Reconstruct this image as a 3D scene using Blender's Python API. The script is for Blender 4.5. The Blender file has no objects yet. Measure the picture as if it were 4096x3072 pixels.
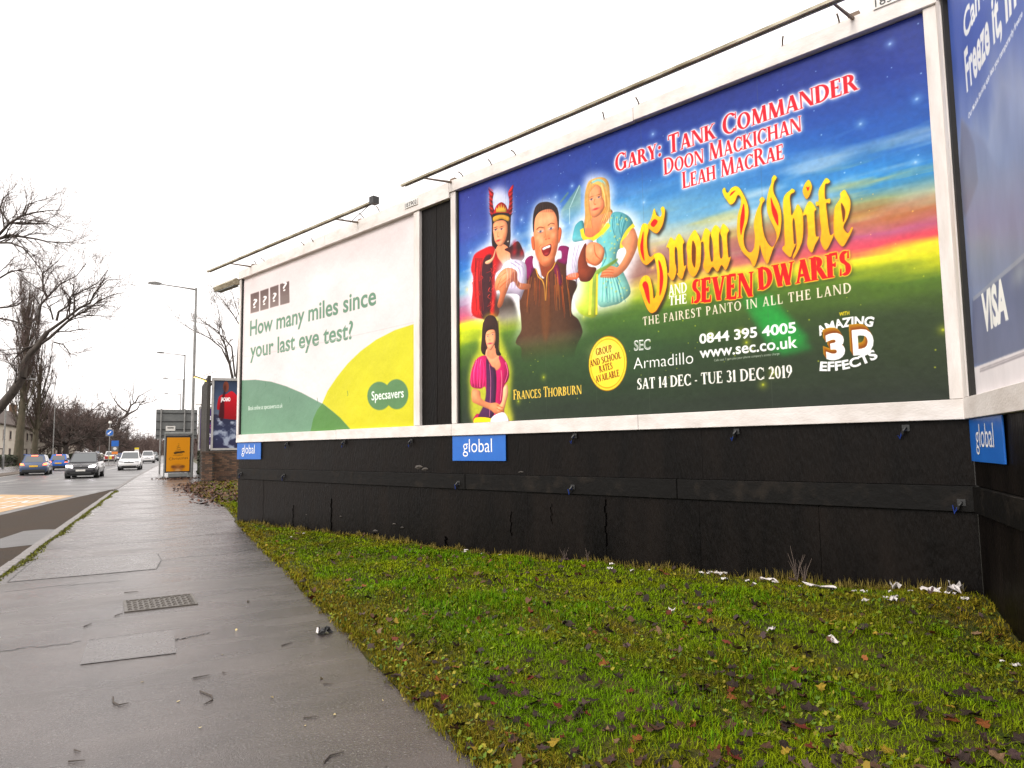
import bpy, bmesh, math, random
import numpy as np
from math import radians as rad, sin, cos, pi
from mathutils import Matrix, Vector

sc = bpy.context.scene
# ---------------------------------------------------------------- camera, sky, sun, exposure
EYE = 1.46
cam_d = bpy.data.cameras.new('camera'); cam = bpy.data.objects.new('camera', cam_d); sc.collection.objects.link(cam); sc.camera = cam
cam_d.sensor_width = 36.0; cam_d.lens = 36.0 * 2800 / 4096; cam_d.clip_start = .05; cam_d.clip_end = 3000
yaw, pitch, roll = rad(26.2), .0905, -.0135
_f = Vector((0, cos(pitch), sin(pitch))); _u = Vector((0, -sin(pitch), cos(pitch))); _r = Vector((1, 0, 0))
_r2 = _r * cos(roll) + _u * sin(roll); _u2 = -_r * sin(roll) + _u * cos(roll)
_R = Matrix((_r2, _u2, -_f)).transposed().to_4x4()
cam.matrix_world = Matrix.Translation((0, 0, EYE)) @ Matrix.Rotation(-yaw, 4, 'Z') @ _R

SUN_EL, SUN_AZ = rad(38), rad(-112)             # azimuth clockwise from the street direction: high on the left, a little behind
w = bpy.data.worlds.new('World'); sc.world = w; w.use_nodes = True
nt = w.node_tree; nt.nodes.clear()
sky = nt.nodes.new('ShaderNodeTexSky'); sky.sky_type = 'NISHITA'; sky.sun_disc = False
sky.sun_elevation = SUN_EL; sky.sun_rotation = SUN_AZ; sky.air_density = 1.; sky.dust_density = 6.; sky.ozone_density = 1.
hs = nt.nodes.new('ShaderNodeHueSaturation'); hs.inputs['Saturation'].default_value = .12
mx = nt.nodes.new('ShaderNodeMix'); mx.data_type = 'RGBA'; mx.inputs[0].default_value = .8
mx.inputs[7].default_value = (8.85, 8.35, 8.12, 1)   # the even cloud layer under the clear sky
bg = nt.nodes.new('ShaderNodeBackground'); bg.inputs[1].default_value = .15
ow = nt.nodes.new('ShaderNodeOutputWorld')
nt.links.new(sky.outputs[0], hs.inputs['Color']); nt.links.new(hs.outputs[0], mx.inputs[6]); nt.links.new(mx.outputs[2], bg.inputs[0]); nt.links.new(bg.outputs[0], ow.inputs[0])
sd = bpy.data.lights.new('sun', 'SUN'); sd.energy = 1.0; sd.angle = rad(25); sd.color = (1, .96, .9)
sun = bpy.data.objects.new('sun', sd); sc.collection.objects.link(sun)
_d = Vector((sin(SUN_AZ) * cos(SUN_EL), cos(SUN_AZ) * cos(SUN_EL), sin(SUN_EL)))
sun.rotation_euler = _d.to_track_quat('Z', 'Y').to_euler()
sc.view_settings.view_transform = 'Standard'; sc.view_settings.look = 'None'; sc.view_settings.gamma = 1; sc.view_settings.use_curve_mapping = False
sc.view_settings.exposure = .62
sc.render.engine = 'CYCLES'; sc.cycles.max_bounces = 6; sc.cycles.diffuse_bounces = 3; sc.cycles.glossy_bounces = 3; sc.cycles.caustics_reflective = False; sc.cycles.caustics_refractive = False
sc.cycles.use_denoising = True

# ---------------------------------------------------------------- helpers
random.seed(7); RNG = np.random.default_rng(7)
COL = sc.collection
def empty(name, loc=(0, 0, 0), rz=0.):
    o = bpy.data.objects.new(name, None); o.location = loc; o.rotation_euler = (0, 0, rz); o.empty_display_size = .1; COL.objects.link(o); return o
def tag(o, label=None, cat=None, group=None, kind=None):
    if label: o['label'] = label
    if cat: o['category'] = cat
    if group: o['group'] = group
    if kind: o['kind'] = kind
    return o
def thing(name, label, cat, loc=(0, 0, 0), rz=0., group=None): return tag(empty(name, loc, rz), label, cat, group)
def link_mesh(name, me, mat=None, parent=None):
    o = bpy.data.objects.new(name, me); COL.objects.link(o)
    if mat is not None and not me.materials: me.materials.append(mat)
    if parent is not None: o.parent = parent
    return o
def raw(name, V, F, mat, parent=None, smooth=False):
    me = bpy.data.meshes.new(name); V = np.asarray(V, float)
    me.from_pydata(V.tolist() if len(V) < 200000 else V, [], F if isinstance(F, list) else F.tolist()); me.update()
    if smooth: me.polygons.foreach_set('use_smooth', [True] * len(me.polygons))
    return link_mesh(name, me, mat, parent)
def fast_mesh(name, V, F):
    """all faces with the same number of corners, straight from arrays"""
    V = np.asarray(V, np.float32); F = np.asarray(F, np.int32); k = F.shape[1]
    me = bpy.data.meshes.new(name); me.vertices.add(len(V)); me.vertices.foreach_set('co', V.ravel())
    me.loops.add(F.size); me.loops.foreach_set('vertex_index', F.ravel()); me.polygons.add(len(F))
    me.polygons.foreach_set('loop_start', np.arange(0, F.size, k, dtype=np.int32)); me.polygons.foreach_set('loop_total', np.full(len(F), k, np.int32))
    me.update(calc_edges=True); return me
class MB:
    """collects boxes, prisms and tubes into one mesh"""
    def __init__(s): s.v = []; s.f = []; s.n = 0
    def add(s, V, F):
        s.v.append(np.asarray(V, float)); s.f += [[i + s.n for i in q] for q in F]; s.n += len(V); return s
    def box(s, x0, x1, y0, y1, z0, z1):
        V = [(x, y, z) for z in (z0, z1) for y in (y0, y1) for x in (x0, x1)]
        return s.add(V, [[0, 2, 3, 1], [4, 5, 7, 6], [0, 1, 5, 4], [2, 6, 7, 3], [0, 4, 6, 2], [1, 3, 7, 5]])
    def prism(s, pts, a, b, ax='z'):
        """polygon pts extruded from a to b along ax"""
        n = len(pts); mk = {'z': lambda p, h: (p[0], p[1], h), 'y': lambda p, h: (p[0], h, p[1]), 'x': lambda p, h: (h, p[0], p[1])}[ax]
        V = [mk(p, a) for p in pts] + [mk(p, b) for p in pts]
        return s.add(V, [list(range(n))[::-1], list(range(n, 2 * n))] + [[i, (i + 1) % n, n + (i + 1) % n, n + i] for i in range(n)])
    def tube(s, P, R, n=8, cap=True):
        P = [Vector(p) for p in P]; R = R if hasattr(R, '__len__') else [R] * len(P); V = []
        for i, p in enumerate(P):
            d = (P[min(i + 1, len(P) - 1)] - P[max(i - 1, 0)]).normalized(); a = d.orthogonal().normalized() if i == 0 else (a - d * a.dot(d)).normalized(); b = d.cross(a)
            V += [p + (a * cos(2 * pi * k / n) + b * sin(2 * pi * k / n)) * R[i] for k in range(n)]
        F = [[i * n + k, i * n + (k + 1) % n, (i + 1) * n + (k + 1) % n, (i + 1) * n + k] for i in range(len(P) - 1) for k in range(n)]
        if cap: F += [list(range(n))[::-1], list(range((len(P) - 1) * n, len(P) * n))]
        return s.add(V, F)
    def build(s, name, mat, parent=None, smooth=False, bevel=0.):
        o = raw(name, np.concatenate(s.v), s.f, mat, parent, smooth)
        if bevel:
            bm = bmesh.new(); bm.from_mesh(o.data)
            bmesh.ops.bevel(bm, geom=list(bm.edges), offset=bevel, segments=1, affect='EDGES'); bm.to_mesh(o.data); bm.free()
        return o
def box(name, mat, parent, *a, bevel=0.): return MB().box(*a).build(name, mat, parent, bevel=bevel)

def mat(name, c1, c2=None, sc_=8., rough=.7, rough2=None, bump=0., bsc=None, metal=0., detail=4., stretch=(1, 1, 1), spec=.5, contrast=(.35, .65), coat=0., emit=None, estr=0., speck=None, speck_sc=300., speck_t=(.6, .72), coords='Object'):
    m = bpy.data.materials.new(name); m.use_nodes = True; t = m.node_tree; b = t.nodes['Principled BSDF']; L = t.links.new
    b.inputs['Metallic'].default_value = metal; b.inputs['Specular IOR Level'].default_value = spec; b.inputs['Roughness'].default_value = rough
    b.inputs['Coat Weight'].default_value = coat; b.inputs['Base Color'].default_value = (*c1, 1)
    if emit: b.inputs['Emission Color'].default_value = (*emit, 1); b.inputs['Emission Strength'].default_value = estr
    if c2 is None and not bump and not speck: return m
    tc = t.nodes.new('ShaderNodeTexCoord'); mp = t.nodes.new('ShaderNodeMapping'); mp.inputs['Scale'].default_value = stretch; L(tc.outputs[coords], mp.inputs[0])
    nz = t.nodes.new('ShaderNodeTexNoise'); nz.inputs['Scale'].default_value = sc_; nz.inputs['Detail'].default_value = detail; nz.inputs['Roughness'].default_value = .6; L(mp.outputs[0], nz.inputs['Vector'])
    mr = t.nodes.new('ShaderNodeMapRange'); mr.inputs[1].default_value, mr.inputs[2].default_value = contrast; L(nz.outputs[0], mr.inputs[0])
    if c2 is not None:
        mi = t.nodes.new('ShaderNodeMix'); mi.data_type = 'RGBA'; mi.inputs[6].default_value = (*c1, 1); mi.inputs[7].default_value = (*c2, 1); L(mr.outputs[0], mi.inputs[0]); out = mi.outputs[2]
        if speck:
            vn = t.nodes.new('ShaderNodeTexNoise'); vn.inputs['Scale'].default_value = speck_sc; vn.inputs['Detail'].default_value = 1; L(tc.outputs[coords], vn.inputs['Vector'])
            vr = t.nodes.new('ShaderNodeMapRange'); vr.inputs[1].default_value, vr.inputs[2].default_value = speck_t; L(vn.outputs[0], vr.inputs[0])
            m2 = t.nodes.new('ShaderNodeMix'); m2.data_type = 'RGBA'; L(vr.outputs[0], m2.inputs[0]); L(out, m2.inputs[6]); m2.inputs[7].default_value = (*speck, 1); out = m2.outputs[2]
        L(out, b.inputs['Base Color'])
    if rough2 is not None:
        m3 = t.nodes.new('ShaderNodeMapRange'); m3.inputs[3].default_value = rough; m3.inputs[4].default_value = rough2; L(mr.outputs[0], m3.inputs[0]); L(m3.outputs[0], b.inputs['Roughness'])
    if bump:
        bz = t.nodes.new('ShaderNodeTexNoise'); bz.inputs['Scale'].default_value = bsc or sc_ * 4; bz.inputs['Detail'].default_value = 3; L(mp.outputs[0], bz.inputs['Vector'])
        bp = t.nodes.new('ShaderNodeBump'); bp.inputs['Strength'].default_value = bump; bp.inputs['Distance'].default_value = .02; L(bz.outputs[0], bp.inputs['Height']); L(bp.outputs[0], b.inputs['Normal'])
    return m
def tint_mat(name, rough=.7, spec=.3, attr='tint', trans=0.):
    """colour carried by the blades and leaves themselves"""
    m = bpy.data.materials.new(name); m.use_nodes = True; t = m.node_tree; b = t.nodes['Principled BSDF']
    a = t.nodes.new('ShaderNodeAttribute'); a.attribute_name = attr; t.links.new(a.outputs[0], b.inputs['Base Color'])
    b.inputs['Roughness'].default_value = rough; b.inputs['Specular IOR Level'].default_value = spec
    return m
def print_mat(name, img, rough=.45, bump=.12):
    m = bpy.data.materials.new(name); m.use_nodes = True; t = m.node_tree; b = t.nodes['Principled BSDF']
    uv = t.nodes.new('ShaderNodeUVMap'); im = t.nodes.new('ShaderNodeTexImage'); im.image = img; im.extension = 'EXTEND'
    t.links.new(uv.outputs[0], im.inputs[0]); t.links.new(im.outputs[0], b.inputs['Base Color'])
    b.inputs['Roughness'].default_value = rough; b.inputs['Specular IOR Level'].default_value = .2
    tc = t.nodes.new('ShaderNodeTexCoord'); nz = t.nodes.new('ShaderNodeTexNoise'); nz.inputs['Scale'].default_value = 2.2; nz.inputs['Detail'].default_value = 5; t.links.new(tc.outputs['Object'], nz.inputs['Vector'])
    bp = t.nodes.new('ShaderNodeBump'); bp.inputs['Strength'].default_value = bump; bp.inputs['Distance'].default_value = .05; t.links.new(nz.outputs[0], bp.inputs['Height']); t.links.new(bp.outputs[0], b.inputs['Normal'])
    return m
def poster_sheet(name, mt, parent, a0, a1, z0, z1, y, nx=40, nz=20, wob=.004, sag=None):
    """a pasted paper sheet with slight waves; u runs from a0 to a1"""
    V = []; UV = []
    rg = np.random.default_rng(len(name))
    ph = rg.random(6) * 6
    for j in range(nz + 1):
        for i in range(nx + 1):
            u, v = i / nx, j / nz
            o = wob * (sin(u * 23 + ph[0] + 2 * sin(v * 5)) * .5 + sin(v * 17 + ph[1] + u * 9) * .5) * min(1, 8 * u, 8 * (1 - u), 8 * v, 8 * (1 - v))
            V.append((a0 + (a1 - a0) * u, y + o, z0 + (z1 - z0) * v)); UV.append((u, v))
    F = [[j * (nx + 1) + i, j * (nx + 1) + i + 1, (j + 1) * (nx + 1) + i + 1, (j + 1) * (nx + 1) + i] for j in range(nz) for i in range(nx)]
    o = raw(name, V, F, mt, parent, True); ul = o.data.uv_layers.new(name='UVMap')
    vi = np.empty(len(o.data.loops), int); o.data.loops.foreach_get('vertex_index', vi)
    ul.data.foreach_set('uv', np.asarray(UV)[vi].ravel()); return o
def lettering(name, text, mt, parent, x0, x1, zbase, h, y, flip=1, thick=.003, bold=.0):
    """raised letters on a vertical plate in the local x-z plane; they read towards flip*y"""
    v, f = sans_text(text, bold); W = v[:, 0].max()
    n = len(v); A = np.stack([x0 + v[:, 0] / W * (x1 - x0), np.full(n, y), zbase + v[:, 1] * h], 1); B_ = A.copy(); B_[:, 1] += flip * thick
    return raw(name, np.concatenate([A, B_]), [list(map(int, q)) for q in (f + n)], mt, parent)
# ---------------------------------------------------------------- printed posters (flat print painted into generated images)
def raster(shape, polys, ox=0, oy=0, ss=4):
    """even-odd coverage of polygons, analytic in x, ss sub-rows in y"""
    h, w = shape
    E = []
    for p in polys:
        p = np.asarray(p, float) - (ox, oy)
        q = np.roll(p, -1, 0)
        E.append(np.concatenate([p, q], 1))
    E = np.concatenate(E, 0)
    E = E[np.abs(E[:, 1] - E[:, 3]) > 1e-9]
    out = np.zeros((h, w + 2))
    if len(E) == 0:
        return out[:, :w]
    ys = (np.arange(h * ss) + .5) / ss
    lo = np.minimum(E[:, 1], E[:, 3]); hi = np.maximum(E[:, 1], E[:, 3])
    m = (ys[:, None] >= lo) & (ys[:, None] < hi)
    t = (ys[:, None] - E[:, 1]) / (E[:, 3] - E[:, 1])
    xs = np.where(m, E[:, 0] + t * (E[:, 2] - E[:, 0]), np.inf)
    xs.sort(1)
    n = int(m.sum(1).max()) if m.size else 0
    rows = np.arange(h * ss) // ss
    for k in range(0, n, 2):
        a = xs[:, k]; b = xs[:, k + 1] if k + 1 < xs.shape[1] else np.full_like(a, np.inf)
        ok = np.isfinite(a) & np.isfinite(b)
        r = rows[ok]
        for v, sg in ((np.clip(a[ok], 0, w), 1.), (np.clip(b[ok], 0, w), -1.)):
            i = np.floor(v).astype(int); f = v - i
            np.add.at(out, (r, i), sg * (1 - f) / ss)
            np.add.at(out, (r, np.minimum(i + 1, w + 1)), sg * f / ss)
    return np.clip(np.cumsum(out, 1)[:, :w], 0, 1)

def blur(a, s):
    if s < .3: return a
    r = int(np.ceil(s * 2.6)); k = np.exp(-.5 * (np.arange(-r, r + 1) / s) ** 2); k /= k.sum()
    for ax in (0, 1):
        pad = [(0, 0)] * a.ndim; pad[ax] = (r, r)
        p = np.pad(a, pad, mode='edge'); o = np.zeros_like(a)
        for i, kk in enumerate(k):
            o += kk * (p[i:i + a.shape[0]] if ax == 0 else p[:, i:i + a.shape[1]])
        a = o
    return a

def smooth(pts, n=5):
    p = np.asarray(pts, float); N = len(p)
    t = np.linspace(0, 1, n, endpoint=False)[:, None]
    out = []
    for i in range(N):
        a, b, c, d = p[i - 1], p[i], p[(i + 1) % N], p[(i + 2) % N]
        out.append(.5 * (2 * b + (c - a) * t + (2 * a - 5 * b + 4 * c - d) * t ** 2 + (3 * b - a - 3 * c + d) * t ** 3))
    return np.concatenate(out)

def stroke(pts, w0, w1=None):
    """a tapering ribbon along an open path"""
    w1 = w0 if w1 is None else w1
    p = np.asarray(pts, float)
    if len(p) > 2:
        q = np.concatenate([p[:1], p, p[-1:]]); t = np.linspace(0, 1, 5, endpoint=False)[:, None]; o = []
        for i in range(1, len(q) - 2):
            a, b, c, d = q[i - 1], q[i], q[i + 1], q[i + 2]
            o.append(.5 * (2 * b + (c - a) * t + (2 * a - 5 * b + 4 * c - d) * t ** 2 + (3 * b - a - 3 * c + d) * t ** 3))
        p = np.concatenate(o + [p[-1:]])
    d = np.gradient(p, axis=0); d /= np.linalg.norm(d, axis=1)[:, None] + 1e-9
    nn = np.stack([-d[:, 1], d[:, 0]], 1) * np.linspace(w0, w1, len(p))[:, None] / 2
    return np.concatenate([p + nn, (p - nn)[::-1]])

# ---- letterforms: capitals with serifs drawn from stems, bowls and hairlines (unit cap height, y up)
def serif_glyph(ch, T=.17, t=.06, S=.045, sw=.075):
    def seg(x0, y0, x1, y1, w): return [(x0 - w / 2, y0), (x0 + w / 2, y0), (x1 + w / 2, y1), (x1 - w / 2, y1)]
    def hb(x0, x1, y, w=None):
        w = w or t
        return [(x0, y - w / 2), (x1, y - w / 2), (x1, y + w / 2), (x0, y + w / 2)]
    def sf(x, w, top): y0 = 1 - S if top else 0; return [(x - w / 2 - sw, y0), (x + w / 2 + sw, y0), (x + w / 2 + sw, y0 + S), (x - w / 2 - sw, y0 + S)]
    def stem(x): return [seg(x, 0, x, 1, T), sf(x, T, 0), sf(x, T, 1)]
    def thin(x): return [seg(x, 0, x, 1, t), sf(x, t, 0), sf(x, t, 1)]
    def arc(cx, cy, rx, ry, a0, a1, th=T, tn=t, n=22):
        a = np.radians(np.linspace(a0, a1, n))
        o = np.stack([cx + rx * np.cos(a), cy + ry * np.sin(a)], 1); i = np.stack([cx + (rx - th) * np.cos(a), cy + (ry - tn) * np.sin(a)], 1)
        return np.concatenate([o, i[::-1]])
    def tick(x, y0, y1): return [(x - t * .9, y0), (x, y0), (x, y1), (x - t * .5, y1)]
    g = {
        'A': (.84, [seg(.13, 0, .41, 1, t * 1.1), seg(.68, 0, .43, 1, T), hb(.22, .6, .32), sf(.13, t, 0), sf(.68, T, 0)]),
        'B': (.72, stem(.17) + [arc(.3, .75, .3, .25, -90, 90), arc(.3, .26, .36, .265, -90, 90), hb(.17, .3, .03), hb(.17, .3, .97), hb(.17, .32, .51)]),
        'C': (.8, [arc(.44, .5, .41, .52, 42, 318), tick(.77, .66, .98), tick(.77, .04, .3)]),
        'D': (.86, stem(.17) + [arc(.33, .5, .49, .5, -90, 90), hb(.17, .34, .03), hb(.17, .34, .97)]),
        'E': (.68, stem(.17) + [hb(.17, .6, .03), hb(.17, .56, .97), hb(.17, .46, .52), tick(.62, 0, .26), tick(.58, .76, 1), tick(.48, .42, .62)]),
        'F': (.62, stem(.17) + [hb(.17, .56, .97), hb(.17, .46, .52), tick(.58, .74, 1), tick(.48, .42, .62)]),
        'G': (.86, [arc(.44, .5, .41, .52, 42, 318), tick(.77, .66, .98), seg(.7, .05, .7, .42, T * .9), sf(.7, T * .6, 0)[:0] or hb(.55, .84, .43, S)]),
        'H': (.9, stem(.17) + stem(.71) + [hb(.17, .71, .51)]),
        'I': (.36, stem(.18)),
        'J': (.5, [seg(.3, .1, .3, 1, T), sf(.3, T, 1), arc(.12, .1, .26, .2, -140, 0, T, t)]),
        'K': (.84, stem(.17) + [seg(.2, .42, .66, 1, t * 1.1), seg(.7, 0, .34, .62, T), sf(.66, t, 1), sf(.7, T, 0)]),
        'L': (.66, stem(.17) + [hb(.17, .58, .03), tick(.61, 0, .28)]),
        'M': (1.06, [seg(.14, 0, .2, 1, t), seg(.52, 0, .22, 1, T), seg(.52, 0, .84, 1, t * 1.2), seg(.9, 0, .84, 1, T), sf(.14, t, 0), sf(.9, T, 0), sf(.2, t, 1), sf(.84, t, 1)]),
        'N': (.92, thin(.13) + [seg(.76, 0, .16, 1, T), seg(.78, 0, .78, 1, t), sf(.78, t, 1)]),
        'O': (.92, [arc(.46, .5, .43, .52, 0, 360, n=44)]),
        'P': (.7, stem(.17) + [arc(.3, .72, .34, .28, -90, 90), hb(.17, .3, .97), hb(.17, .3, .47)]),
        'Q': (.92, [arc(.46, .5, .43, .52, 0, 360, n=44), seg(.8, -.2, .5, .1, T)]),
        'R': (.82, stem(.17) + [arc(.3, .74, .32, .26, -90, 90), hb(.17, .3, .97), hb(.17, .3, .51), seg(.72, 0, .4, .52, T), sf(.74, T * .6, 0)]),
        'S': (.62, [arc(.31, .75, .26, .27, 50, 262, T * .95, t), arc(.31, .265, .28, .285, -130, 88, T * .95, t), seg(.15, .72, .48, .36, T * .9)[:0] or [(.12, .62), (.27, .7), (.52, .42), (.4, .32)], tick(.53, .68, 1), tick(.12, 0, .3)]),
        'T': (.74, stem(.37)[:2] + [hb(.06, .68, .97), tick(.1, .74, 1), tick(.7, .74, 1)]),
        'U': (.88, [seg(.17, .3, .17, 1, T), sf(.17, T, 1), seg(.71, .3, .71, 1, t), sf(.71, t, 1), arc(.43, .32, .345, .34, 180, 270), arc(.43, .32, .31, .34, 270, 360, t, t)]),
        'V': (.84, [seg(.42, 0, .15, 1, T), seg(.43, 0, .69, 1, t), sf(.15, T, 1), sf(.69, t, 1)]),
        'W': (1.2, [seg(.38, 0, .15, 1, T), seg(.39, 0, .6, 1, t), seg(.82, 0, .58, 1, T), seg(.83, 0, 1.06, 1, t), sf(.15, T, 1), sf(1.06, t, 1), sf(.58, t, 1)]),
        'X': (.84, [seg(.68, 0, .16, 1, T), seg(.14, 0, .68, 1, t)]),
        'Y': (.8, [seg(.4, 0, .4, .48, T), sf(.4, T, 0), seg(.4, .42, .14, 1, T), seg(.42, .44, .66, 1, t), sf(.14, T, 1), sf(.66, t, 1)]),
        'Z': (.7, [hb(.08, .62, .97), hb(.06, .64, .03), seg(.14, 0, .54, 1, T)]),
        '0': (.6, [arc(.3, .5, .27, .51, 0, 360, T * .9, t, 40)]),
        '1': (.42, [seg(.22, 0, .22, 1, T), sf(.22, T, 0), [(.04, .84), (.04, .8), (.22, .88), (.22, 1)]]),
        '2': (.6, [arc(.29, .72, .26, .29, -20, 160, T, t), [(.06, 0), (.2, .06), (.55, .56), (.4, .66)], hb(.05, .55, .06, .12)]),
        '3': (.58, [arc(.26, .76, .25, .25, -80, 150, T * .9, t), arc(.26, .28, .29, .29, -150, 85, T * .95, t)]),
        '4': (.6, [seg(.42, 0, .42, 1, T), sf(.42, T, 0), seg(.06, .28, .4, 1, t), hb(.03, .58, .29)]),
        '9': (.6, [arc(.29, .68, .26, .33, 0, 360, T * .9, t, 40), [(.12, 0), (.2, -.01), (.55, .45), (.53, .75), (.4, .5)]]),
        '-': (.36, [hb(.05, .3, .36, .1)]), ':': (.3, [arc(.14, .12, .09, .1, 0, 360, .089, .099, 14), arc(.14, .52, .09, .1, 0, 360, .089, .099, 14)]),
        ' ': (.34, []),
    }
    return g.get(ch, g[' '])

def serif_text(s, T=.17, t=.06, small=.78, track=.0):
    """list of polygon groups; lower case letters become small capitals; returns (groups, width)"""
    x = 0; out = []
    for ch in s:
        k = small if ch.islower() else 1
        adv, polys = serif_glyph(ch.upper(), T / k ** .5, t / k ** .4)
        out.append([np.asarray(p, float) * k + (x, 0) for p in polys])
        x += adv * k + track
    return out, x - track

def sans_text(s, bold=0.):
    """outline triangles of Blender's built-in sans, normalised to unit cap height"""
    cu = bpy.data.curves.new('lettering_source', 'FONT'); cu.body = s; cu.offset = bold; cu.resolution_u = 4
    ob = bpy.data.objects.new('lettering_source', cu); bpy.context.scene.collection.objects.link(ob)
    dg = bpy.context.evaluated_depsgraph_get(); me = ob.evaluated_get(dg).to_mesh()
    me.calc_loop_triangles()
    v = np.empty(len(me.vertices) * 3); me.vertices.foreach_get('co', v); v = v.reshape(-1, 3)[:, :2]
    f = np.empty(len(me.loop_triangles) * 3, int); me.loop_triangles.foreach_get('vertices', f); f = f.reshape(-1, 3)
    bpy.data.objects.remove(ob); bpy.data.curves.remove(cu)
    v = v / .729
    v[:, 0] -= v[:, 0].min()
    return v, f

class Print:
    def __init__(self, w, h, bg):
        self.w, self.h = w, h
        self.im = np.zeros((h, w, 3)); self.im[:] = np.array(bg) / 255.
        self.yy, self.xx = np.mgrid[0:h, 0:w].astype(float)
    def put(self, m, col, x0=0, y0=0):
        h, w = m.shape
        reg = self.im[y0:y0 + h, x0:x0 + w]
        c = np.asarray(col, float) / 255. if not (isinstance(col, np.ndarray) and col.ndim == 3) else col
        reg[:] = reg * (1 - m[..., None]) + c * m[..., None]
    def box(self, pts, pad):
        p = np.concatenate([np.asarray(q, float) for q in pts])
        x0 = int(max(0, np.floor(p[:, 0].min() - pad))); y0 = int(max(0, np.floor(p[:, 1].min() - pad)))
        x1 = int(min(self.w, np.ceil(p[:, 0].max() + pad) + 1)); y1 = int(min(self.h, np.ceil(p[:, 1].max() + pad) + 1))
        return x0, y0, max(x1, x0 + 1), max(y1, y0 + 1)
    def mask(self, polys, soft=0., grow=0., union=False):
        x0, y0, x1, y1 = self.box(polys, soft * 3 + grow * 3 + 2)
        x1 = min(x1, self.w); y1 = min(y1, self.h)
        if x1 <= x0 or y1 <= y0: return np.zeros((1, 1)), 0, 0
        if union:
            m = np.zeros((y1 - y0, x1 - x0))
            for p in polys: m = np.maximum(m, raster(m.shape, [p], x0, y0))
        else:
            m = raster((y1 - y0, x1 - x0), polys, x0, y0)
        if grow: m = np.clip(blur(m, grow) * 3.2, 0, 1)
        if soft: m = blur(m, soft)
        return m, x0, y0
    def poly(self, pts, col, soft=.6, a=1., sm=True, col2=None, holes=(), fade=None, vol=0.):
        P = [smooth(pts) if sm else pts] + [smooth(q) if sm else q for q in holes]
        m, x0, y0 = self.mask(P, soft)
        c = col
        yy = np.arange(y0, y0 + m.shape[0])
        if col2 is not None:
            p = np.asarray(pts); t = np.clip((yy - p[:, 1].min()) / (np.ptp(p[:, 1]) + 1e-6), 0, 1)[:, None, None]
            c = (np.array(col) * (1 - t) + np.array(col2) * t) / 255. * np.ones((1, m.shape[1], 1))
        if vol:                                                  # printed modelling: rounder towards the middle, lit from the upper left
            s = max(2., min(np.ptp(np.asarray(pts), 0)) * .12); bm = blur(m, s); gy, gx = np.gradient(bm)
            k = 1 + vol * ((bm - .78) * .9 + (gx * .8 + gy * .6) * s * 1.1)
            c = (np.array(c, float) / 255. if not (isinstance(c, np.ndarray) and c.ndim == 3) else c) * np.clip(k, .45, 1.3)[..., None] * np.ones((*m.shape, 1))
            c = np.clip(c, 0, 1)
        if fade: m = m * np.clip((fade[1] - yy) / (fade[1] - fade[0]), 0, 1)[:, None]
        self.put(m * a, c, x0, y0)
    def blob(self, x, y, rx, ry, col, a=1., rot=0., p=2.):
        r = max(rx, ry) * 2.6
        x0 = int(max(0, x - r)); y0 = int(max(0, y - r)); x1 = int(min(self.w, x + r + 1)); y1 = int(min(self.h, y + r + 1))
        if x1 <= x0 or y1 <= y0: return
        dx = self.xx[y0:y1, x0:x1] - x; dy = self.yy[y0:y1, x0:x1] - y
        c, s = np.cos(rot), np.sin(rot)
        d = ((dx * c + dy * s) / rx) ** 2 + ((-dx * s + dy * c) / ry) ** 2
        self.put(np.exp(-d ** (p / 2)) * a, col, x0, y0)
    def line(self, pts, w, col, w1=None, soft=.5, a=1.):
        m, x0, y0 = self.mask([stroke(pts, w, w1)], soft)
        self.put(m * a, col, x0, y0)
    def text_polys(self, s, x0, y0, x1, y1, h, kind, T=.17, t=.06, small=.78, track=0., bold=0., bow=0.):
        dx, dy = x1 - x0, y1 - y0; L = np.hypot(dx, dy); c, sn = dx / L, dy / L
        def tr(v, W):
            u = v[:, 0] / W * L; q = v[:, 1] * h
            k = bow * 4 * (u / L) * (1 - u / L); sl = bow * 4 * (1 - 2 * u / L) / L
            q2 = q + k; u2 = u - q * sl
            return np.stack([x0 + u2 * c + q2 * sn, y0 + u2 * sn - q2 * c], 1)
        if kind == 'serif':
            G, W = serif_text(s, T, t, small, track)
            return [tr(p, W) for g in G for p in g]
        v, f = sans_text(s, bold)
        v2 = tr(v, v[:, 0].max())
        return [v2[i] for i in f]
    def text(self, s, x0, y0, x1, y1, h, col, kind='serif', rim=None, halo=None, soft=.35, shadow=None, col2=None, **k):
        P = self.text_polys(s, x0, y0, x1, y1, h, kind, **k)
        bx0, by0, bx1, by1 = self.box(P, 24)
        m = np.zeros((by1 - by0, bx1 - bx0))
        for p in P:
            a0, b0, a1, b1 = self.box([p], 1)
            a1 = min(a1, bx1); b1 = min(b1, by1)
            if a1 <= a0 or b1 <= b0: continue
            q = raster((b1 - b0, a1 - a0), [p], a0, b0)
            r = m[b0 - by0:b1 - by0, a0 - bx0:a1 - bx0]
            if kind == 'serif': np.maximum(r, q, out=r)
            else: r += q
        m = np.clip(m, 0, 1)
        if shadow: self.put(blur(np.roll(np.roll(m, shadow[1], 0), shadow[0], 1), shadow[2]) * shadow[4], shadow[3], bx0, by0)
        if halo: self.put(np.clip(blur(m, halo[0]) * halo[2], 0, 1), halo[1], bx0, by0)
        if rim: self.put(np.clip(blur(m, rim[0]) * 4, 0, 1), rim[1], bx0, by0)
        self.put(blur(m, soft), col, bx0, by0)
    def image(self, name):
        im = bpy.data.images.new(name, self.w, self.h)
        a = np.ones((self.h, self.w, 4), np.float32); a[..., :3] = np.clip(self.im[::-1], 0, 1)
        im.pixels.foreach_set(a.ravel()); im.update(); im.pack()
        return im

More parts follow.
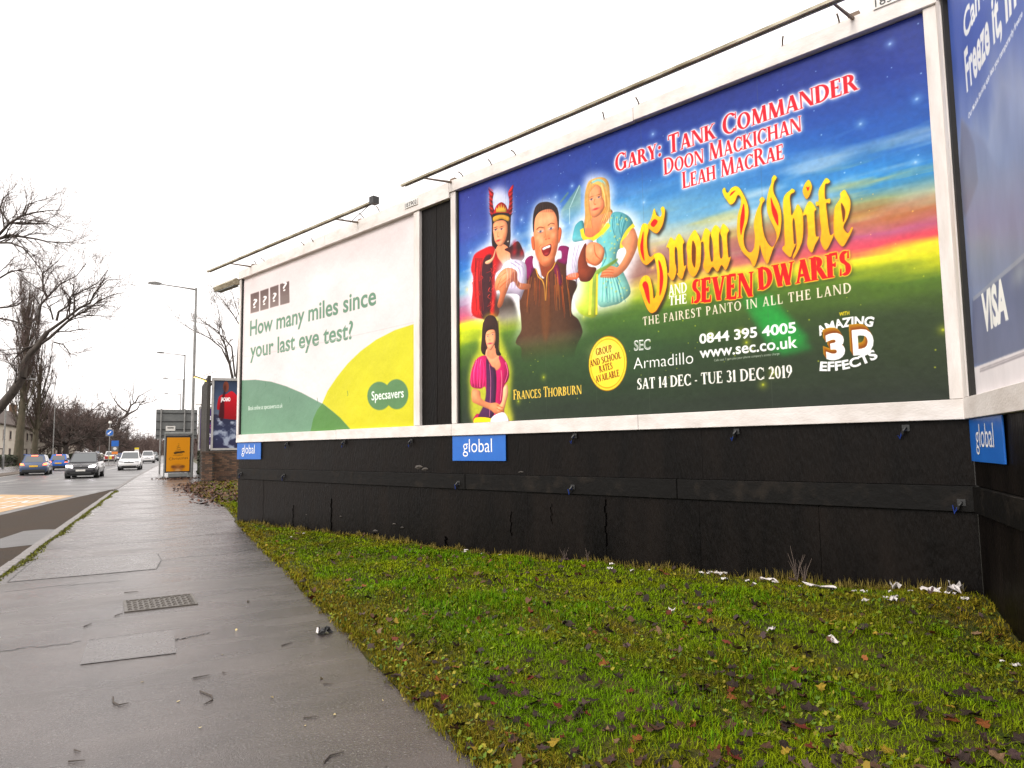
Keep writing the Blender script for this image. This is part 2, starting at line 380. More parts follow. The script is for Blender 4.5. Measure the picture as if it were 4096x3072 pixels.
def paint(P, ops):
    """ops are (method, args, kwargs)"""
    for op in ops: getattr(P, op[0])(*op[1], **(op[2] if len(op) > 2 else {}))
ART_PANTOMIME = [
('poly',([(519.3,116.6),(523.6,126.3),(522.6,211.3),(479.3,223.8),(447.5,198.9),(448,175.8)],(92,128,132)),{'soft': 2,'sm': False,'col2': (150,190,190),'fade': (167.5,232.4)}),
('poly',([(476.5,126.6),(480,131.8),(448.6,154.1),(445.1,148.8)],(92,128,132)),{'soft': 1.5,'sm': False}),
('line',([(480.6,176.7),(519.3,119.4)],3,(170,200,205)),{}),
('line',([(455.3,177.6),(509,173.8)],2,(130,165,165)),{}),
('line',([(480.6,176.7),(479.3,223.8)],2,(190,215,215)),{}),
('poly',([(154,39.9),(191.7,36.3),(228.1,57),(252.6,98.4),(251.7,146.1),(257.5,216.4),(295.4,248.2),(308.3,289.8),(301.2,468.4),(67.2,435.6),(61.2,282.4),(73.7,231.9),(113.1,212.4),(147.8,197.8),(156.5,123.1),(149.7,71.9)],(238,240,250)),{'soft': 13,'a': 0.85}),
('poly',([(184.5,135.3),(170.1,99.1),(166.8,70.8),(172,50.2),(159.7,38.6),(147.3,28.4),(151.7,42),(152,72.5),(153,103),(163.2,132.9)],(178,24,32)),{'vol': 0.7,'col2': (96,14,20)}),
('line',([(165.9,125.4),(156.6,118.2),(148.4,109)],2.6,(60,12,18)),{'w1': 0.8}),
('line',([(166.1,117.7),(156.7,110.5),(148.5,101.3)],2.6,(214,60,52)),{'w1': 0.8}),
('line',([(166.2,109.9),(156.8,102.7),(148.6,93.5)],2.6,(60,12,18)),{'w1': 0.8}),
('line',([(166.3,102.2),(157,94.9),(148.7,85.7)],2.6,(214,60,52)),{'w1': 0.8}),
('line',([(166.4,94.5),(157.1,87.2),(148.8,77.9)],2.6,(60,12,18)),{'w1': 0.8}),
('line',([(166.5,86.7),(157.2,79.4),(149,70.1)],2.6,(214,60,52)),{'w1': 0.8}),
('line',([(166.7,79),(157.3,71.6),(149.1,62.3)],2.6,(60,12,18)),{'w1': 0.8}),
('line',([(166.8,71.2),(157.4,63.9),(149.2,54.5)],2.6,(214,60,52)),{'w1': 0.8}),
('line',([(166.9,63.5),(157.5,56.1),(149.3,46.7)],2.6,(60,12,18)),{'w1': 0.8}),
('line',([(167,55.7),(157.7,48.3),(149.4,38.9)],2.6,(214,60,52)),{'w1': 0.8}),
('line',([(167.1,48),(157.8,40.5),(149.5,31.1)],2.6,(60,12,18)),{'w1': 0.8}),
('line',([(167.3,40.2),(157.9,32.7),(149.7,23.3)],2.6,(214,60,52)),{'w1': 0.8}),
('poly',([(221.1,144.1),(236.1,115.6),(240.2,89.8),(235.9,67.2),(248.1,51.6),(260,46.8),(255.3,69.6),(254,98.7),(252.1,127.6),(241.6,151.7)],(178,24,32)),{'vol': 0.7,'col2': (96,14,20)}),
('line',([(239.3,143.1),(248.3,140.5),(256.2,135.5)],2.6,(60,12,18)),{'w1': 0.8}),
('line',([(239.4,135.6),(248.4,133),(256.4,128)],2.6,(214,60,52)),{'w1': 0.8}),
('line',([(239.5,128),(248.5,125.5),(256.5,120.5)],2.6,(60,12,18)),{'w1': 0.8}),
('line',([(239.7,120.5),(248.7,117.9),(256.6,113)],2.6,(214,60,52)),{'w1': 0.8}),
('line',([(239.8,112.9),(248.8,110.4),(256.8,105.5)],2.6,(60,12,18)),{'w1': 0.8}),
('line',([(239.9,105.4),(249,102.9),(256.9,97.9)],2.6,(214,60,52)),{'w1': 0.8}),
('line',([(240.1,97.8),(249.1,95.3),(257.1,90.4)],2.6,(60,12,18)),{'w1': 0.8}),
('line',([(240.2,90.2),(249.2,87.8),(257.2,82.9)],2.6,(214,60,52)),{'w1': 0.8}),
('line',([(240.3,82.7),(249.4,80.2),(257.3,75.4)],2.6,(60,12,18)),{'w1': 0.8}),
('line',([(240.5,75.1),(249.5,72.7),(257.5,67.8)],2.6,(214,60,52)),{'w1': 0.8}),
('line',([(240.6,67.5),(249.7,65.1),(257.6,60.3)],2.6,(60,12,18)),{'w1': 0.8}),
('line',([(240.8,59.9),(249.8,57.5),(257.8,52.7)],2.6,(214,60,52)),{'w1': 0.8}),
('poly',([(171.6,126.8),(177.6,100.9),(190.8,90.6),(205.6,89),(220.1,98.1),(230.7,114.2),(235.7,142.3)],(150,20,30)),{'vol': 0.7,'col2': (190,30,36)}),
('poly',([(180,115.2),(183.3,96.9),(188.7,106.4),(194.5,91.6),(199.8,106.5),(204.9,90.1),(209.7,109),(215.8,97),(219.8,114.2),(225.8,107.6),(228,127)],(206,164,70)),{'sm': False,'vol': 0.5}),
('poly',([(164.1,119.5),(205.1,122.7),(242.9,138.7),(244,176.3),(244.1,213.5),(237.5,241.3),(217.6,245.1),(173.6,233.3),(160.8,211.6),(161.8,151.8)],(38,26,28)),{'vol': 0.55}),
('poly',([(169.7,127.7),(205,128.9),(237.4,144),(235.4,158.2),(204.7,142.9),(171.3,144.4)],(196,150,60)),{'vol': 0.55}),
('poly',([(188.6,225.6),(217.8,229.1),(239.1,249.6),(244,277),(213,300.1),(187.8,276.5),(177.2,244.8)],(226,150,110)),{'vol': 0.12,'col2': (236,170,130)}),
('poly',([(168.2,150.5),(204.6,146.9),(228.1,160.5),(231.2,189.3),(223.6,211.7),(210.6,227.6),(195.9,230.4),(181.3,218.6),(171.2,197.5)],(226,150,110)),{'vol': 0.55,'col2': (232,160,120)}),
('blob',(218.2,207.8,10.8,16,(190,100,62),0.35),{}),
('blob',(189,201.4,8.1,10.8,(246,190,150),0.5),{}),
('blob',(177.6,171.8,8.1,2.4,(240,232,228),0.85),{}),
('blob',(177.6,171.8,4.4,2.4,(50,40,50),0.95),{}),
('blob',(177.6,169.3,8.9,1.1,(50,30,30),0.7),{}),
('blob',(177.7,163.6,9.6,1.7,(60,36,30),0.8),{}),
('blob',(204.2,175.7,8,2.4,(240,232,228),0.85),{}),
('blob',(204.2,175.7,4.3,2.4,(50,40,50),0.95),{}),
('blob',(204.2,173.2,8.8,1.1,(50,30,30),0.7),{}),
('blob',(204.3,167.6,9.5,1.6,(60,36,30),0.8),{}),
('blob',(189.1,197.4,5.1,1.8,(190,100,62),0.5),{}),
('blob',(189.6,209.6,9.5,3,(190,30,50),0.95),{}),
('poly',([(217.6,245.1),(246.4,240.5),(274.9,230.8),(295.2,261.2),(301.5,288.4),(273.6,298.6),(245.7,280),(240.7,260.5)],(70,24,28)),{'vol': 0.55}),
('blob',(246.4,243.1,9.2,10.6,(38,22,26),0.7),{}),
('blob',(260.7,235.6,9.1,10.5,(170,26,34),0.7),{}),
('blob',(278.1,247.2,9,10.4,(38,22,26),0.7),{}),
('blob',(291.5,270.9,8.9,10.3,(170,26,34),0.7),{}),
('blob',(274.1,272.5,9,10.4,(38,22,26),0.7),{}),
('blob',(260.2,261.8,9.1,10.5,(170,26,34),0.7),{}),
('poly',([(173.7,230.6),(155,221.2),(132.2,221.9),(89.5,229.6),(73.5,243.1),(63.2,280),(72.8,306.8),(70.2,353.4),(71.2,436.2),(184.9,452.1),(178.8,371.4),(176,317.3),(213,300.1),(187.9,265.8)],(196,28,34)),{'vol': 0.55,'col2': (205,40,40),'soft': 1.5}),
('poly',([(124.1,255.9),(162,255.3),(160.7,341.5),(147.9,446.9),(110,441.6),(99.9,330.9)],(48,30,36)),{'vol': 0.55,'soft': 3,'a': 0.9}),
('line',([(104,260.1),(97.7,267.2),(96,275.1)],2.2,(150,14,22)),{'w1': 0.6}),
('line',([(75.6,322),(67.5,328.9),(100,342.8)],2.2,(226,50,44)),{'w1': 0.6}),
('line',([(87.3,316),(80.5,323.1),(74.1,330.3)],2.2,(240,90,70)),{'w1': 0.6}),
('line',([(95.3,425.7),(97.3,434.2),(89.5,441.3)],2.2,(150,14,22)),{'w1': 0.6}),
('line',([(159.8,255.1),(154,262.1),(154.2,270.3)],2.2,(226,50,44)),{'w1': 0.6}),
('line',([(101.5,355.7),(97,363.2),(105.9,372.9)],2.2,(240,90,70)),{'w1': 0.6}),
('line',([(97.2,314.5),(98.8,323),(98.1,331.1)],2.2,(150,14,22)),{'w1': 0.6}),
('line',([(100.1,364.1),(102.4,372.7),(87.8,378.6)],2.2,(226,50,44)),{'w1': 0.6}),
('line',([(168.8,412.8),(163.4,420),(156,426.9)],2.2,(240,90,70)),{'w1': 0.6}),
('line',([(151.7,396.8),(152.5,405),(149.3,412.5)],2.2,(150,14,22)),{'w1': 0.6}),
('line',([(98.6,335),(98.6,343.2),(99.5,351.6)],2.2,(226,50,44)),{'w1': 0.6}),
('line',([(86.3,293.4),(69.3,298.6),(88.1,310.3)],2.2,(240,90,70)),{'w1': 0.6}),
('line',([(172.8,291.5),(164.6,298),(175,308)],2.2,(150,14,22)),{'w1': 0.6}),
('line',([(155.3,293),(158.2,301.6),(133.3,305.2)],2.2,(226,50,44)),{'w1': 0.6}),
('line',([(150.2,401.9),(155.4,410.7),(136.3,415.9)],2.2,(240,90,70)),{'w1': 0.6}),
('line',([(106.1,281.3),(102.8,289),(98.9,296.5)],2.2,(150,14,22)),{'w1': 0.6}),
('line',([(178.1,351.2),(178.9,359.4),(183.4,368.1)],2.2,(226,50,44)),{'w1': 0.6}),
('line',([(150.8,356.3),(143.5,363.2),(158.1,373.7)],2.2,(240,90,70)),{'w1': 0.6}),
('line',([(169.1,367.8),(167.2,375.5),(169.8,384)],2.2,(150,14,22)),{'w1': 0.6}),
('line',([(74.6,276.3),(78.1,285.2),(77.1,293.4)],2.2,(226,50,44)),{'w1': 0.6}),
('line',([(68.7,386.8),(64.1,394.4),(71.6,403.8)],2.2,(240,90,70)),{'w1': 0.6}),
('line',([(84.3,382.9),(84.1,391.1),(82.2,399)],2.2,(150,14,22)),{'w1': 0.6}),
('line',([(89.6,308.2),(75.2,313.9),(82.6,323.5)],2.2,(226,50,44)),{'w1': 0.6}),
('line',([(99.4,419.7),(102.6,428.3),(104.4,436.7)],2.2,(240,90,70)),{'w1': 0.6}),
('line',([(173.1,397.4),(170.2,404.9),(174.4,413.6)],2.2,(150,14,22)),{'w1': 0.6}),
('line',([(93.5,307.7),(91.1,315.6),(104.4,326.2)],2.2,(226,50,44)),{'w1': 0.6}),
('line',([(87.4,352.9),(83.1,360.4),(76.3,367.5)],2.2,(240,90,70)),{'w1': 0.6}),
('line',([(91.6,258.2),(85.9,265.4),(91.7,274.8)],2.2,(150,14,22)),{'w1': 0.6}),
('line',([(108.9,308.6),(119,318.7),(102.7,324)],2.2,(226,50,44)),{'w1': 0.6}),
('line',([(78.8,292.9),(78.4,301.2),(82,310.1)],2.2,(240,90,70)),{'w1': 0.6}),
('line',([(98.2,266.8),(95.7,274.6),(81,280.1)],2.2,(150,14,22)),{'w1': 0.6}),
('line',([(150.9,354.9),(145.2,362.1),(140.1,369.3)],2.2,(226,50,44)),{'w1': 0.6}),
('line',([(164.7,400.5),(160.8,407.9),(167.4,417)],2.2,(240,90,70)),{'w1': 0.6}),
('line',([(156.7,332.9),(158.1,341.3),(148.7,347.8)],2.2,(150,14,22)),{'w1': 0.6}),
('line',([(159.3,305),(161.6,313.5),(156.6,320.7)],2.2,(226,50,44)),{'w1': 0.6}),
('line',([(164.8,349.3),(165.9,357.6),(156.3,364)],2.2,(240,90,70)),{'w1': 0.6}),
('line',([(108.9,411.8),(105.6,419.5),(101.6,427.1)],2.2,(150,14,22)),{'w1': 0.6}),
('line',([(165.4,400.8),(164.2,408.7),(161.2,416.3)],2.2,(226,50,44)),{'w1': 0.6}),
('line',([(92.3,373.1),(85.5,380.3),(79.9,387.6)],2.2,(240,90,70)),{'w1': 0.6}),
('line',([(172.3,383.3),(174.6,391.7),(169.7,398.9)],2.2,(150,14,22)),{'w1': 0.6}),
('line',([(168.4,357.8),(166.3,365.5),(162.2,372.9)],2.2,(226,50,44)),{'w1': 0.6}),
('line',([(152.1,320.9),(152.4,329.1),(148,336.4)],2.2,(240,90,70)),{'w1': 0.6}),
('line',([(72.4,423.6),(71.1,431.7),(63.4,438.8)],2.2,(150,14,22)),{'w1': 0.6}),
('line',([(97.5,294.5),(93.2,302),(86.2,309)],2.2,(226,50,44)),{'w1': 0.6}),
('line',([(149.3,377.8),(139.8,384.4),(154.5,394.8)],2.2,(240,90,70)),{'w1': 0.6}),
('line',([(80.8,323.4),(76.8,331.1),(67.6,337.8)],2.2,(150,14,22)),{'w1': 0.6}),
('line',([(94.9,346.5),(90.3,353.9),(89.6,362.1)],2.2,(226,50,44)),{'w1': 0.6}),
('line',([(177.1,283.7),(167.6,290),(178.1,300)],2.2,(240,90,70)),{'w1': 0.6}),
('line',([(162.2,389.9),(158.7,397.4),(153.6,404.6)],2.2,(150,14,22)),{'w1': 0.6}),
('line',([(167.1,323),(159.8,329.8),(162.6,338.3)],2.2,(226,50,44)),{'w1': 0.6}),
('line',([(108.5,309.2),(108.1,317.4),(104.1,324.9)],2.2,(240,90,70)),{'w1': 0.6}),
('line',([(155.4,414.9),(153.2,422.6),(156.6,431.2)],2.2,(150,14,22)),{'w1': 0.6}),
('line',([(103.5,358.9),(105.1,367.4),(99.7,374.7)],2.2,(226,50,44)),{'w1': 0.6}),
('line',([(173.4,345),(175.4,353.3),(175.6,361.4)],2.2,(240,90,70)),{'w1': 0.6}),
('line',([(90,349.2),(91.3,357.6),(91,365.8)],2.2,(150,14,22)),{'w1': 0.6}),
('line',([(160.5,259),(158.7,266.8),(153.6,273.9)],2.2,(226,50,44)),{'w1': 0.6}),
('line',([(164.1,405.5),(160.5,413),(159,420.8)],2.2,(240,90,70)),{'w1': 0.6}),
('line',([(150.4,409.9),(153.5,418.4),(139.6,424.4)],2.2,(150,14,22)),{'w1': 0.6}),
('line',([(172.6,350.3),(170.6,358),(156.1,363.6)],2.2,(226,50,44)),{'w1': 0.6}),
('line',([(76.5,343.9),(83.4,353.4),(71.6,359.7)],2.2,(240,90,70)),{'w1': 0.6}),
('line',([(155.8,384.7),(149.6,391.8),(153.3,400.4)],2.2,(150,14,22)),{'w1': 0.6}),
('line',([(87.4,304.2),(80.6,311.2),(68.6,317.4)],2.2,(226,50,44)),{'w1': 0.6}),
('line',([(107.6,425.2),(109.4,433.6),(116.4,442.7)],2.2,(240,90,70)),{'w1': 0.6}),
('line',([(98.9,243.2),(95.6,250.8),(102.3,260.4)],2.2,(150,14,22)),{'w1': 0.6}),
('line',([(95.8,271.6),(94.2,279.6),(87.6,286.7)],2.2,(226,50,44)),{'w1': 0.6}),
('line',([(78.3,319.2),(72.4,326.5),(64.6,333.5)],2.2,(240,90,70)),{'w1': 0.6}),
('line',([(80.3,286.3),(93,297),(84.2,303.6)],2.2,(150,14,22)),{'w1': 0.6}),
('line',([(157,424.9),(150.3,431.9),(162.1,441.6)],2.2,(226,50,44)),{'w1': 0.6}),
('line',([(171.9,303),(165.6,310),(180.1,320.7)],2.2,(240,90,70)),{'w1': 0.6}),
('line',([(151,405),(142.3,411.7),(148.7,420.8)],2.2,(150,14,22)),{'w1': 0.6}),
('poly',([(131.6,266.9),(162,260.7),(175.4,236.3),(177.9,245),(167.5,267.2),(150.4,277.4),(133.4,275.5)],(246,190,150)),{'vol': 0.55}),
('poly',([(178.6,384.7),(243.4,403),(270.4,464.1),(262.4,514.6),(176.7,504)],(62,50,44)),{'vol': 0.55,'soft': 4,'a': 0.9,'fade': (424.6,504)}),
('line',([(81.4,244.6),(79.6,313.6),(77.3,420.6)],2,(120,10,20)),{'w1': 0.8,'a': 0.7}),
('line',([(83,244.9),(76.4,313),(78.8,420.8)],2,(238,70,60)),{'w1': 0.8,'a': 0.7}),
('line',([(84.6,245.3),(80.8,313.8),(76.8,420.5)],2,(70,14,20)),{'w1': 0.8,'a': 0.7}),
('line',([(86.1,245.6),(81.7,313.9),(83.8,421.5)],2,(120,10,20)),{'w1': 0.8,'a': 0.7}),
('line',([(87.7,245.9),(88.6,315.2),(81.8,421.2)],2,(238,70,60)),{'w1': 0.8,'a': 0.7}),
('line',([(89.3,246.2),(80,313.6),(87.5,422.1)],2,(70,14,20)),{'w1': 0.8,'a': 0.7}),
('line',([(90.8,246.5),(83.2,314.2),(87.4,422)],2,(120,10,20)),{'w1': 0.8,'a': 0.7}),
('line',([(92.4,246.8),(86.5,314.8),(92.3,422.8)],2,(238,70,60)),{'w1': 0.8,'a': 0.7}),
('line',([(94,247.1),(85.6,314.6),(89,422.3)],2,(70,14,20)),{'w1': 0.8,'a': 0.7}),
('line',([(95.5,247.4),(81.2,313.8),(87.4,422)],2,(120,10,20)),{'w1': 0.8,'a': 0.7}),
('line',([(97.1,247.7),(95.5,316.4),(89.8,422.4)],2,(238,70,60)),{'w1': 0.8,'a': 0.7}),
('line',([(98.6,248.1),(90.1,315.4),(89.3,422.3)],2,(70,14,20)),{'w1': 0.8,'a': 0.7}),
('line',([(100.2,248.4),(95.7,316.4),(96.2,423.3)],2,(120,10,20)),{'w1': 0.8,'a': 0.7}),
('line',([(101.7,248.7),(91.7,315.7),(99.7,423.8)],2,(238,70,60)),{'w1': 0.8,'a': 0.7}),
('line',([(103.3,249),(97.8,316.8),(101.6,424.1)],2,(70,14,20)),{'w1': 0.8,'a': 0.7}),
('line',([(104.9,249.3),(96.5,316.6),(106.9,424.9)],2,(120,10,20)),{'w1': 0.8,'a': 0.7}),
('line',([(106.4,249.6),(101.3,317.4),(101.3,424.1)],2,(238,70,60)),{'w1': 0.8,'a': 0.7}),
('line',([(107.9,249.9),(100,317.2),(102.3,424.2)],2,(70,14,20)),{'w1': 0.8,'a': 0.7}),
('line',([(109.5,250.2),(105.8,318.2),(103.8,424.4)],2,(120,10,20)),{'w1': 0.8,'a': 0.7}),
('line',([(111,250.5),(108,318.6),(108.6,425.1)],2,(238,70,60)),{'w1': 0.8,'a': 0.7}),
('line',([(112.6,250.8),(110.4,319),(111,425.5)],2,(70,14,20)),{'w1': 0.8,'a': 0.7}),
('line',([(114.1,251.1),(107.6,318.5),(102.1,424.2)],2,(120,10,20)),{'w1': 0.8,'a': 0.7}),
('line',([(115.7,251.4),(110.3,319),(114,425.9)],2,(238,70,60)),{'w1': 0.8,'a': 0.7}),
('line',([(117.2,251.8),(111.4,319.2),(114.6,426)],2,(70,14,20)),{'w1': 0.8,'a': 0.7}),
('line',([(118.7,252.1),(111,319.1),(112.6,425.7)],2,(120,10,20)),{'w1': 0.8,'a': 0.7}),
('line',([(120.3,252.4),(111.1,319.2),(120.8,426.9)],2,(238,70,60)),{'w1': 0.8,'a': 0.7}),
('line',([(165.5,152.6),(163.1,184.8),(164.4,223.2)],1.6,(84,58,56)),{'a': 0.5}),
('line',([(167.8,153.2),(165.8,185.4),(166.3,223.6)],1.6,(84,58,56)),{'a': 0.5}),
('line',([(232.9,157.6),(235.7,201),(229.6,237)],1.6,(84,58,56)),{'a': 0.5}),
('line',([(234.3,158),(237.1,201.3),(231.1,237.3)],1.6,(84,58,56)),{'a': 0.5}),
('line',([(235.7,158.3),(238.6,201.6),(232.5,237.6)],1.6,(84,58,56)),{'a': 0.5}),
('line',([(237.2,158.7),(240,202),(233.9,237.9)],1.6,(84,58,56)),{'a': 0.5}),
('line',([(238.6,159),(241.4,202.3),(235.4,238.2)],1.6,(84,58,56)),{'a': 0.5}),
('line',([(240,159.3),(242.8,202.6),(236.8,238.5)],1.6,(84,58,56)),{'a': 0.5}),
('line',([(241.5,159.7),(244.3,202.9),(238.2,238.8)],1.6,(84,58,56)),{'a': 0.5}),
('blob',(232.4,221.6,3.6,2.6,(240,230,210),0.9),{}),
('line',([(179.1,170.7),(186.5,170.5)],1.5,(40,30,34)),{}),
('line',([(189.3,182.5),(186.1,194),(192.7,199)],1.6,(190,100,62)),{'a': 0.8}),
('poly',([(545.9,98.4),(606,114.1),(632.5,150.5),(635.2,216.8),(679,227.7),(708.6,261.5),(716.2,302.8),(704.9,366),(678.9,413.6),(683.2,466.8),(654.7,488.6),(493.2,492),(473.7,433),(485.3,265.2),(497.3,216.6),(529.1,201.6),(531,134)],(240,244,250)),{'soft': 13,'a': 0.85}),
('poly',([(541.3,136.8),(555.6,115.3),(596,116.8),(618.4,135.6),(623.7,172.8),(621,207.7),(631,226.6),(608.5,243),(588.6,249.3),(548.6,240),(527.5,257.6),(535.7,211.6),(535.1,172)],(222,176,100)),{'vol': 0.55,'col2': (196,140,72)}),
('line',([(558.8,124.6),(585.8,122.3),(605.2,137.4),(612.7,161.6)],7,(150,200,195)),{}),
('poly',([(562.6,223.7),(592.7,222.7),(628.5,226),(604.9,253.1),(581.2,275.2),(554,288.6),(530.3,280.7),(524.4,245.6),(548.8,234.4)],(226,150,110)),{'vol': 0.12,'col2': (206,116,76)}),
('poly',([(551.4,145.2),(572.1,131.1),(593.4,145.3),(597.5,174.1),(606.7,195.9),(596.2,215.3),(579.4,225),(562.6,223.7),(551.3,204.2),(547.1,175)],(226,150,110)),{'vol': 0.55,'col2': (224,146,104)}),
('blob',(596.7,201.6,7.8,16.4,(190,100,62),0.3),{}),
('blob',(565.2,193.7,8.7,11.1,(246,190,150),0.5),{}),
('blob',(559.1,171.1,6.4,2.5,(240,234,230),0.85),{}),
('blob',(559.1,171.1,3.7,2.5,(60,60,70),0.95),{}),
('blob',(559.2,168.6,6.7,1.1,(70,40,30),0.7),{}),
('blob',(559.3,163.3,8.1,1.4,(130,80,40),0.8),{}),
('blob',(585,171.4,6.2,2.5,(240,234,230),0.85),{}),
('blob',(585,171.4,3.6,2.5,(60,60,70),0.95),{}),
('blob',(585.1,168.9,6.5,1.1,(70,40,30),0.7),{}),
('blob',(585.2,163.7,7.9,1.4,(130,80,40),0.8),{}),
('blob',(571.1,188.2,4,2.2,(190,100,62),0.5),{}),
('blob',(573.4,202.1,11.2,2.8,(205,40,60),0.95),{}),
('line',([(548.1,138.6),(543.7,174.2),(545.9,216.9),(538.1,248.7)],5,(240,206,140)),{'w1': 2}),
('line',([(608.1,149.3),(616.8,184.7),(615.8,217.4),(598.7,240.7)],5,(240,206,140)),{'w1': 2}),
('line',([(595.3,137.5),(604.2,170.4),(606.4,204.1)],5,(240,206,140)),{'w1': 2}),
('poly',([(528.4,226.8),(503.9,229.5),(492.8,249.7),(490.3,277.6),(526.7,285.5),(533.9,275.8)],(70,140,150)),{'vol': 0.55,'col2': (110,175,180)}),
('poly',([(628.4,228.7),(653.9,230.9),(678.4,246.3),(691.7,262.8),(695.7,282.3),(673.4,301.2),(660.1,327.7),(644,337.7),(638.5,360.7),(643,369.7),(660.8,399.7),(682.1,456.1),(655.1,478.1),(626.6,484.3),(575,476.5),(574.2,394.7),(591.9,357),(580,313.5),(574.1,290.2),(594.4,275.4),(614.6,255.4)],(92,160,168)),{'vol': 0.55,'col2': (150,205,190)}),
('line',([(634.6,235.6),(630.3,269.9),(644.7,316.4)],5,(58,120,132)),{'w1': 2,'a': 0.8}),
('line',([(659.9,239.1),(649.4,269),(657.8,303.1)],5,(58,120,132)),{'w1': 2,'a': 0.8}),
('line',([(678.3,248.9),(664.9,277.9),(657.8,303.1)],5,(58,120,132)),{'w1': 2,'a': 0.8}),
('line',([(609.6,414.5),(605.5,440.8),(607.7,476.1)],5,(58,120,132)),{'w1': 2,'a': 0.8}),
('line',([(638.6,406.3),(643.9,439.2),(652.2,472.3)],5,(58,120,132)),{'w1': 2,'a': 0.8}),
('line',([(599.6,317.6),(605.3,346),(591.4,370.6)],5,(58,120,132)),{'w1': 2,'a': 0.8}),
('blob',(624.9,312.2,2.6,2.2,(214,206,110),0.85),{}),
('blob',(669.4,450.5,2.4,2.1,(214,206,110),0.85),{}),
('blob',(610.8,264.6,2.6,2.1,(214,206,110),0.85),{}),
('blob',(631.2,368.8,2.6,2.1,(214,206,110),0.85),{}),
('blob',(618.6,370.4,2.6,2.2,(214,206,110),0.85),{}),
('blob',(645.2,427.9,2.5,2.2,(214,206,110),0.85),{}),
('blob',(609.1,381.4,2.6,2.2,(214,206,110),0.85),{}),
('blob',(597.4,239.6,2.6,2.1,(214,206,110),0.85),{}),
('blob',(596.7,251.9,2.6,2.2,(214,206,110),0.85),{}),
('blob',(632.2,339.8,2.6,2.1,(214,206,110),0.85),{}),
('blob',(610.6,238.1,2.6,2.2,(214,206,110),0.85),{}),
('blob',(602.3,430.9,2.6,2.1,(214,206,110),0.85),{}),
('blob',(619.2,329.9,2.5,2.2,(214,206,110),0.85),{}),
('blob',(610.4,404.5,2.5,2.1,(214,206,110),0.85),{}),
('blob',(633.8,327.1,2.5,2.1,(214,206,110),0.85),{}),
('blob',(638,374.7,2.5,2.1,(214,206,110),0.85),{}),
('blob',(636,446.7,2.5,2.2,(214,206,110),0.85),{}),
('blob',(673.9,254.6,2.5,2.2,(214,206,110),0.85),{}),
('blob',(625.6,240.4,2.6,2.2,(214,206,110),0.85),{}),
('blob',(619.4,420.7,2.6,2.2,(214,206,110),0.85),{}),
('blob',(594.3,418.4,2.6,2.1,(214,206,110),0.85),{}),
('blob',(643.6,307.1,2.5,2.1,(214,206,110),0.85),{}),
('blob',(660.2,248.4,2.5,2.2,(214,206,110),0.85),{}),
('blob',(603.3,414.6,2.6,2.2,(214,206,110),0.85),{}),
('blob',(595.8,255.5,2.6,2.2,(214,206,110),0.85),{}),
('blob',(631,400.9,2.5,2.1,(214,206,110),0.85),{}),
('blob',(643.6,243.9,2.5,2.2,(214,206,110),0.85),{}),
('blob',(611.5,396.4,2.6,2.1,(214,206,110),0.85),{}),
('blob',(621.7,276.4,2.6,2.1,(214,206,110),0.85),{}),
('blob',(591,286,2.6,2.2,(214,206,110),0.85),{}),
('blob',(672.3,253.8,2.5,2.1,(214,206,110),0.85),{}),
('blob',(633.9,448.3,2.5,2.1,(214,206,110),0.85),{}),
('blob',(651.2,303.6,2.5,2.1,(214,206,110),0.85),{}),
('blob',(648,264.6,2.6,2.1,(214,206,110),0.85),{}),
('blob',(634.2,295.6,2.5,2.2,(214,206,110),0.85),{}),
('blob',(661.4,442.7,2.5,2.1,(214,206,110),0.85),{}),
('blob',(653.9,467.9,2.5,2.1,(214,206,110),0.85),{}),
('blob',(621.1,355.2,2.5,2.1,(214,206,110),0.85),{}),
('blob',(606.2,252.2,2.6,2.1,(214,206,110),0.85),{}),
('blob',(654.6,252.1,2.5,2.1,(214,206,110),0.85),{}),
('blob',(644.1,262.3,2.5,2.1,(214,206,110),0.85),{}),
('blob',(644.9,413.6,2.5,2.1,(214,206,110),0.85),{}),
('blob',(623.7,325.9,2.6,2.1,(214,206,110),0.85),{}),
('blob',(647.7,422.1,2.5,2.1,(214,206,110),0.85),{}),
('blob',(600.5,303,2.6,2.2,(214,206,110),0.85),{}),
('blob',(595.8,280.3,2.6,2.2,(214,206,110),0.85),{}),
('blob',(649,457.1,2.4,2.1,(214,206,110),0.85),{}),
('blob',(676.3,259.2,2.5,2.1,(214,206,110),0.85),{}),
('blob',(621.2,437.4,2.6,2.2,(214,206,110),0.85),{}),
('blob',(634,316.1,2.5,2.2,(214,206,110),0.85),{}),
('blob',(653.6,441,2.5,2.1,(214,206,110),0.85),{}),
('blob',(601.7,349.4,2.6,2.2,(214,206,110),0.85),{}),
('blob',(604.3,269.1,2.6,2.1,(214,206,110),0.85),{}),
('blob',(637,293.8,2.5,2.1,(214,206,110),0.85),{}),
('line',([(522.6,248),(530.5,275.1),(557.4,286.6),(594.5,272.7),(617.8,256.2)],13,(226,206,60)),{}),
('blob',(597.9,268,9.7,10.9,(236,216,70),0.9),{}),
('blob',(611.2,260.1,8.4,8.1,(240,222,80),0.9),{}),
('line',([(698.9,277.8),(676.9,291.3),(660.5,314.4),(656.8,332.3)],12,(226,206,70)),{}),
('poly',([(657.2,319),(676.5,301.9),(695.6,285),(706.9,308.6),(709.2,330.2),(696.1,359),(673.6,388.8),(648.1,405.3),(629,409.9),(600.2,404.8),(584,399.1),(590.9,386.8),(587.9,378.1),(610.9,371.6),(630,377.9),(645.8,380.9),(671.9,346.1)],(226,150,110)),{'vol': 0.55,'col2': (230,150,108)}),
('line',([(587.8,380.8),(610.6,382.3),(629.7,388)],2,(190,100,62)),{}),
('line',([(587.6,388.9),(610.4,390.4),(629.4,396)],2,(190,100,62)),{}),
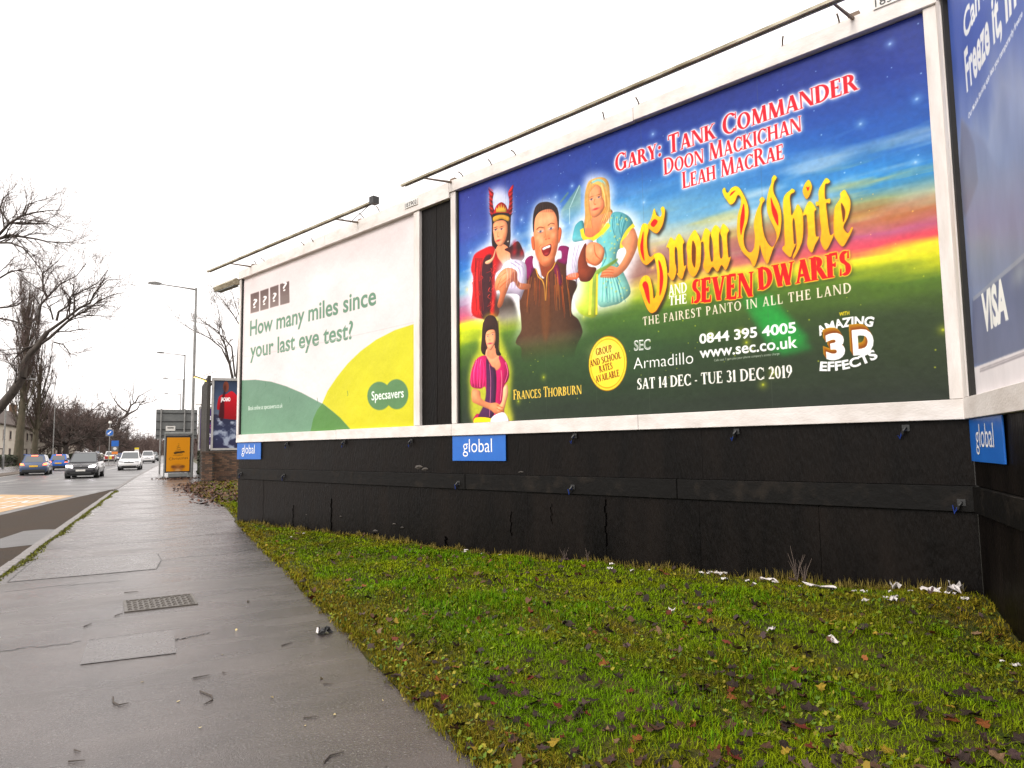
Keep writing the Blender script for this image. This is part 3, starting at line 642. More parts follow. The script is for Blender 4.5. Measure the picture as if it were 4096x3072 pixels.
('line',([(587.3,397),(610.1,398.4),(629.2,404)],2,(190,100,62)),{}),
('poly',([(640.2,358.4),(604.5,370.3),(571.4,377.7),(544.2,389.2),(502.6,404.2),(490.9,449.8),(507.2,488.5),(550.8,508.4),(571.1,497.6),(570.1,421.3),(577.6,392.5),(604.2,381.1),(639.9,366.4)],(160,205,90)),{'vol': 0.55,'col2': (196,214,60),'soft': 1.5,'a': 0.9}),
('line',([(554.2,393.8),(549.3,445.2),(544.4,499.3)],9,(226,214,90)),{}),
('line',([(574.4,389.2),(570.9,448.7),(567.7,502.6)],6,(226,206,60)),{}),
('line',([(552,123.3),(538.2,150.1),(538.9,198.3),(531.3,247.2)],1.6,(150,100,44)),{'a': 0.65}),
('line',([(553,122.5),(538.9,150.3),(539.5,198.5),(532.6,247.5)],1.6,(250,224,160)),{'a': 0.65}),
('line',([(554.1,121.6),(539.5,150.5),(540.2,198.6),(534,247.8)],1.6,(190,140,70)),{'a': 0.65}),
('line',([(555.1,120.8),(540.2,150.7),(540.9,198.8),(535.4,248.1)],1.6,(150,100,44)),{'a': 0.65}),
('line',([(556.2,120),(540.9,150.8),(541.6,199),(536.7,248.4)],1.6,(250,224,160)),{'a': 0.65}),
('line',([(557.2,119.1),(541.6,151),(542.3,199.2),(538.1,248.7)],1.6,(190,140,70)),{'a': 0.65}),
('line',([(558.3,118.3),(542.3,151.2),(542.9,199.3),(539.5,249.1)],1.6,(150,100,44)),{'a': 0.65}),
('line',([(559.3,117.4),(543,151.4),(543.6,199.5),(540.8,249.4)],1.6,(250,224,160)),{'a': 0.65}),
('line',([(560.4,116.6),(543.6,151.6),(544.3,199.7),(542.2,249.7)],1.6,(190,140,70)),{'a': 0.65}),
('line',([(561.3,118),(544.3,151.7),(545,199.8),(543.5,250)],1.6,(150,100,44)),{'a': 0.65}),
('line',([(562.3,119.4),(545,151.9),(545.7,200),(544.9,250.3)],1.6,(250,224,160)),{'a': 0.65}),
('line',([(563.3,120.8),(545.7,152.1),(546.3,200.2),(546.2,250.6)],1.6,(190,140,70)),{'a': 0.65}),
('line',([(564.3,122.2),(546.4,152.3),(547,200.3),(547.6,250.9)],1.6,(150,100,44)),{'a': 0.65}),
('line',([(565.3,123.6),(547,152.5),(547.7,200.5),(548.9,251.2)],1.6,(250,224,160)),{'a': 0.65}),
('line',([(566.2,125),(547.7,152.7),(548.4,200.7),(550.3,251.5)],1.6,(190,140,70)),{'a': 0.65}),
('line',([(567.2,126.4),(548.4,152.8),(549,200.8),(551.6,251.9)],1.6,(150,100,44)),{'a': 0.65}),
('line',([(568.2,127.8),(549.1,153),(549.7,201),(553,252.2)],1.6,(250,224,160)),{'a': 0.65}),
('line',([(569.1,129.2),(549.8,153.2),(550.4,201.2),(554.3,252.5)],1.6,(190,140,70)),{'a': 0.65}),
('line',([(570.1,130.6),(550.4,153.4),(551.1,201.3),(555.7,252.8)],1.6,(150,100,44)),{'a': 0.65}),
('line',([(571.1,131.9),(551.1,153.5),(551.8,201.5),(557,253.1)],1.6,(250,224,160)),{'a': 0.65}),
('line',([(572.1,133.3),(551.8,153.7),(552.4,201.7),(558.4,253.4)],1.6,(190,140,70)),{'a': 0.65}),
('line',([(573,134.7),(552.5,153.9),(553.1,201.8),(559.7,253.7)],1.6,(150,100,44)),{'a': 0.65}),
('line',([(598.9,130.1),(610.7,172.1),(611.6,205.4),(588.7,243.8)],1.6,(150,100,44)),{'a': 0.65}),
('line',([(600.5,131.7),(611.7,172.4),(612.6,205.6),(591.4,244.5)],1.6,(250,224,160)),{'a': 0.65}),
('line',([(602.1,133.2),(612.7,172.6),(613.6,205.9),(594,245.1)],1.6,(190,140,70)),{'a': 0.65}),
('line',([(603.7,134.8),(613.6,172.9),(614.5,206.1),(596.6,245.7)],1.6,(150,100,44)),{'a': 0.65}),
('line',([(605.3,136.3),(614.6,173.1),(615.5,206.3),(599.2,246.3)],1.6,(250,224,160)),{'a': 0.65}),
('line',([(606.9,137.9),(615.6,173.4),(616.5,206.6),(601.8,246.9)],1.6,(190,140,70)),{'a': 0.65}),
('line',([(608.5,139.4),(616.5,173.6),(617.4,206.8),(604.4,247.5)],1.6,(150,100,44)),{'a': 0.65}),
('line',([(610,141),(617.5,173.9),(618.4,207.1),(607,248.2)],1.6,(250,224,160)),{'a': 0.65}),
('line',([(611.6,142.5),(618.5,174.1),(619.4,207.3),(609.6,248.8)],1.6,(190,140,70)),{'a': 0.65}),
('line',([(613.2,144.1),(619.4,174.4),(620.3,207.6),(612.2,249.4)],1.6,(150,100,44)),{'a': 0.65}),
('line',([(614.8,145.6),(620.4,174.7),(621.3,207.8),(614.8,250)],1.6,(250,224,160)),{'a': 0.65}),
('line',([(616.4,147.1),(621.4,174.9),(622.3,208),(617.4,250.6)],1.6,(190,140,70)),{'a': 0.65}),
('line',([(618,148.7),(622.3,175.2),(623.2,208.3),(619.9,251.2)],1.6,(150,100,44)),{'a': 0.65}),
('line',([(619.6,150.2),(623.3,175.4),(624.2,208.5),(622.5,251.8)],1.6,(250,224,160)),{'a': 0.65}),
('line',([(571.5,172.9),(567.8,184.6),(574.4,189.9)],1.8,(190,100,62)),{'a': 0.8}),
('blob',(553.3,196.3,4.7,5,(236,120,100),0.4),{}),
('blob',(593.4,199.4,4.6,4.9,(236,120,100),0.4),{}),
('line',([(634.5,238.3),(632.4,265),(638.9,298.9)],2,(170,220,220)),{'a': 0.5}),
('line',([(637.7,240.2),(635.2,265.7),(640.5,299.3)],2,(40,100,116)),{'a': 0.5}),
('line',([(640.8,242),(638.1,266.3),(642.1,299.6)],2,(170,220,220)),{'a': 0.5}),
('line',([(643.9,243.9),(640.9,267),(643.7,300)],2,(40,100,116)),{'a': 0.5}),
('line',([(647,245.7),(643.8,267.6),(645.2,300.3)],2,(170,220,220)),{'a': 0.5}),
('line',([(650.1,247.5),(646.6,268.3),(646.8,300.7)],2,(40,100,116)),{'a': 0.5}),
('line',([(653.2,249.4),(649.4,269),(648.4,301)],2,(170,220,220)),{'a': 0.5}),
('line',([(656.3,251.2),(652.3,269.6),(650,301.4)],2,(40,100,116)),{'a': 0.5}),
('line',([(659.4,253),(655.1,270.3),(651.5,301.7)],2,(170,220,220)),{'a': 0.5}),
('line',([(662.5,254.8),(657.9,270.9),(653.1,302.1)],2,(40,100,116)),{'a': 0.5}),
('line',([(665.6,256.6),(660.7,271.6),(654.7,302.4)],2,(170,220,220)),{'a': 0.5}),
('line',([(668.7,258.4),(663.5,272.2),(656.2,302.7)],2,(40,100,116)),{'a': 0.5}),
('line',([(590.5,400.3),(586.2,434.9),(581.8,469.4)],2.4,(186,226,214)),{'a': 0.5}),
('line',([(594.4,401),(591.7,435.8),(588.4,470.4)],2.4,(64,126,136)),{'a': 0.5}),
('line',([(598.3,401.7),(597.2,436.7),(594.9,471.4)],2.4,(186,226,214)),{'a': 0.5}),
('line',([(602.2,402.4),(602.7,437.6),(601.3,472.4)],2.4,(64,126,136)),{'a': 0.5}),
('line',([(606.1,403.1),(608.2,438.5),(607.7,473.4)],2.4,(186,226,214)),{'a': 0.5}),
('line',([(609.9,403.8),(613.6,439.4),(614.1,474.4)],2.4,(64,126,136)),{'a': 0.5}),
('line',([(613.8,404.5),(619.1,440.4),(620.5,475.4)],2.4,(186,226,214)),{'a': 0.5}),
('line',([(617.6,405.2),(624.5,441.3),(626.8,476.4)],2.4,(64,126,136)),{'a': 0.5}),
('line',([(621.4,405.9),(629.9,442.2),(633.2,477.3)],2.4,(186,226,214)),{'a': 0.5}),
('line',([(625.3,406.6),(635.2,443),(639.4,478.3)],2.4,(64,126,136)),{'a': 0.5}),
('line',([(629.1,407.2),(640.6,443.9),(645.7,479.3)],2.4,(186,226,214)),{'a': 0.5}),
('line',([(632.9,407.9),(645.9,444.8),(651.9,480.2)],2.4,(64,126,136)),{'a': 0.5}),
('line',([(636.7,408.6),(651.2,445.7),(658.1,481.2)],2.4,(186,226,214)),{'a': 0.5}),
('line',([(640.4,409.3),(656.5,446.6),(664.3,482.1)],2.4,(64,126,136)),{'a': 0.5}),
('poly',([(334,165),(356.2,131),(398.1,132),(434.4,154.2),(447.5,192.5),(456.3,235.7),(451.4,272.5),(482.4,288.5),(505,305.6),(524.4,425.5),(492.4,487.4),(528.5,540.7),(511.8,604.7),(260.1,578.8),(247.4,544.7),(275.2,482.6),(259.1,397.9),(181.4,385.4),(201.8,283.6),(292.2,288),(327.5,268.8),(324,228.6)],(240,242,246)),{'soft': 12,'a': 0.85,'fade': (457.5,569.5)}),
('poly',([(364.8,308.9),(430.5,309.2),(437.5,348.3),(416.9,369.8),(384.3,367.1),(359.9,340.2)],(140,70,44)),{'vol': 0.12}),
('poly',([(305.2,298.8),(335.6,290.1),(341.3,323.8),(367.8,361),(384.4,362.3),(426.2,320.9),(450.2,319.4),(474.5,293),(478.8,306.4),(465.5,338),(468.3,379),(498.7,396.7),(502.1,412.6),(486.1,437.6),(479.5,467.2),(482.8,489.1),(503.2,507.2),(517.4,539.3),(513.2,556.8),(497.5,579.1),(489.2,602.4),(480.8,631.8),(303,615.3),(282.3,564.9),(260.6,549.5),(265.4,533.7),(283.4,509.8),(282.1,467.2),(278.3,433.9),(281.2,401.5),(303.5,382.2),(308.6,343.8)],(98,52,34)),{'vol': 0.55,'col2': (72,58,42),'soft': 1,'fade': (528.1,615)}),
('poly',([(305.2,298.8),(335.6,290.1),(341.2,327),(321.3,355.9),(308.4,353.6)],(122,30,84)),{'vol': 0.55}),
('poly',([(439.2,282.5),(477.5,295.2),(467.4,338.4),(449.8,335),(434.2,322.5)],(122,30,84)),{'vol': 0.55}),
('poly',([(417.5,344.6),(433.9,335.1),(448.4,391),(436.3,395.2)],(110,26,70)),{'vol': 0.55,'a': 0.8}),
('line',([(344.9,368.4),(342.9,398.5),(338.7,428.1)],2.4,(180,92,36)),{'w1': 1,'a': 0.8}),
('line',([(466.4,362.1),(470.1,386.7),(472.1,410.9)],2.4,(150,66,30)),{'w1': 1,'a': 0.8}),
('line',([(314.8,373.6),(312.2,395.9),(307.9,418)],2.4,(60,34,28)),{'w1': 1,'a': 0.8}),
('line',([(464.1,382.4),(471,439.5),(476.4,495.8)],2.4,(196,120,50)),{'w1': 1,'a': 0.8}),
('line',([(428.5,345.4),(431.2,391.1),(433,436.3)],2.4,(180,92,36)),{'w1': 1,'a': 0.8}),
('line',([(315.4,377.3),(313.4,409.5),(305.6,440.8)],2.4,(150,66,30)),{'w1': 1,'a': 0.8}),
('line',([(399.3,387.8),(400.4,433.3),(398.9,478.2)],2.4,(60,34,28)),{'w1': 1,'a': 0.8}),
('line',([(449.2,398.8),(452.7,441.7),(456,484.4)],2.4,(180,92,36)),{'w1': 1,'a': 0.8}),
('line',([(416.4,353.6),(416.7,390.7),(418.3,427.8)],2.4,(60,34,28)),{'w1': 1,'a': 0.8}),
('line',([(353.6,336.2),(348.7,388.5),(343.9,440.7)],2.4,(180,92,36)),{'w1': 1,'a': 0.8}),
('line',([(445.7,391),(447.5,434.5),(452.3,478.2)],2.4,(150,66,30)),{'w1': 1,'a': 0.8}),
('line',([(451.4,377.4),(452,424),(459.6,471.4)],2.4,(60,34,28)),{'w1': 1,'a': 0.8}),
('line',([(430.5,353.1),(435.3,411.9),(436.7,469.7)],2.4,(196,120,50)),{'w1': 1,'a': 0.8}),
('line',([(399.5,379.6),(397.9,407.8),(399.2,436.4)],2.4,(180,92,36)),{'w1': 1,'a': 0.8}),
('line',([(362.1,349.3),(360.8,375.3),(358.2,401.1)],2.4,(150,66,30)),{'w1': 1,'a': 0.8}),
('line',([(331.2,326.8),(329,360),(322.2,392.4)],2.4,(60,34,28)),{'w1': 1,'a': 0.8}),
('line',([(428.7,370.5),(429.3,397.6),(431.3,424.8)],2.4,(196,120,50)),{'w1': 1,'a': 0.8}),
('line',([(418.6,393.8),(418.4,431.5),(420.7,469.5)],2.4,(180,92,36)),{'w1': 1,'a': 0.8}),
('line',([(442.9,399.4),(446.9,432.2),(447.4,464.4)],2.4,(150,66,30)),{'w1': 1,'a': 0.8}),
('line',([(341.8,365),(340.9,386),(337.3,406.6)],2.4,(60,34,28)),{'w1': 1,'a': 0.8}),
('line',([(343.1,358.3),(340.2,384.9),(337.4,411.4)],2.4,(196,120,50)),{'w1': 1,'a': 0.8}),
('line',([(401.2,346.3),(399.9,385.7),(401,425.4)],2.4,(60,34,28)),{'w1': 1,'a': 0.8}),
('line',([(330.7,351.7),(323.2,398.1),(318.4,444.9)],2.4,(196,120,50)),{'w1': 1,'a': 0.8}),
('line',([(427.7,393),(426.5,412.2),(429.5,432.1)],2.4,(180,92,36)),{'w1': 1,'a': 0.8}),
('line',([(361.3,368.9),(360.4,408.4),(355.5,447.1)],2.4,(150,66,30)),{'w1': 1,'a': 0.8}),
('line',([(330.6,343.7),(331.2,370.1),(323.7,395.1)],2.4,(60,34,28)),{'w1': 1,'a': 0.8}),
('line',([(422,361.5),(423.8,416.6),(426,471.3)],2.4,(196,120,50)),{'w1': 1,'a': 0.8}),
('line',([(321.1,347.6),(312.9,394.1),(306.9,440.9)],2.4,(180,92,36)),{'w1': 1,'a': 0.8}),
('line',([(396.4,346.1),(395.5,389.8),(395.5,433.4)],2.4,(150,66,30)),{'w1': 1,'a': 0.8}),
('line',([(441.6,366.2),(442.7,389.3),(444.9,412.6)],2.4,(60,34,28)),{'w1': 1,'a': 0.8}),
('line',([(445.8,403.5),(450.2,430.3),(449.7,456.3)],2.4,(196,120,50)),{'w1': 1,'a': 0.8}),
('line',([(447.7,367.7),(450.1,389),(451.1,409.9)],2.4,(180,92,36)),{'w1': 1,'a': 0.8}),
('line',([(351.5,340.7),(348.6,371),(345.6,401.3)],2.4,(60,34,28)),{'w1': 1,'a': 0.8}),
('line',([(318.9,383),(311.5,420.3),(307.9,458.3)],2.4,(196,120,50)),{'w1': 1,'a': 0.8}),
('line',([(396.4,397.6),(396,424),(395.9,450.4)],2.4,(180,92,36)),{'w1': 1,'a': 0.8}),
('line',([(396.1,369.7),(397.4,402.6),(395.4,434.9)],2.4,(150,66,30)),{'w1': 1,'a': 0.8}),
('line',([(331.2,357.8),(321.7,410.7),(317.3,464.5)],2.4,(60,34,28)),{'w1': 1,'a': 0.8}),
('line',([(469.2,411.2),(475.3,443.5),(476.4,474.9)],2.4,(180,92,36)),{'w1': 1,'a': 0.8}),
('line',([(447.1,405.8),(449.3,451.1),(454,496.4)],2.4,(150,66,30)),{'w1': 1,'a': 0.8}),
('line',([(347.5,328.2),(355.4,355.5),(371.8,371.3),(379.5,395),(381.9,433.6)],4,(214,160,70)),{}),
('line',([(430.3,315.4),(413.6,340.7),(392.8,355.9),(387.9,390.1),(383.6,433.9)],4,(214,160,70)),{}),
('poly',([(367,399.3),(399.8,404.8),(401.2,515.2),(379.8,559.7),(364.4,510.5)],(120,72,36)),{'vol': 0.55,'soft': 5,'a': 0.45}),
('poly',([(336.2,300),(350.6,285),(360.5,314.5),(370,358.1),(363.7,360.2),(349.6,331.8),(338.2,326.4)],(226,220,232)),{'vol': 0.55}),
('poly',([(424.8,296.9),(446,296.5),(447.8,318.9),(434.2,320),(422.8,326.6)],(226,220,232)),{'vol': 0.55}),
('poly',([(340.1,182.9),(343.6,157.5),(355.9,144.1),(377.1,139.6),(406,148.6),(428,168.6),(437.4,196.4),(438.9,231.7),(437.3,263.1),(430.2,290.1),(422.4,310.7),(411.9,326.1),(397.4,333.2),(381,331.3),(366.7,320.5),(354.5,302),(346.5,280.9),(341.5,252.1)],(226,150,110)),{'vol': 0.55,'col2': (216,128,86)}),
('poly',([(330.3,236.6),(334.8,229.4),(342,232.6),(344.9,256.1),(343.7,272.2),(336.9,270.8),(332,256.6)],(190,100,62)),{'vol': 0.55}),
('poly',([(438.2,228.4),(445.4,226.9),(449.5,238.9),(445.4,258.5),(437.1,271)],(190,100,62)),{'vol': 0.55}),
('blob',(419.6,259.3,12.1,34.8,(190,100,62),0.35),{}),
('blob',(353.3,257.9,8.4,29.1,(190,100,62),0.4),{}),
('blob',(385.4,319.3,24.5,9.6,(190,100,62),0.3),{}),
('blob',(371.7,190.4,20.8,16.2,(246,190,150),0.5),{}),
('blob',(370.4,248.6,10.8,9.6,(246,190,150),0.5),{}),
('poly',([(339,212.3),(337.9,182.4),(341.9,157),(349.5,140.8),(361.2,133.6),(375.2,132.6),(398,137.1),(417.5,146.7),(431,159.7),(438.6,177.6),(440.5,197.2),(439,225.4),(436.5,231.2),(434.6,208.5),(430.3,188.3),(419.8,169.7),(405.7,161.1),(385,157.9),(364,160.8),(348.8,173.5),(344.1,193.7),(342.3,216.3)],(52,36,30)),{'vol': 0.55}),
('blob',(367.7,220.4,10.8,4.2,(245,240,238),0.95),{}),
('blob',(367.7,220.4,4.6,3.9,(50,60,80),1),{}),
('blob',(367.7,219.4,12.5,2.9,(170,100,66),0),{}),
('blob',(408.8,220.4,10.5,4.1,(245,240,238),0.95),{}),
('blob',(408.8,220.4,4.4,3.8,(50,60,80),1),{}),
('blob',(408.8,219.4,12.1,2.9,(170,100,66),0),{}),
('blob',(392.2,243,10.6,7.1,(190,100,62),0.35),{}),
('blob',(388.7,249.3,3.7,2,(130,60,40),0.6),{}),
('blob',(400.3,249.3,3.6,1.9,(130,60,40),0.6),{}),
('poly',([(371.1,274),(386.6,270.1),(406.4,267.9),(409.4,279.4),(403.3,295.7),(390.8,301.8),(377.7,293.7)],(120,24,28)),{'vol': 0.55}),
('poly',([(374.8,274.1),(390.7,271),(404.7,270.1),(405.3,277.3),(390.5,278.7),(378.8,280.7)],(240,236,224)),{'vol': 0.55,'soft': 0.8}),
('blob',(390.2,293.4,9.8,3.8,(190,80,80),0.8),{}),
('poly',([(215.6,289.7),(234.1,283.2),(265.7,286.7),(300.7,302.9),(310.3,324.4),(308.1,366.6),(299,388),(280.9,417.9),(277.6,404.2),(263.6,394.7),(232.2,388.6),(200.1,383.3),(191.1,363.2),(196.6,316.7)],(222,216,232)),{'vol': 0.55,'col2': (190,176,196)}),
('poly',([(476.4,293.5),(498,282.5),(520.9,282.8),(547.1,283.9),(561.5,296.1),(531,323.2),(507.3,361.5),(502.2,409.6),(495.1,389.9),(468.2,383.6),(465.1,353.5)],(226,222,236)),{'vol': 0.55,'col2': (196,186,206)}),
('line',([(243,291.7),(278.4,318.4),(290.8,360.3)],4,(168,156,182)),{'w1': 1.5,'a': 0.8}),
('line',([(261.1,291.8),(296,318.5),(302,349.2)],4,(168,156,182)),{'w1': 1.5,'a': 0.8}),
('line',([(497.8,291.7),(489.1,327.1),(483.9,375.6)],4,(168,156,182)),{'w1': 1.5,'a': 0.8}),
('line',([(513,291.9),(500.7,323.3),(492.1,358.6)],4,(168,156,182)),{'w1': 1.5,'a': 0.8}),
('poly',([(172.6,349.9),(182.3,327.7),(201.3,312.4),(224.5,305.6),(251.7,312.4),(270.2,326.9),(271.2,347),(281.9,362.7),(320.9,373.7),(325.9,382.1),(316.3,388.3),(285.9,384.5),(269.3,373.1),(259.8,356.6),(241.8,356.8),(228.8,376.3),(217.5,394.6),(205.1,419.5),(191,428.2),(182.8,416.8),(194.5,387.5),(191.9,371.9),(176,369.2)],(226,150,110)),{'vol': 0.55,'col2': (206,118,78)}),
('poly',([(249.2,326.3),(270.1,331.8),(270.7,350.2),(278.3,368),(266.3,370),(255.4,352.5),(241.9,355.1)],(140,70,44)),{'vol': 0.55,'soft': 2,'a': 0.7}),
('line',([(193.5,363.6),(219.1,351.1),(242.1,341.8)],3,(190,100,62)),{'a': 0.8}),
('line',([(181.7,365.1),(200.9,334.4),(219.7,320.9)],3,(190,100,62)),{'a': 0.6}),
('blob',(210.4,326,15.5,8.7,(246,190,150),0.6),{}),
('poly',([(508,337),(526,300.8),(538.5,297.3),(541.3,355.7),(570.3,370.3),(566.2,384.5),(547.3,403.7),(517.6,400),(506.6,385.9),(479.7,387.2),(468.1,385.8),(463.7,376.6),(480.2,370.9),(505.1,372.7)],(128,62,40)),{'vol': 0.55}),
('poly',([(463.7,376.6),(480.2,370.9),(505.1,372.7),(510.5,383.5),(498.9,390.6),(468.1,386.4)],(224,110,74)),{'vol': 0.55}),
('poly',([(537.6,303.2),(550.5,294.4),(568.8,297.1),(587.4,307.7),(600.5,325.4),(597.8,344.2),(588.7,358.9),(570.5,364.9),(550.5,356.3),(537.1,345.8),(535.5,324.1)],(226,150,110)),{'vol': 0.55,'col2': (220,136,92)}),
('line',([(565,302.9),(569.7,331.1),(585.4,349.2)],3,(190,100,62)),{'a': 0.9}),
('line',([(538.1,336.9),(548.9,351.1),(570.5,364.3)],3,(190,100,62)),{'a': 0.7}),
('blob',(551.8,315.3,9.5,10.9,(246,190,150),0.7),{}),
('blob',(586.1,328.4,7.1,10.7,(246,190,150),0.5),{}),
('line',([(349.5,141.8),(348.6,145.5),(347.1,156.7)],1.5,(92,66,54)),{'a': 0.6}),
('line',([(352.9,142.2),(352.1,146.4),(350.7,157.6)],1.5,(24,16,14)),{'a': 0.6}),
('line',([(356.3,142.5),(355.7,147.3),(354.4,158.5)],1.5,(92,66,54)),{'a': 0.6}),
('line',([(359.7,142.9),(359.3,148.2),(358,159.4)],1.5,(24,16,14)),{'a': 0.6}),
('line',([(363.1,143.3),(362.8,149.1),(361.6,160.2)],1.5,(92,66,54)),{'a': 0.6}),
('line',([(366.5,143.6),(366.3,150),(365.2,161.1)],1.5,(24,16,14)),{'a': 0.6}),
('line',([(369.8,144),(369.9,150.8),(368.8,162)],1.5,(92,66,54)),{'a': 0.6}),
('line',([(373.2,144.3),(373.4,151.7),(372.4,162.9)],1.5,(24,16,14)),{'a': 0.6}),
('line',([(376.6,144.7),(376.9,152.6),(376,163.8)],1.5,(92,66,54)),{'a': 0.6}),
('line',([(379.9,145),(380.4,153.5),(379.6,164.7)],1.5,(24,16,14)),{'a': 0.6}),
('line',([(383.2,145.4),(383.9,154.3),(383.2,165.6)],1.5,(92,66,54)),{'a': 0.6}),
('line',([(386.6,145.8),(387.3,155.2),(386.8,166.4)],1.5,(24,16,14)),{'a': 0.6}),
('line',([(389.9,146.1),(390.8,156.1),(390.3,167.3)],1.5,(92,66,54)),{'a': 0.6}),
('line',([(393.2,147.4),(394.3,156.9),(393.9,168.2)],1.5,(24,16,14)),{'a': 0.6}),
('line',([(396.5,148.7),(397.7,157.8),(397.4,169)],1.5,(92,66,54)),{'a': 0.6}),
('line',([(399.8,150.1),(401.2,158.7),(400.9,169.9)],1.5,(24,16,14)),{'a': 0.6}),
('line',([(403,151.4),(404.6,159.5),(404.5,170.8)],1.5,(92,66,54)),{'a': 0.6}),
('line',([(406.3,152.7),(408.1,160.4),(408,171.6)],1.5,(24,16,14)),{'a': 0.6}),
('line',([(409.5,154),(411.5,161.2),(411.5,172.5)],1.5,(92,66,54)),{'a': 0.6}),
('line',([(412.8,155.3),(414.9,162.1),(415,173.4)],1.5,(24,16,14)),{'a': 0.6}),
('line',([(416,156.6),(418.3,162.9),(418.5,174.2)],1.5,(92,66,54)),{'a': 0.6}),
('line',([(419.3,157.9),(421.7,163.8),(421.9,175.1)],1.5,(24,16,14)),{'a': 0.6}),
('line',([(422.5,159.2),(425.1,164.6),(425.4,175.9)],1.5,(92,66,54)),{'a': 0.6}),
('line',([(425.7,160.5),(428.5,165.5),(428.9,176.8)],1.5,(24,16,14)),{'a': 0.6}),
('line',([(428.9,161.8),(431.9,166.3),(432.3,177.6)],1.5,(92,66,54)),{'a': 0.6}),
('line',([(432.1,163),(435.3,167.2),(435.8,178.5)],1.5,(24,16,14)),{'a': 0.6}),
('line',([(383.8,209.5),(386.5,236),(383,243.3)],2,(190,100,62)),{'a': 0.9}),
('line',([(370.1,261.5),(361.5,269.4),(364.6,283)],1.6,(190,100,62)),{'a': 0.7}),
('line',([(413.5,261.1),(419.2,275.1),(412.9,286.5)],1.6,(190,100,62)),{'a': 0.7}),
('line',([(352.7,212.1),(365,207.1),(382.1,213)],3.4,(84,46,28)),{'w1': 2.2,'a': 0.9}),
('line',([(397.1,209.3),(410.8,205.4),(423.3,210.9)],3.4,(84,46,28)),{'w1': 2.2,'a': 0.9}),
('blob',(404.9,191.9,20.3,12.8,(246,190,150),0.6),{}),
('blob',(358,236.1,10.1,9.8,(246,190,150),0.6),{}),
('blob',(418,243,8.1,9.5,(246,190,150),0.55),{}),
('line',([(355.8,221.3),(367.6,225.9),(379.3,225.3)],1.5,(150,84,56)),{'a': 0.8}),
('line',([(400.1,222.3),(409.9,225.8),(418.9,223.4)],1.5,(150,84,56)),{'a': 0.8}),
('blob',(387.7,310.8,16.3,7,(246,190,150),0.4),{}),
('blob',(352.7,287,10.1,19.4,(150,84,56),0.3),{}),
('blob',(425,289,6.4,18.9,(150,84,56),0.35),{}),
('line',([(220.3,287.2),(228.7,329.3),(223.4,368.7)],1.8,(248,246,250)),{'a': 0.6}),
('line',([(228.5,290.2),(236.4,330.7),(230.7,369.9)],1.8,(160,146,176)),{'a': 0.6}),
('line',([(236.6,293.1),(244.1,332.1),(237.9,371.1)],1.8,(248,246,250)),{'a': 0.6}),
('line',([(244.8,296),(251.7,333.5),(245.2,372.4)],1.8,(160,146,176)),{'a': 0.6}),
('line',([(252.8,298.9),(259.4,334.9),(252.3,373.6)],1.8,(248,246,250)),{'a': 0.6}),
('line',([(260.9,301.8),(266.9,336.2),(259.5,374.8)],1.8,(160,146,176)),{'a': 0.6}),
('line',([(268.9,302),(274.5,337.6),(266.6,376)],1.8,(248,246,250)),{'a': 0.6}),
('line',([(276.9,302.2),(282,339),(273.7,377.2)],1.8,(160,146,176)),{'a': 0.6}),
('line',([(284.9,302.5),(289.4,340.3),(280.8,378.4)],1.8,(248,246,250)),{'a': 0.6}),
('line',([(292.8,302.7),(296.9,341.7),(287.8,379.5)],1.8,(160,146,176)),{'a': 0.6}),
('line',([(497.9,285.6),(485.2,326.3),(472.2,379.7)],1.8,(248,246,250)),{'a': 0.6}),
('line',([(501,286.2),(487.9,326.9),(475.3,380.2)],1.8,(160,146,176)),{'a': 0.6}),
('line',([(504,286.9),(490.6,327.4),(478.4,380.8)],1.8,(248,246,250)),{'a': 0.6}),
('line',([(507.1,287.5),(493.3,328),(481.4,381.3)],1.8,(160,146,176)),{'a': 0.6}),
('line',([(510.1,288.2),(496,328.5),(484.5,381.9)],1.8,(248,246,250)),{'a': 0.6}),
('line',([(513.1,288.8),(498.7,329),(487.6,382.4)],1.8,(160,146,176)),{'a': 0.6}),
('line',([(516.2,289.5),(501.3,329.5),(490.7,383)],1.8,(248,246,250)),{'a': 0.6}),
('line',([(519.2,290.1),(504,330.1),(493.7,383.5)],1.8,(160,146,176)),{'a': 0.6}),
('line',([(522.2,290.8),(506.6,330.6),(496.8,384.1)],1.8,(248,246,250)),{'a': 0.6}),
('line',([(187,331.9),(205.7,325.1),(224.3,318.4)],1.6,(190,100,62)),{'a': 0.7}),
('line',([(186.6,352.3),(205.4,345.4),(223.9,338.5)],1.6,(190,100,62)),{'a': 0.7}),
('poly',([(112.1,487),(122.8,452.3),(153.2,442.2),(182.7,460.6),(197.9,526),(222.6,575.2),(240.8,618.3),(239.9,664),(232.4,731.9),(234.5,790.9),(70.4,785.3),(50.8,674),(47.7,637.5),(66,578.5),(94,557.2),(98,519)],(226,222,70)),{'soft': 9,'a': 0.75}),
('poly',([(111.7,515.8),(115.7,475.4),(129.6,450.9),(149.8,445.3),(171.3,454.3),(184,477.3),(188.2,520.1),(186,557.4),(197,577.2),(167.7,574.3),(121.1,569.5),(107.8,549)],(58,36,30)),{'vol': 0.55}),
('poly',([(134.9,551.9),(168.1,550.8),(184.1,575.9),(196.5,605.1),(186.5,622.8),(167,618.8),(144.3,595.5),(127.8,575)],(246,190,150)),{'vol': 0.12,'col2': (226,150,110)}),
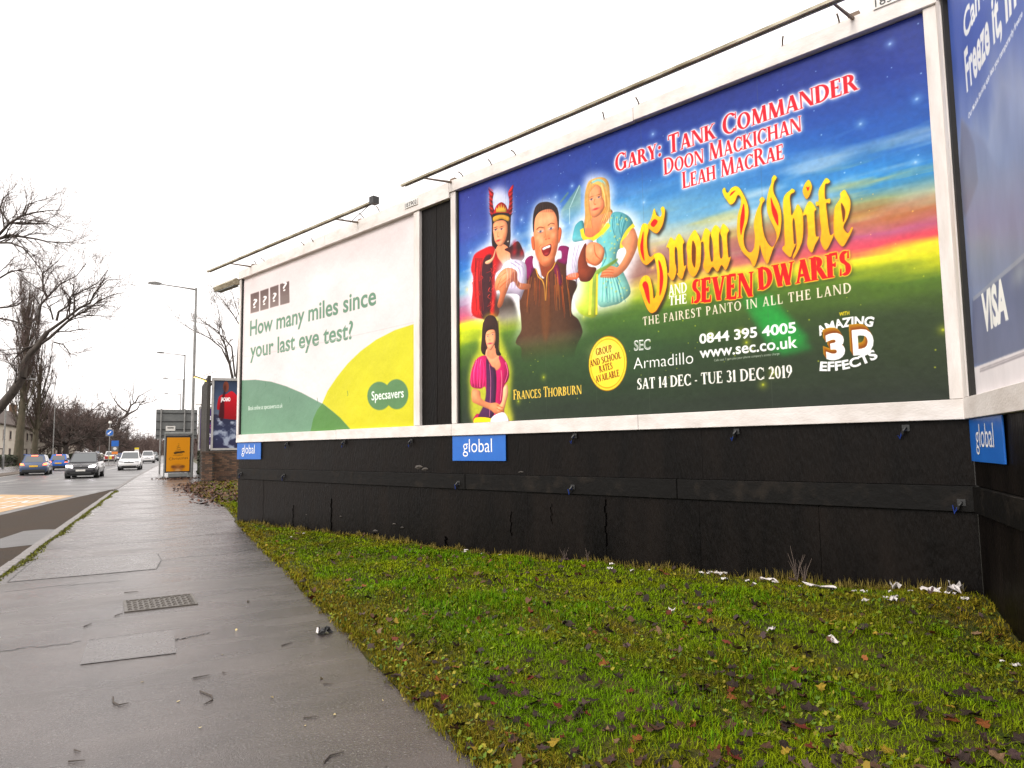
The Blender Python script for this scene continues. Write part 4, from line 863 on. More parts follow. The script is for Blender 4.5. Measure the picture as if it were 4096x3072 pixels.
('poly',([(126.2,572.4),(93.8,576.4),(72.8,596.1),(58.4,626.3),(54.6,652.6),(64.9,670.2),(102.7,677.5),(126.3,676.8),(128.5,759.2),(84.5,757.3),(77.3,785.6),(222,790.5),(206.7,758),(210.5,726.1),(208.1,680),(224.3,660.5),(231,640.4),(222.1,607.5),(197,579.5),(187.2,585.6),(195.1,611.9),(176.8,624.3),(157.3,610.9),(137.7,585.4)],(206,40,110)),{'vol': 0.55,'col2': (180,30,90),'soft': 1}),
('poly',([(131,584.8),(150.7,607.9),(173.5,626.4),(172.3,700.8),(154.8,774.3),(91.2,771.8),(118.9,725.9),(129.7,674.6)],(76,40,74)),{'vol': 0.55,'soft': 1.5}),
('line',([(86.7,585.3),(72.5,617.8),(68.5,660.8)],4,(240,110,160)),{'w1': 2}),
('line',([(107.4,582.5),(96.6,619.8),(99.3,672.5)],4,(240,110,160)),{'w1': 2}),
('line',([(215.8,602.3),(224.7,635.3),(211.5,666.5)],4,(240,110,160)),{'w1': 2}),
('line',([(144.2,600.3),(150,657.3),(141.7,769.1)],2.2,(206,120,150)),{}),
('line',([(196.2,626),(198.8,660.9),(191.4,720.5)],2.5,(240,150,160)),{}),
('poly',([(64.8,677.4),(99.2,684.4),(105.6,708.6),(142.3,724.8),(175.1,726.5),(206.9,746.5),(193.9,762),(168.1,760.9),(142,745.8),(84.9,726.4),(62.6,713.3)],(226,150,110)),{'vol': 0.55,'col2': (226,146,104)}),
('poly',([(204.8,682.1),(220.9,671.8),(225.5,697.3),(216.8,724.2),(203.6,753.3),(181.1,759.2),(174.8,745),(194.5,727.5),(201.2,707.2)],(246,190,150)),{'vol': 0.55,'col2': (226,150,110)}),
('line',([(175,733.5),(194.2,741.3),(203.8,744.1)],2.5,(190,100,62)),{}),
('line',([(174.8,743.9),(190.9,750.4),(203.6,752.1)],2.5,(190,100,62)),{}),
('poly',([(79.2,769),(148.2,774),(147.9,792.6),(76.6,790.3)],(226,190,40)),{'vol': 0.55}),
('poly',([(154.8,769.6),(206.7,758),(225,795.1),(154.5,792.8)],(236,226,226)),{'vol': 0.55}),
('poly',([(140,543),(166.6,541.2),(171.3,555.8),(184.1,575.9),(157.6,587.4),(134.6,573.3),(136.5,556.8)],(226,150,114)),{}),
('poly',([(127.1,505.7),(134.1,492.2),(152.5,487.4),(169,494.2),(175.2,516.2),(171,536.9),(159.8,552.2),(149.8,558.2),(137.6,547.4),(129.2,527.4)],(226,150,110)),{'vol': 0.6,'col2': (236,166,130)}),
('poly',([(111.7,515.8),(116.3,475.5),(129.6,450.9),(150.5,445.4),(171.3,454.3),(184,477.3),(188.2,520.1),(187,557.5),(197,577.2),(177.6,575.2),(173.4,546.6),(175.9,514),(172.3,497),(155.8,492.5),(139.1,494),(129.5,503.6),(126.8,524.8),(128.8,551.3),(124.5,569.9),(107.8,553.8)],(58,36,30)),{'vol': 0.5}),
('blob',(138.8,511.4,5,1.7,(240,232,226),0.8),{}),
('blob',(138.8,511.4,3,1.7,(50,36,36),0.95),{}),
('blob',(138.2,506.1,6.7,0.9,(60,40,34),0.8),{}),
('blob',(160.9,507.9,4.9,1.6,(240,232,226),0.8),{}),
('blob',(160.9,507.9,2.9,1.6,(50,36,36),0.95),{}),
('blob',(160.3,502.6,6.6,0.9,(60,40,34),0.8),{}),
('blob',(149.1,535.9,10,2.6,(200,40,80),0.95),{}),
('blob',(148,523.9,3,1.9,(190,100,62),0.5),{}),
('line',([(76.4,582.9),(58.5,621.4),(63.1,670.1)],2,(250,120,170)),{'a': 0.6}),
('line',([(81.3,581.9),(66.2,622.1),(69.4,670.5)],2,(120,14,60)),{'a': 0.6}),
('line',([(86.1,580.9),(73.8,622.7),(75.6,670.9)],2,(250,120,170)),{'a': 0.6}),
('line',([(91,580),(81.4,623.3),(81.9,671.3)],2,(120,14,60)),{'a': 0.6}),
('line',([(95.8,579),(89,624),(88,671.8)],2,(250,120,170)),{'a': 0.6}),
('line',([(100.6,580.9),(96.6,624.6),(94.2,672.2)],2,(120,14,60)),{'a': 0.6}),
('line',([(105.3,582.8),(104.1,625.2),(100.4,672.6)],2,(250,120,170)),{'a': 0.6}),
('line',([(110.1,584.7),(111.5,625.8),(106.5,673)],2,(120,14,60)),{'a': 0.6}),
('line',([(114.8,586.6),(119,626.5),(112.6,673.5)],2,(250,120,170)),{'a': 0.6}),
('line',([(119.5,588.4),(126.4,627.1),(118.6,673.9)],2,(120,14,60)),{'a': 0.6}),
('line',([(116.5,463.5),(113.9,506.5),(111.1,558.9)],1.4,(96,66,56)),{'a': 0.5}),
('line',([(172.7,466.3),(175.3,513.9),(176.4,565.7)],1.4,(96,66,56)),{'a': 0.5}),
('line',([(118.2,464),(115.2,506.7),(112.5,559.1)],1.4,(30,18,16)),{'a': 0.5}),
('line',([(174.1,466.5),(176.6,514),(177.7,565.9)],1.4,(30,18,16)),{'a': 0.5}),
('line',([(119.9,464.5),(116.6,506.8),(113.8,559.2)],1.4,(96,66,56)),{'a': 0.5}),
('line',([(175.4,466.7),(177.9,514.2),(179,566)],1.4,(96,66,56)),{'a': 0.5}),
('line',([(121.6,464.9),(117.9,507),(115.2,559.4)],1.4,(30,18,16)),{'a': 0.5}),
('line',([(176.7,466.8),(179.2,514.4),(180.3,566.2)],1.4,(30,18,16)),{'a': 0.5}),
('line',([(123.3,465.4),(119.3,507.1),(116.5,559.5)],1.4,(96,66,56)),{'a': 0.5}),
('line',([(178,467),(180.5,514.5),(181.6,566.3)],1.4,(96,66,56)),{'a': 0.5}),
('line',([(125,465.9),(120.7,507.3),(117.9,559.7)],1.4,(30,18,16)),{'a': 0.5}),
('line',([(179.3,467.2),(181.8,514.7),(182.9,566.4)],1.4,(30,18,16)),{'a': 0.5}),
('line',([(126.7,466.3),(122,507.5),(119.2,559.8)],1.4,(96,66,56)),{'a': 0.5}),
('line',([(180.6,467.4),(183.1,514.8),(184.2,566.6)],1.4,(96,66,56)),{'a': 0.5}),
('line',([(128.3,466.8),(123.4,507.6),(120.6,559.9)],1.4,(30,18,16)),{'a': 0.5}),
('line',([(181.9,467.5),(184.4,515),(185.5,566.7)],1.4,(30,18,16)),{'a': 0.5}),
('line',([(130,467.2),(124.7,507.8),(121.9,560.1)],1.4,(96,66,56)),{'a': 0.5}),
('line',([(183.2,467.7),(185.7,515.1),(186.8,566.8)],1.4,(96,66,56)),{'a': 0.5}),
('line',([(131.7,467.7),(126.1,508),(123.3,560.2)],1.4,(30,18,16)),{'a': 0.5}),
('line',([(184.5,467.9),(187,515.3),(188.1,567)],1.4,(30,18,16)),{'a': 0.5}),
('line',([(133.4,468.2),(127.4,508.1),(124.6,560.4)],1.4,(96,66,56)),{'a': 0.5}),
('line',([(185.8,468.1),(188.3,515.5),(189.4,567.1)],1.4,(96,66,56)),{'a': 0.5}),
('line',([(135.1,468.6),(128.8,508.3),(126,560.5)],1.4,(30,18,16)),{'a': 0.5}),
('line',([(187.1,468.3),(189.6,515.6),(190.7,567.2)],1.4,(30,18,16)),{'a': 0.5}),
('poly',([(768.9,258),(774.5,276.3),(785.5,284.5),(790.6,276.6),(788.5,262.9),(795.8,259.9),(800,269.3),(797.7,287.9),(789.9,310),(773.2,325.5),(752,308.7),(746.9,297.8),(758.4,283.4)],(44,34,22)),{'soft': 3,'a': 0.8,'sm': False}),
('poly',([(745.6,295),(731.9,291.9),(722.7,314.3),(715.4,337.3),(716.8,362),(724.2,387.9),(737.6,402.6),(748.7,399.9),(762.7,390.6),(769.6,384.7),(767.2,377.1),(754.7,384.2),(747.3,377.9),(743.4,355.3),(744.4,328.8),(749.8,310.6)],(44,34,22)),{'soft': 3,'a': 0.8,'sm': False}),
('poly',([(763,381),(776.6,377.8),(787.1,383.4),(794.7,394.4),(799.5,419),(800.6,445.1),(797.5,470.5),(788.2,494.8),(776.9,512),(762.9,528.8),(748,531.5),(736.3,515.5),(727.5,492.6),(721.2,472.3),(716.1,459.3),(719.5,442.9),(728.2,432.4),(739.3,430.7),(748.7,438.4),(753.6,453.6),(756.8,475.6),(758.3,494.9),(765.8,486.6),(770,468.3),(771.6,440),(769.8,415.9),(766.5,396.1)],(44,34,22)),{'soft': 3,'a': 0.8,'sm': False}),
('poly',([(800.5,367.1),(805.3,358.7),(813.7,345.1),(825,355.8),(827.7,351.6),(838.4,341.1),(851.6,363.8),(847.4,372.2),(847.5,402.5),(849.1,426),(855.4,424.8),(849.8,440),(841.4,458.1),(828,443),(832.1,436.7),(831.5,385.3),(827.4,372.7),(824,379.1),(824.1,409.6),(827,435.8),(815.8,457.2),(800.9,437),(806.4,432.1),(808.3,380.6),(806.1,370.7)],(44,34,22)),{'soft': 3,'a': 0.8,'sm': False}),
('poly',([(880.1,341),(888.4,350.9),(896.8,373.4),(895.7,409.7),(890.9,438.4),(875.3,458.3),(859.9,439.5),(858.9,402.4),(857.3,378.9),(863,361.6)],(44,34,22)),{'soft': 3,'a': 0.8,'sm': False}),
('poly',([(897.2,375.8),(900,367.2),(910.7,343.3),(923.4,356.4),(920.6,367.1),(919,403),(922.7,428.6),(928.9,423),(928.3,382.4),(924.5,358.9),(937.2,341.4),(949.6,355.5),(945.5,368.1),(944.9,408.3),(947.6,426.7),(953.8,419),(953.3,378.7),(949.3,362.2),(957.2,342.7),(971.5,360.4),(967.7,368.5),(965.9,381.4),(967.4,426.1),(973.6,427.3),(960.3,456.8),(949.3,442.6),(938.1,457.2),(925.7,442.6),(913.2,456),(901.4,438.1),(905.9,411.7),(903.9,377.2)],(44,34,22)),{'soft': 3,'a': 0.8,'sm': False}),
('poly',([(764,250.7),(769.6,269.1),(780.7,277.3),(785.8,269.4),(783.6,255.6),(791,252.6),(795.2,262.1),(792.9,280.7),(785.1,302.9),(768.3,318.4),(747.1,301.4),(741.9,290.5),(753.5,276.2)],(110,58,14)),{'soft': 0.9,'sm': False}),
('poly',([(740.6,287.8),(726.8,284.5),(717.6,307),(710.3,330),(711.7,354.9),(719.2,380.9),(732.6,395.6),(743.7,392.9),(757.8,383.6),(764.8,377.8),(762.3,370.1),(749.8,377.2),(742.3,370.9),(738.5,348.2),(739.4,321.7),(744.8,303.4)],(110,58,14)),{'soft': 0.9,'sm': False}),
('poly',([(758.1,374),(771.8,370.8),(782.3,376.5),(789.9,387.6),(794.8,412.2),(795.9,438.4),(792.8,463.8),(783.4,488.2),(772.1,505.3),(758.1,522.2),(743,524.8),(731.3,508.8),(722.4,485.8),(716.2,465.4),(711.1,452.4),(714.4,436),(723.2,425.4),(734.4,423.8),(743.7,431.5),(748.6,446.8),(751.9,468.9),(753.4,488.2),(761,479.9),(765.2,461.5),(766.8,433.2),(765,409),(761.6,389.2)],(110,58,14)),{'soft': 0.9,'sm': False}),
('poly',([(795.7,360.2),(800.5,351.7),(808.9,338.1),(820.3,348.9),(823,344.7),(833.8,334.2),(847,357),(842.8,365.4),(842.9,395.7),(844.5,419.3),(850.9,418.2),(845.2,433.4),(836.9,451.6),(823.3,436.3),(827.5,430.1),(826.9,378.5),(822.7,365.9),(819.4,372.2),(819.5,402.8),(822.3,429.1),(811.1,450.5),(796.2,430.2),(801.6,425.3),(803.6,373.7),(801.4,363.8)],(110,58,14)),{'soft': 0.9,'sm': False}),
('poly',([(875.7,334.3),(884,344.2),(892.4,366.7),(891.4,403.1),(886.5,431.9),(870.8,451.8),(855.4,432.9),(854.3,395.7),(852.7,372.2),(858.5,354.8)],(110,58,14)),{'soft': 0.9,'sm': False}),
('poly',([(892.8,369.1),(895.6,360.6),(906.4,336.6),(919.1,349.8),(916.3,360.5),(914.7,396.5),(918.5,422.1),(924.7,416.6),(924,375.8),(920.2,352.3),(933,334.8),(945.4,348.9),(941.3,361.5),(940.7,401.8),(943.5,420.3),(949.7,412.6),(949.1,372.2),(945.1,355.6),(953,336.1),(967.4,353.9),(963.5,362),(961.8,375),(963.3,419.8),(969.5,421),(956.2,450.5),(945.1,436.2),(933.9,450.8),(921.5,436.2),(908.9,449.6),(897,431.6),(901.5,405.2),(899.6,370.6)],(110,58,14)),{'soft': 0.9,'sm': False}),
('poly',([(762.2,248.1),(767.8,266.5),(778.9,274.7),(784,266.8),(781.8,253),(789.2,250),(793.4,259.5),(791.1,278.2),(783.3,300.3),(766.5,315.8),(745.2,298.8),(740.1,287.9),(751.7,273.5)],(250,212,40)),{'col2': (238,164,34),'soft': 0.6}),
('poly',([(738.8,285.1),(724.9,281.9),(715.7,304.4),(708.4,327.4),(709.8,352.3),(717.3,378.3),(730.7,393.1),(741.9,390.4),(755.9,381.1),(763,375.2),(760.5,367.5),(748,374.6),(740.5,368.3),(736.6,345.6),(737.6,319.1),(742.9,300.7)],(250,212,40)),{'col2': (238,164,34),'soft': 0.6}),
('poly',([(756.3,371.5),(770,368.3),(780.5,374),(788.1,385.1),(793,409.8),(794.1,436),(791,461.4),(781.6,485.8),(770.3,502.9),(756.3,519.8),(741.2,522.4),(729.4,506.3),(720.6,483.3),(714.3,462.9),(709.2,449.9),(712.6,433.5),(721.3,422.9),(732.5,421.3),(741.9,429),(746.8,444.3),(750.1,466.4),(751.6,485.8),(759.2,477.4),(763.4,459.1),(765,430.7),(763.2,406.5),(759.8,386.6)],(250,212,40)),{'col2': (238,164,34),'soft': 0.6}),
('poly',([(793.9,357.7),(798.8,349.2),(807.2,335.6),(818.6,346.4),(821.3,342.3),(832.1,331.7),(845.3,354.5),(841.1,363),(841.2,393.3),(842.8,416.9),(849.2,415.8),(843.5,431),(835.2,449.2),(821.6,433.9),(825.8,427.7),(825.2,376),(821,363.4),(817.7,369.8),(817.8,400.4),(820.6,426.7),(809.4,448.1),(794.4,427.8),(799.9,422.9),(801.9,371.2),(799.6,361.3)],(250,212,40)),{'col2': (238,164,34),'soft': 0.6}),
('poly',([(874,331.8),(882.3,341.8),(890.8,364.3),(889.8,400.7),(884.9,429.5),(869.2,449.5),(853.7,430.5),(852.7,393.3),(851.1,369.7),(856.8,352.3)],(250,212,40)),{'col2': (238,164,34),'soft': 0.6,'holes': [[(867.9,359.4),(871.6,360.2),(876.5,375.1),(876.2,400.3),(872.6,427.2),(865.7,412.1),(865.1,384.2)]]}),
('poly',([(891.2,366.7),(894,358.1),(904.8,334.2),(917.6,347.4),(914.7,358.1),(913.2,394.1),(916.9,419.8),(923.1,414.2),(922.5,373.4),(918.7,349.9),(931.4,332.4),(943.8,346.6),(939.8,359.2),(939.2,399.5),(941.9,417.9),(948.1,410.3),(947.5,369.9),(943.6,353.3),(951.5,333.7),(965.9,351.6),(962,359.6),(960.3,372.6),(961.8,417.5),(968,418.7),(954.6,448.2),(943.6,433.9),(932.3,448.5),(919.9,433.9),(907.3,447.3),(895.4,429.2),(899.9,402.8),(898,368.2)],(250,212,40)),{'col2': (238,164,34),'soft': 0.6}),
('poly',([(761.1,277),(770.9,285.4),(759,297.1),(749.8,287.7)],(206,34,22)),{'soft': 0.5}),
('poly',([(727,302),(719.2,324.8),(715.8,341.3),(719.2,364),(727,381.4),(726.7,365.5),(725.6,343.3)],(206,34,22)),{'soft': 0.5}),
('poly',([(769.2,388.5),(775.6,396.9),(781.4,421.8),(781.9,443.3),(777.1,466.1),(769.8,481.5),(771,448.5),(772.1,420.1)],(206,34,22)),{'soft': 0.5}),
('poly',([(719.2,443.1),(727.8,436.2),(735.8,444.8),(739.1,467),(739.4,498.2),(730.3,482.4),(724.2,459.7)],(206,34,22)),{'soft': 0.5}),
('poly',([(964.5,253.1),(967.6,264.5),(973,267.7),(980.6,259.2),(991.5,256.9),(1000.2,262.7),(1008.4,277),(1016.3,296.4),(1020.7,314.7),(1020.7,331.8),(1016.4,351.3),(1009.4,368.6),(1006,386.7),(1007,404),(1012.5,417.1),(1020.8,424.7),(1028.8,418.7),(1032,405.9),(1033.7,387.6),(1032.2,365.2),(1034.6,348.8),(1040.7,329.9),(1050,311.8),(1048.7,304.7),(1055.7,299.7),(1061.2,307.9),(1054.9,316.4),(1051.8,329.2),(1052.2,356.3),(1053.7,378.6),(1057.8,397.9),(1065.3,414.6),(1074.1,422.2),(1082,411.5),(1084.4,397.1),(1080.3,379.6),(1071.4,357.5),(1065.8,336),(1065.5,314),(1071.3,290.3),(1078.8,272.1),(1080.1,262.3),(1086.2,256.5),(1091.6,263.9),(1085.5,272.2),(1082.3,286.5),(1084.1,300.4),(1091.4,319),(1096.9,342),(1096.9,366.8),(1092.8,390.7),(1087.2,406),(1076.5,423.6),(1069.1,440.3),(1059.9,459.3),(1049.2,436.3),(1044.5,411.9),(1042.2,423.2),(1037.1,442.3),(1027.7,459.9),(1018.3,440.3),(1003.5,422.1),(994,399.6),(990.7,373),(991.9,347.4),(995.5,325.7),(1001.6,309.9),(1004.1,293.2),(1001.9,284),(995.8,280.7),(988,294.3),(977,298.5),(968.5,285.9),(961.8,273.6),(957.8,258.4)],(44,34,22)),{'soft': 3,'a': 0.8,'sm': False}),
('poly',([(1124.8,298.7),(1130.9,304.4),(1128.3,308.7),(1121.8,310.3),(1119,319.4),(1119.6,339.3),(1120.5,359.2),(1128.7,348.1),(1135.5,337.6),(1144.1,355.2),(1145.4,374.9),(1144,402.1),(1140.7,422.4),(1131.9,441.5),(1120,458.6),(1118.8,451.8),(1126.7,435.6),(1128.3,419.7),(1127.8,396.9),(1126.6,373.8),(1123.8,366.6),(1121.6,379.1),(1122,402.1),(1122.5,425),(1126.7,425.9),(1119.3,440.6),(1112.3,453.8),(1096.4,434.3),(1097.6,426.3),(1101.8,422.3),(1102.2,397.7),(1103,364.9),(1102.6,335.1),(1104.6,315.7),(1111.6,305.9),(1119.9,301.5)],(44,34,22)),{'soft': 3,'a': 0.8,'sm': False}),
('poly',([(1162.2,288.5),(1168.3,304.7),(1162.8,322.6),(1154.7,330.3),(1147.8,312.2),(1152.5,297.2)],(44,34,22)),{'soft': 3,'a': 0.8,'sm': False}),
('poly',([(1145.2,363.6),(1160.5,336.6),(1174.8,357.9),(1170.7,363.3),(1170.1,390.4),(1170.9,417.7),(1177.5,421.5),(1167.6,437.7),(1160,452.9),(1150.9,434.2),(1153.8,409.1),(1153.5,368.8),(1148.2,365.9)],(44,34,22)),{'soft': 3,'a': 0.8,'sm': False}),
('poly',([(1199.2,294.7),(1206.9,304),(1203,307.7),(1197,307.7),(1194.7,323),(1195.3,340.7),(1204.9,342.4),(1203.6,352.3),(1196.3,350.5),(1197.1,377.6),(1198.5,406.4),(1201.4,422.8),(1209.1,421.4),(1190.8,453.6),(1180,432.4),(1182.7,409.2),(1181.2,380.2),(1181.1,353),(1175.1,351.5),(1174.8,341.9),(1180.9,341.8),(1182.1,319.7),(1189.6,305.7)],(44,34,22)),{'soft': 3,'a': 0.8,'sm': False}),
('poly',([(1235.5,330.7),(1240.6,341.5),(1245.5,356.7),(1244.6,373.6),(1237.8,393.7),(1229.1,408.7),(1230.8,418.4),(1237.5,426.1),(1245.2,415.5),(1247.1,419),(1236.8,438.3),(1224.6,452.7),(1212.5,434.6),(1208.8,421.3),(1209.1,402.5),(1211.1,377.9),(1214.9,361.5),(1225.9,347),(1226.5,336.2)],(44,34,22)),{'soft': 3,'a': 0.8,'sm': False}),
('poly',([(961.2,247.8),(964.4,259.3),(969.7,262.4),(977.4,253.9),(988.3,251.6),(997,257.5),(1005.2,271.9),(1013.2,291.3),(1017.6,309.6),(1017.7,326.8),(1013.3,346.3),(1006.3,363.6),(1002.9,381.7),(1003.9,399.1),(1009.4,412.2),(1017.7,419.9),(1025.8,413.9),(1028.9,401),(1030.7,382.7),(1029.1,360.3),(1031.6,343.8),(1037.6,324.9),(1047,306.8),(1045.7,299.6),(1052.7,294.7),(1058.3,302.9),(1051.9,311.4),(1048.8,324.2),(1049.2,351.4),(1050.7,373.7),(1054.8,393.1),(1062.4,409.8),(1071.2,417.5),(1079.1,406.7),(1081.5,392.3),(1077.4,374.7),(1068.5,352.6),(1062.8,331.1),(1062.5,309.1),(1068.3,285.3),(1075.9,267.1),(1077.2,257.3),(1083.3,251.4),(1088.8,258.9),(1082.6,267.2),(1079.4,281.5),(1081.2,295.4),(1088.6,314.1),(1094,337.1),(1094.1,362),(1090,385.9),(1084.3,401.2),(1073.6,418.8),(1066.2,435.6),(1056.9,454.5),(1046.3,431.5),(1041.5,407),(1039.2,418.4),(1034.1,437.5),(1024.7,455.1),(1015.3,435.5),(1000.4,417.2),(990.8,394.6),(987.6,368),(988.7,342.3),(992.4,320.6),(998.4,304.8),(1001,288.1),(998.7,278.8),(992.6,275.5),(984.8,289.2),(973.8,293.4),(965.3,280.6),(958.5,268.3),(954.6,253.1)],(110,58,14)),{'soft': 0.9,'sm': False}),
('poly',([(1122,293.8),(1128.1,299.6),(1125.5,303.8),(1119,305.4),(1116.2,314.6),(1116.8,334.5),(1117.7,354.5),(1125.9,343.4),(1132.8,332.8),(1141.3,350.4),(1142.7,370.3),(1141.3,397.5),(1137.9,417.7),(1129.1,436.9),(1117.2,454),(1116,447.2),(1123.9,431),(1125.5,415.1),(1125.1,392.2),(1123.8,369),(1121,361.8),(1118.8,374.4),(1119.2,397.4),(1119.7,420.3),(1123.9,421.2),(1116.5,435.9),(1109.5,449.2),(1093.6,429.6),(1094.8,421.6),(1099,417.6),(1099.4,393),(1100.2,360.1),(1099.7,330.2),(1101.8,310.8),(1108.8,301),(1117,296.6)],(110,58,14)),{'soft': 0.9,'sm': False}),
('poly',([(1159.5,283.6),(1165.7,299.9),(1160.1,317.9),(1152,325.5),(1145.1,307.4),(1149.8,292.3)],(110,58,14)),{'soft': 0.9,'sm': False}),
('poly',([(1142.5,358.8),(1157.9,331.9),(1172.1,353.2),(1168,358.6),(1167.4,385.7),(1168.3,413.1),(1174.9,417),(1165,433.2),(1157.3,448.3),(1148.2,429.6),(1151.1,404.5),(1150.8,364.1),(1145.5,361.2)],(110,58,14)),{'soft': 0.9,'sm': False}),
('poly',([(1196.6,290),(1204.3,299.3),(1200.4,303),(1194.4,303),(1192.1,318.3),(1192.7,336),(1202.3,337.7),(1201,347.7),(1193.7,345.8),(1194.5,373.1),(1195.9,401.9),(1198.8,418.3),(1206.5,416.9),(1188.3,449.1),(1177.4,427.8),(1180.1,404.6),(1178.6,375.6),(1178.5,348.4),(1172.4,346.9),(1172.2,337.2),(1178.3,337.1),(1179.4,314.9),(1187,300.9)],(110,58,14)),{'soft': 0.9,'sm': False}),
('poly',([(1233,326.1),(1238.2,336.9),(1243.1,352.2),(1242.2,369.1),(1235.3,389.2),(1226.6,404.2),(1228.3,414),(1235,421.7),(1242.7,411.1),(1244.7,414.6),(1234.4,433.9),(1222.1,448.3),(1209.9,430.2),(1206.2,416.8),(1206.5,398),(1208.5,373.3),(1212.4,356.9),(1223.4,342.4),(1224,331.6)],(110,58,14)),{'soft': 0.9,'sm': False}),
('poly',([(960,245.9),(963.2,257.3),(968.6,260.5),(976.2,252),(987.1,249.7),(995.8,255.6),(1004.1,270),(1012,289.4),(1016.4,307.8),(1016.5,325),(1012.1,344.5),(1005.2,361.8),(1001.7,379.9),(1002.7,397.3),(1008.2,410.4),(1016.6,418.1),(1024.6,412.1),(1027.8,399.2),(1029.5,380.9),(1028,358.5),(1030.5,342),(1036.5,323),(1045.9,305),(1044.6,297.8),(1051.6,292.9),(1057.2,301.1),(1050.8,309.6),(1047.7,322.4),(1048.1,349.6),(1049.6,371.9),(1053.7,391.3),(1061.3,408.1),(1070.1,415.7),(1078.1,405),(1080.4,390.6),(1076.3,373),(1067.4,350.8),(1061.7,329.3),(1061.4,307.3),(1067.3,283.5),(1074.8,265.2),(1076.1,255.5),(1082.2,249.6),(1087.7,257),(1081.5,265.4),(1078.3,279.7),(1080.1,293.6),(1087.5,312.3),(1092.9,335.3),(1093,360.3),(1088.9,384.2),(1083.3,399.5),(1072.5,417.1),(1065.1,433.8),(1055.8,452.8),(1045.2,429.8),(1040.4,405.3),(1038.1,416.6),(1033,435.8),(1023.6,453.4),(1014.1,433.7),(999.2,415.4),(989.7,392.8),(986.4,366.2),(987.6,340.5),(991.2,318.8),(997.3,302.9),(999.8,286.2),(997.6,277),(991.5,273.6),(983.7,287.3),(972.6,291.5),(964.1,278.7),(957.3,266.4),(953.4,251.2)],(250,212,40)),{'col2': (238,164,34),'soft': 0.6}),
('poly',([(1121,292.1),(1127.1,297.8),(1124.5,302.1),(1118,303.7),(1115.1,312.8),(1115.7,332.8),(1116.7,352.7),(1124.9,341.6),(1131.8,331.1),(1140.3,348.7),(1141.7,368.6),(1140.3,395.8),(1136.9,416.1),(1128.1,435.2),(1116.2,452.3),(1114.9,445.5),(1122.9,429.3),(1124.5,413.4),(1124,390.5),(1122.8,367.3),(1120,360.1),(1117.8,372.7),(1118.2,395.7),(1118.7,418.6),(1122.9,419.5),(1115.5,434.3),(1108.5,447.5),(1092.5,427.9),(1093.7,419.9),(1098,415.9),(1098.3,391.2),(1099.1,358.4),(1098.7,328.5),(1100.7,309.1),(1107.7,299.3),(1116,294.9)],(250,212,40)),{'col2': (238,164,34),'soft': 0.6}),
('poly',([(1158.5,281.9),(1164.7,298.2),(1159.1,316.2),(1151,323.8),(1144.1,305.7),(1148.7,290.6)],(250,212,40)),{'col2': (238,164,34),'soft': 0.6}),
('poly',([(1141.5,357.1),(1156.9,330.2),(1171.1,351.5),(1167,356.9),(1166.4,384.1),(1167.3,411.5),(1173.9,415.3),(1164,431.5),(1156.3,446.7),(1147.2,428),(1150.1,402.8),(1149.8,362.4),(1144.5,359.5)],(250,212,40)),{'col2': (238,164,34),'soft': 0.6}),
('poly',([(1195.6,288.3),(1203.4,297.6),(1199.4,301.3),(1193.4,301.3),(1191.1,316.6),(1191.7,334.4),(1201.3,336.1),(1200.1,346.1),(1192.7,344.2),(1193.5,371.4),(1195,400.2),(1197.8,416.7),(1205.6,415.3),(1187.3,447.5),(1176.4,426.2),(1179.1,403),(1177.6,373.9),(1177.5,346.7),(1171.5,345.2),(1171.2,335.5),(1177.3,335.4),(1178.4,313.2),(1186,299.2)],(250,212,40)),{'col2': (238,164,34),'soft': 0.6}),
('poly',([(1232,324.5),(1237.2,335.2),(1242.2,350.6),(1241.2,367.5),(1234.4,387.6),(1225.7,402.6),(1227.3,412.3),(1234.1,420.1),(1241.8,409.5),(1243.8,413),(1233.4,432.3),(1221.1,446.8),(1209,428.6),(1205.3,415.2),(1205.6,396.4),(1207.6,371.7),(1211.4,355.3),(1222.4,340.8),(1223,329.9)],(250,212,40)),{'col2': (238,164,34),'soft': 0.6,'holes': [[(1223.3,352),(1229.3,362.9),(1230.7,377.3),(1226.1,394.9),(1224.1,378.8)]]}),
('poly',([(1005.5,298.1),(1007.5,319.3),(1005.3,339.5),(1000.1,357.2),(995.6,371.7),(994.2,350.7),(997.1,327.1)],(206,34,22)),{'soft': 0.5}),
('poly',([(1071.5,299.8),(1077.3,318.1),(1084.6,338.3),(1086.2,355.3),(1084.7,369.1),(1077.3,351.5),(1072.5,331.9)],(206,34,22)),{'soft': 0.5}),
('poly',([(986.7,260.1),(981,265.6),(971.8,270.2),(976.6,262.7)],(206,34,22)),{'soft': 0.5}),
('poly',([(1152.4,296.5),(1156.1,299.1),(1159.3,297.6),(1155.7,307.1)],(206,34,22)),{'soft': 0.5}),
('text',('Gary: Tank Commander',642.3,116.4,1271.2,114.1,49.6,(206,34,52)),{'rim': (1.3,(250,240,240)),'halo': (5.5,(246,244,250),2.6),'T': 0.19,'t': 0.08,'small': 0.8}),
('text',('Doon Mackichan',794,168,1150,165.9,44,(206,34,52)),{'rim': (1.2,(250,240,240)),'halo': (5.5,(246,244,250),2.6),'T': 0.18,'t': 0.08,'small': 0.82}),
('text',('Leah MacRae',845.7,217.9,1107.5,217.1,42.8,(206,34,52)),{'rim': (1.2,(250,240,240)),'halo': (5.5,(246,244,250),2.6),'T': 0.18,'t': 0.08,'small': 0.82}),
('text',('SEVEN',859.5,515.8,1020,523.2,58.6,(214,26,24)),{'rim': (1.8,(226,190,60)),'shadow': (3,4,4,(40,44,20),0.8),'T': 0.28,'t': 0.12}),
('text',('DWARFS',1032.3,510.7,1237.1,510,52,(214,26,24)),{'rim': (1.8,(226,190,60)),'shadow': (3,4,4,(40,44,20),0.8),'T': 0.28,'t': 0.12}),
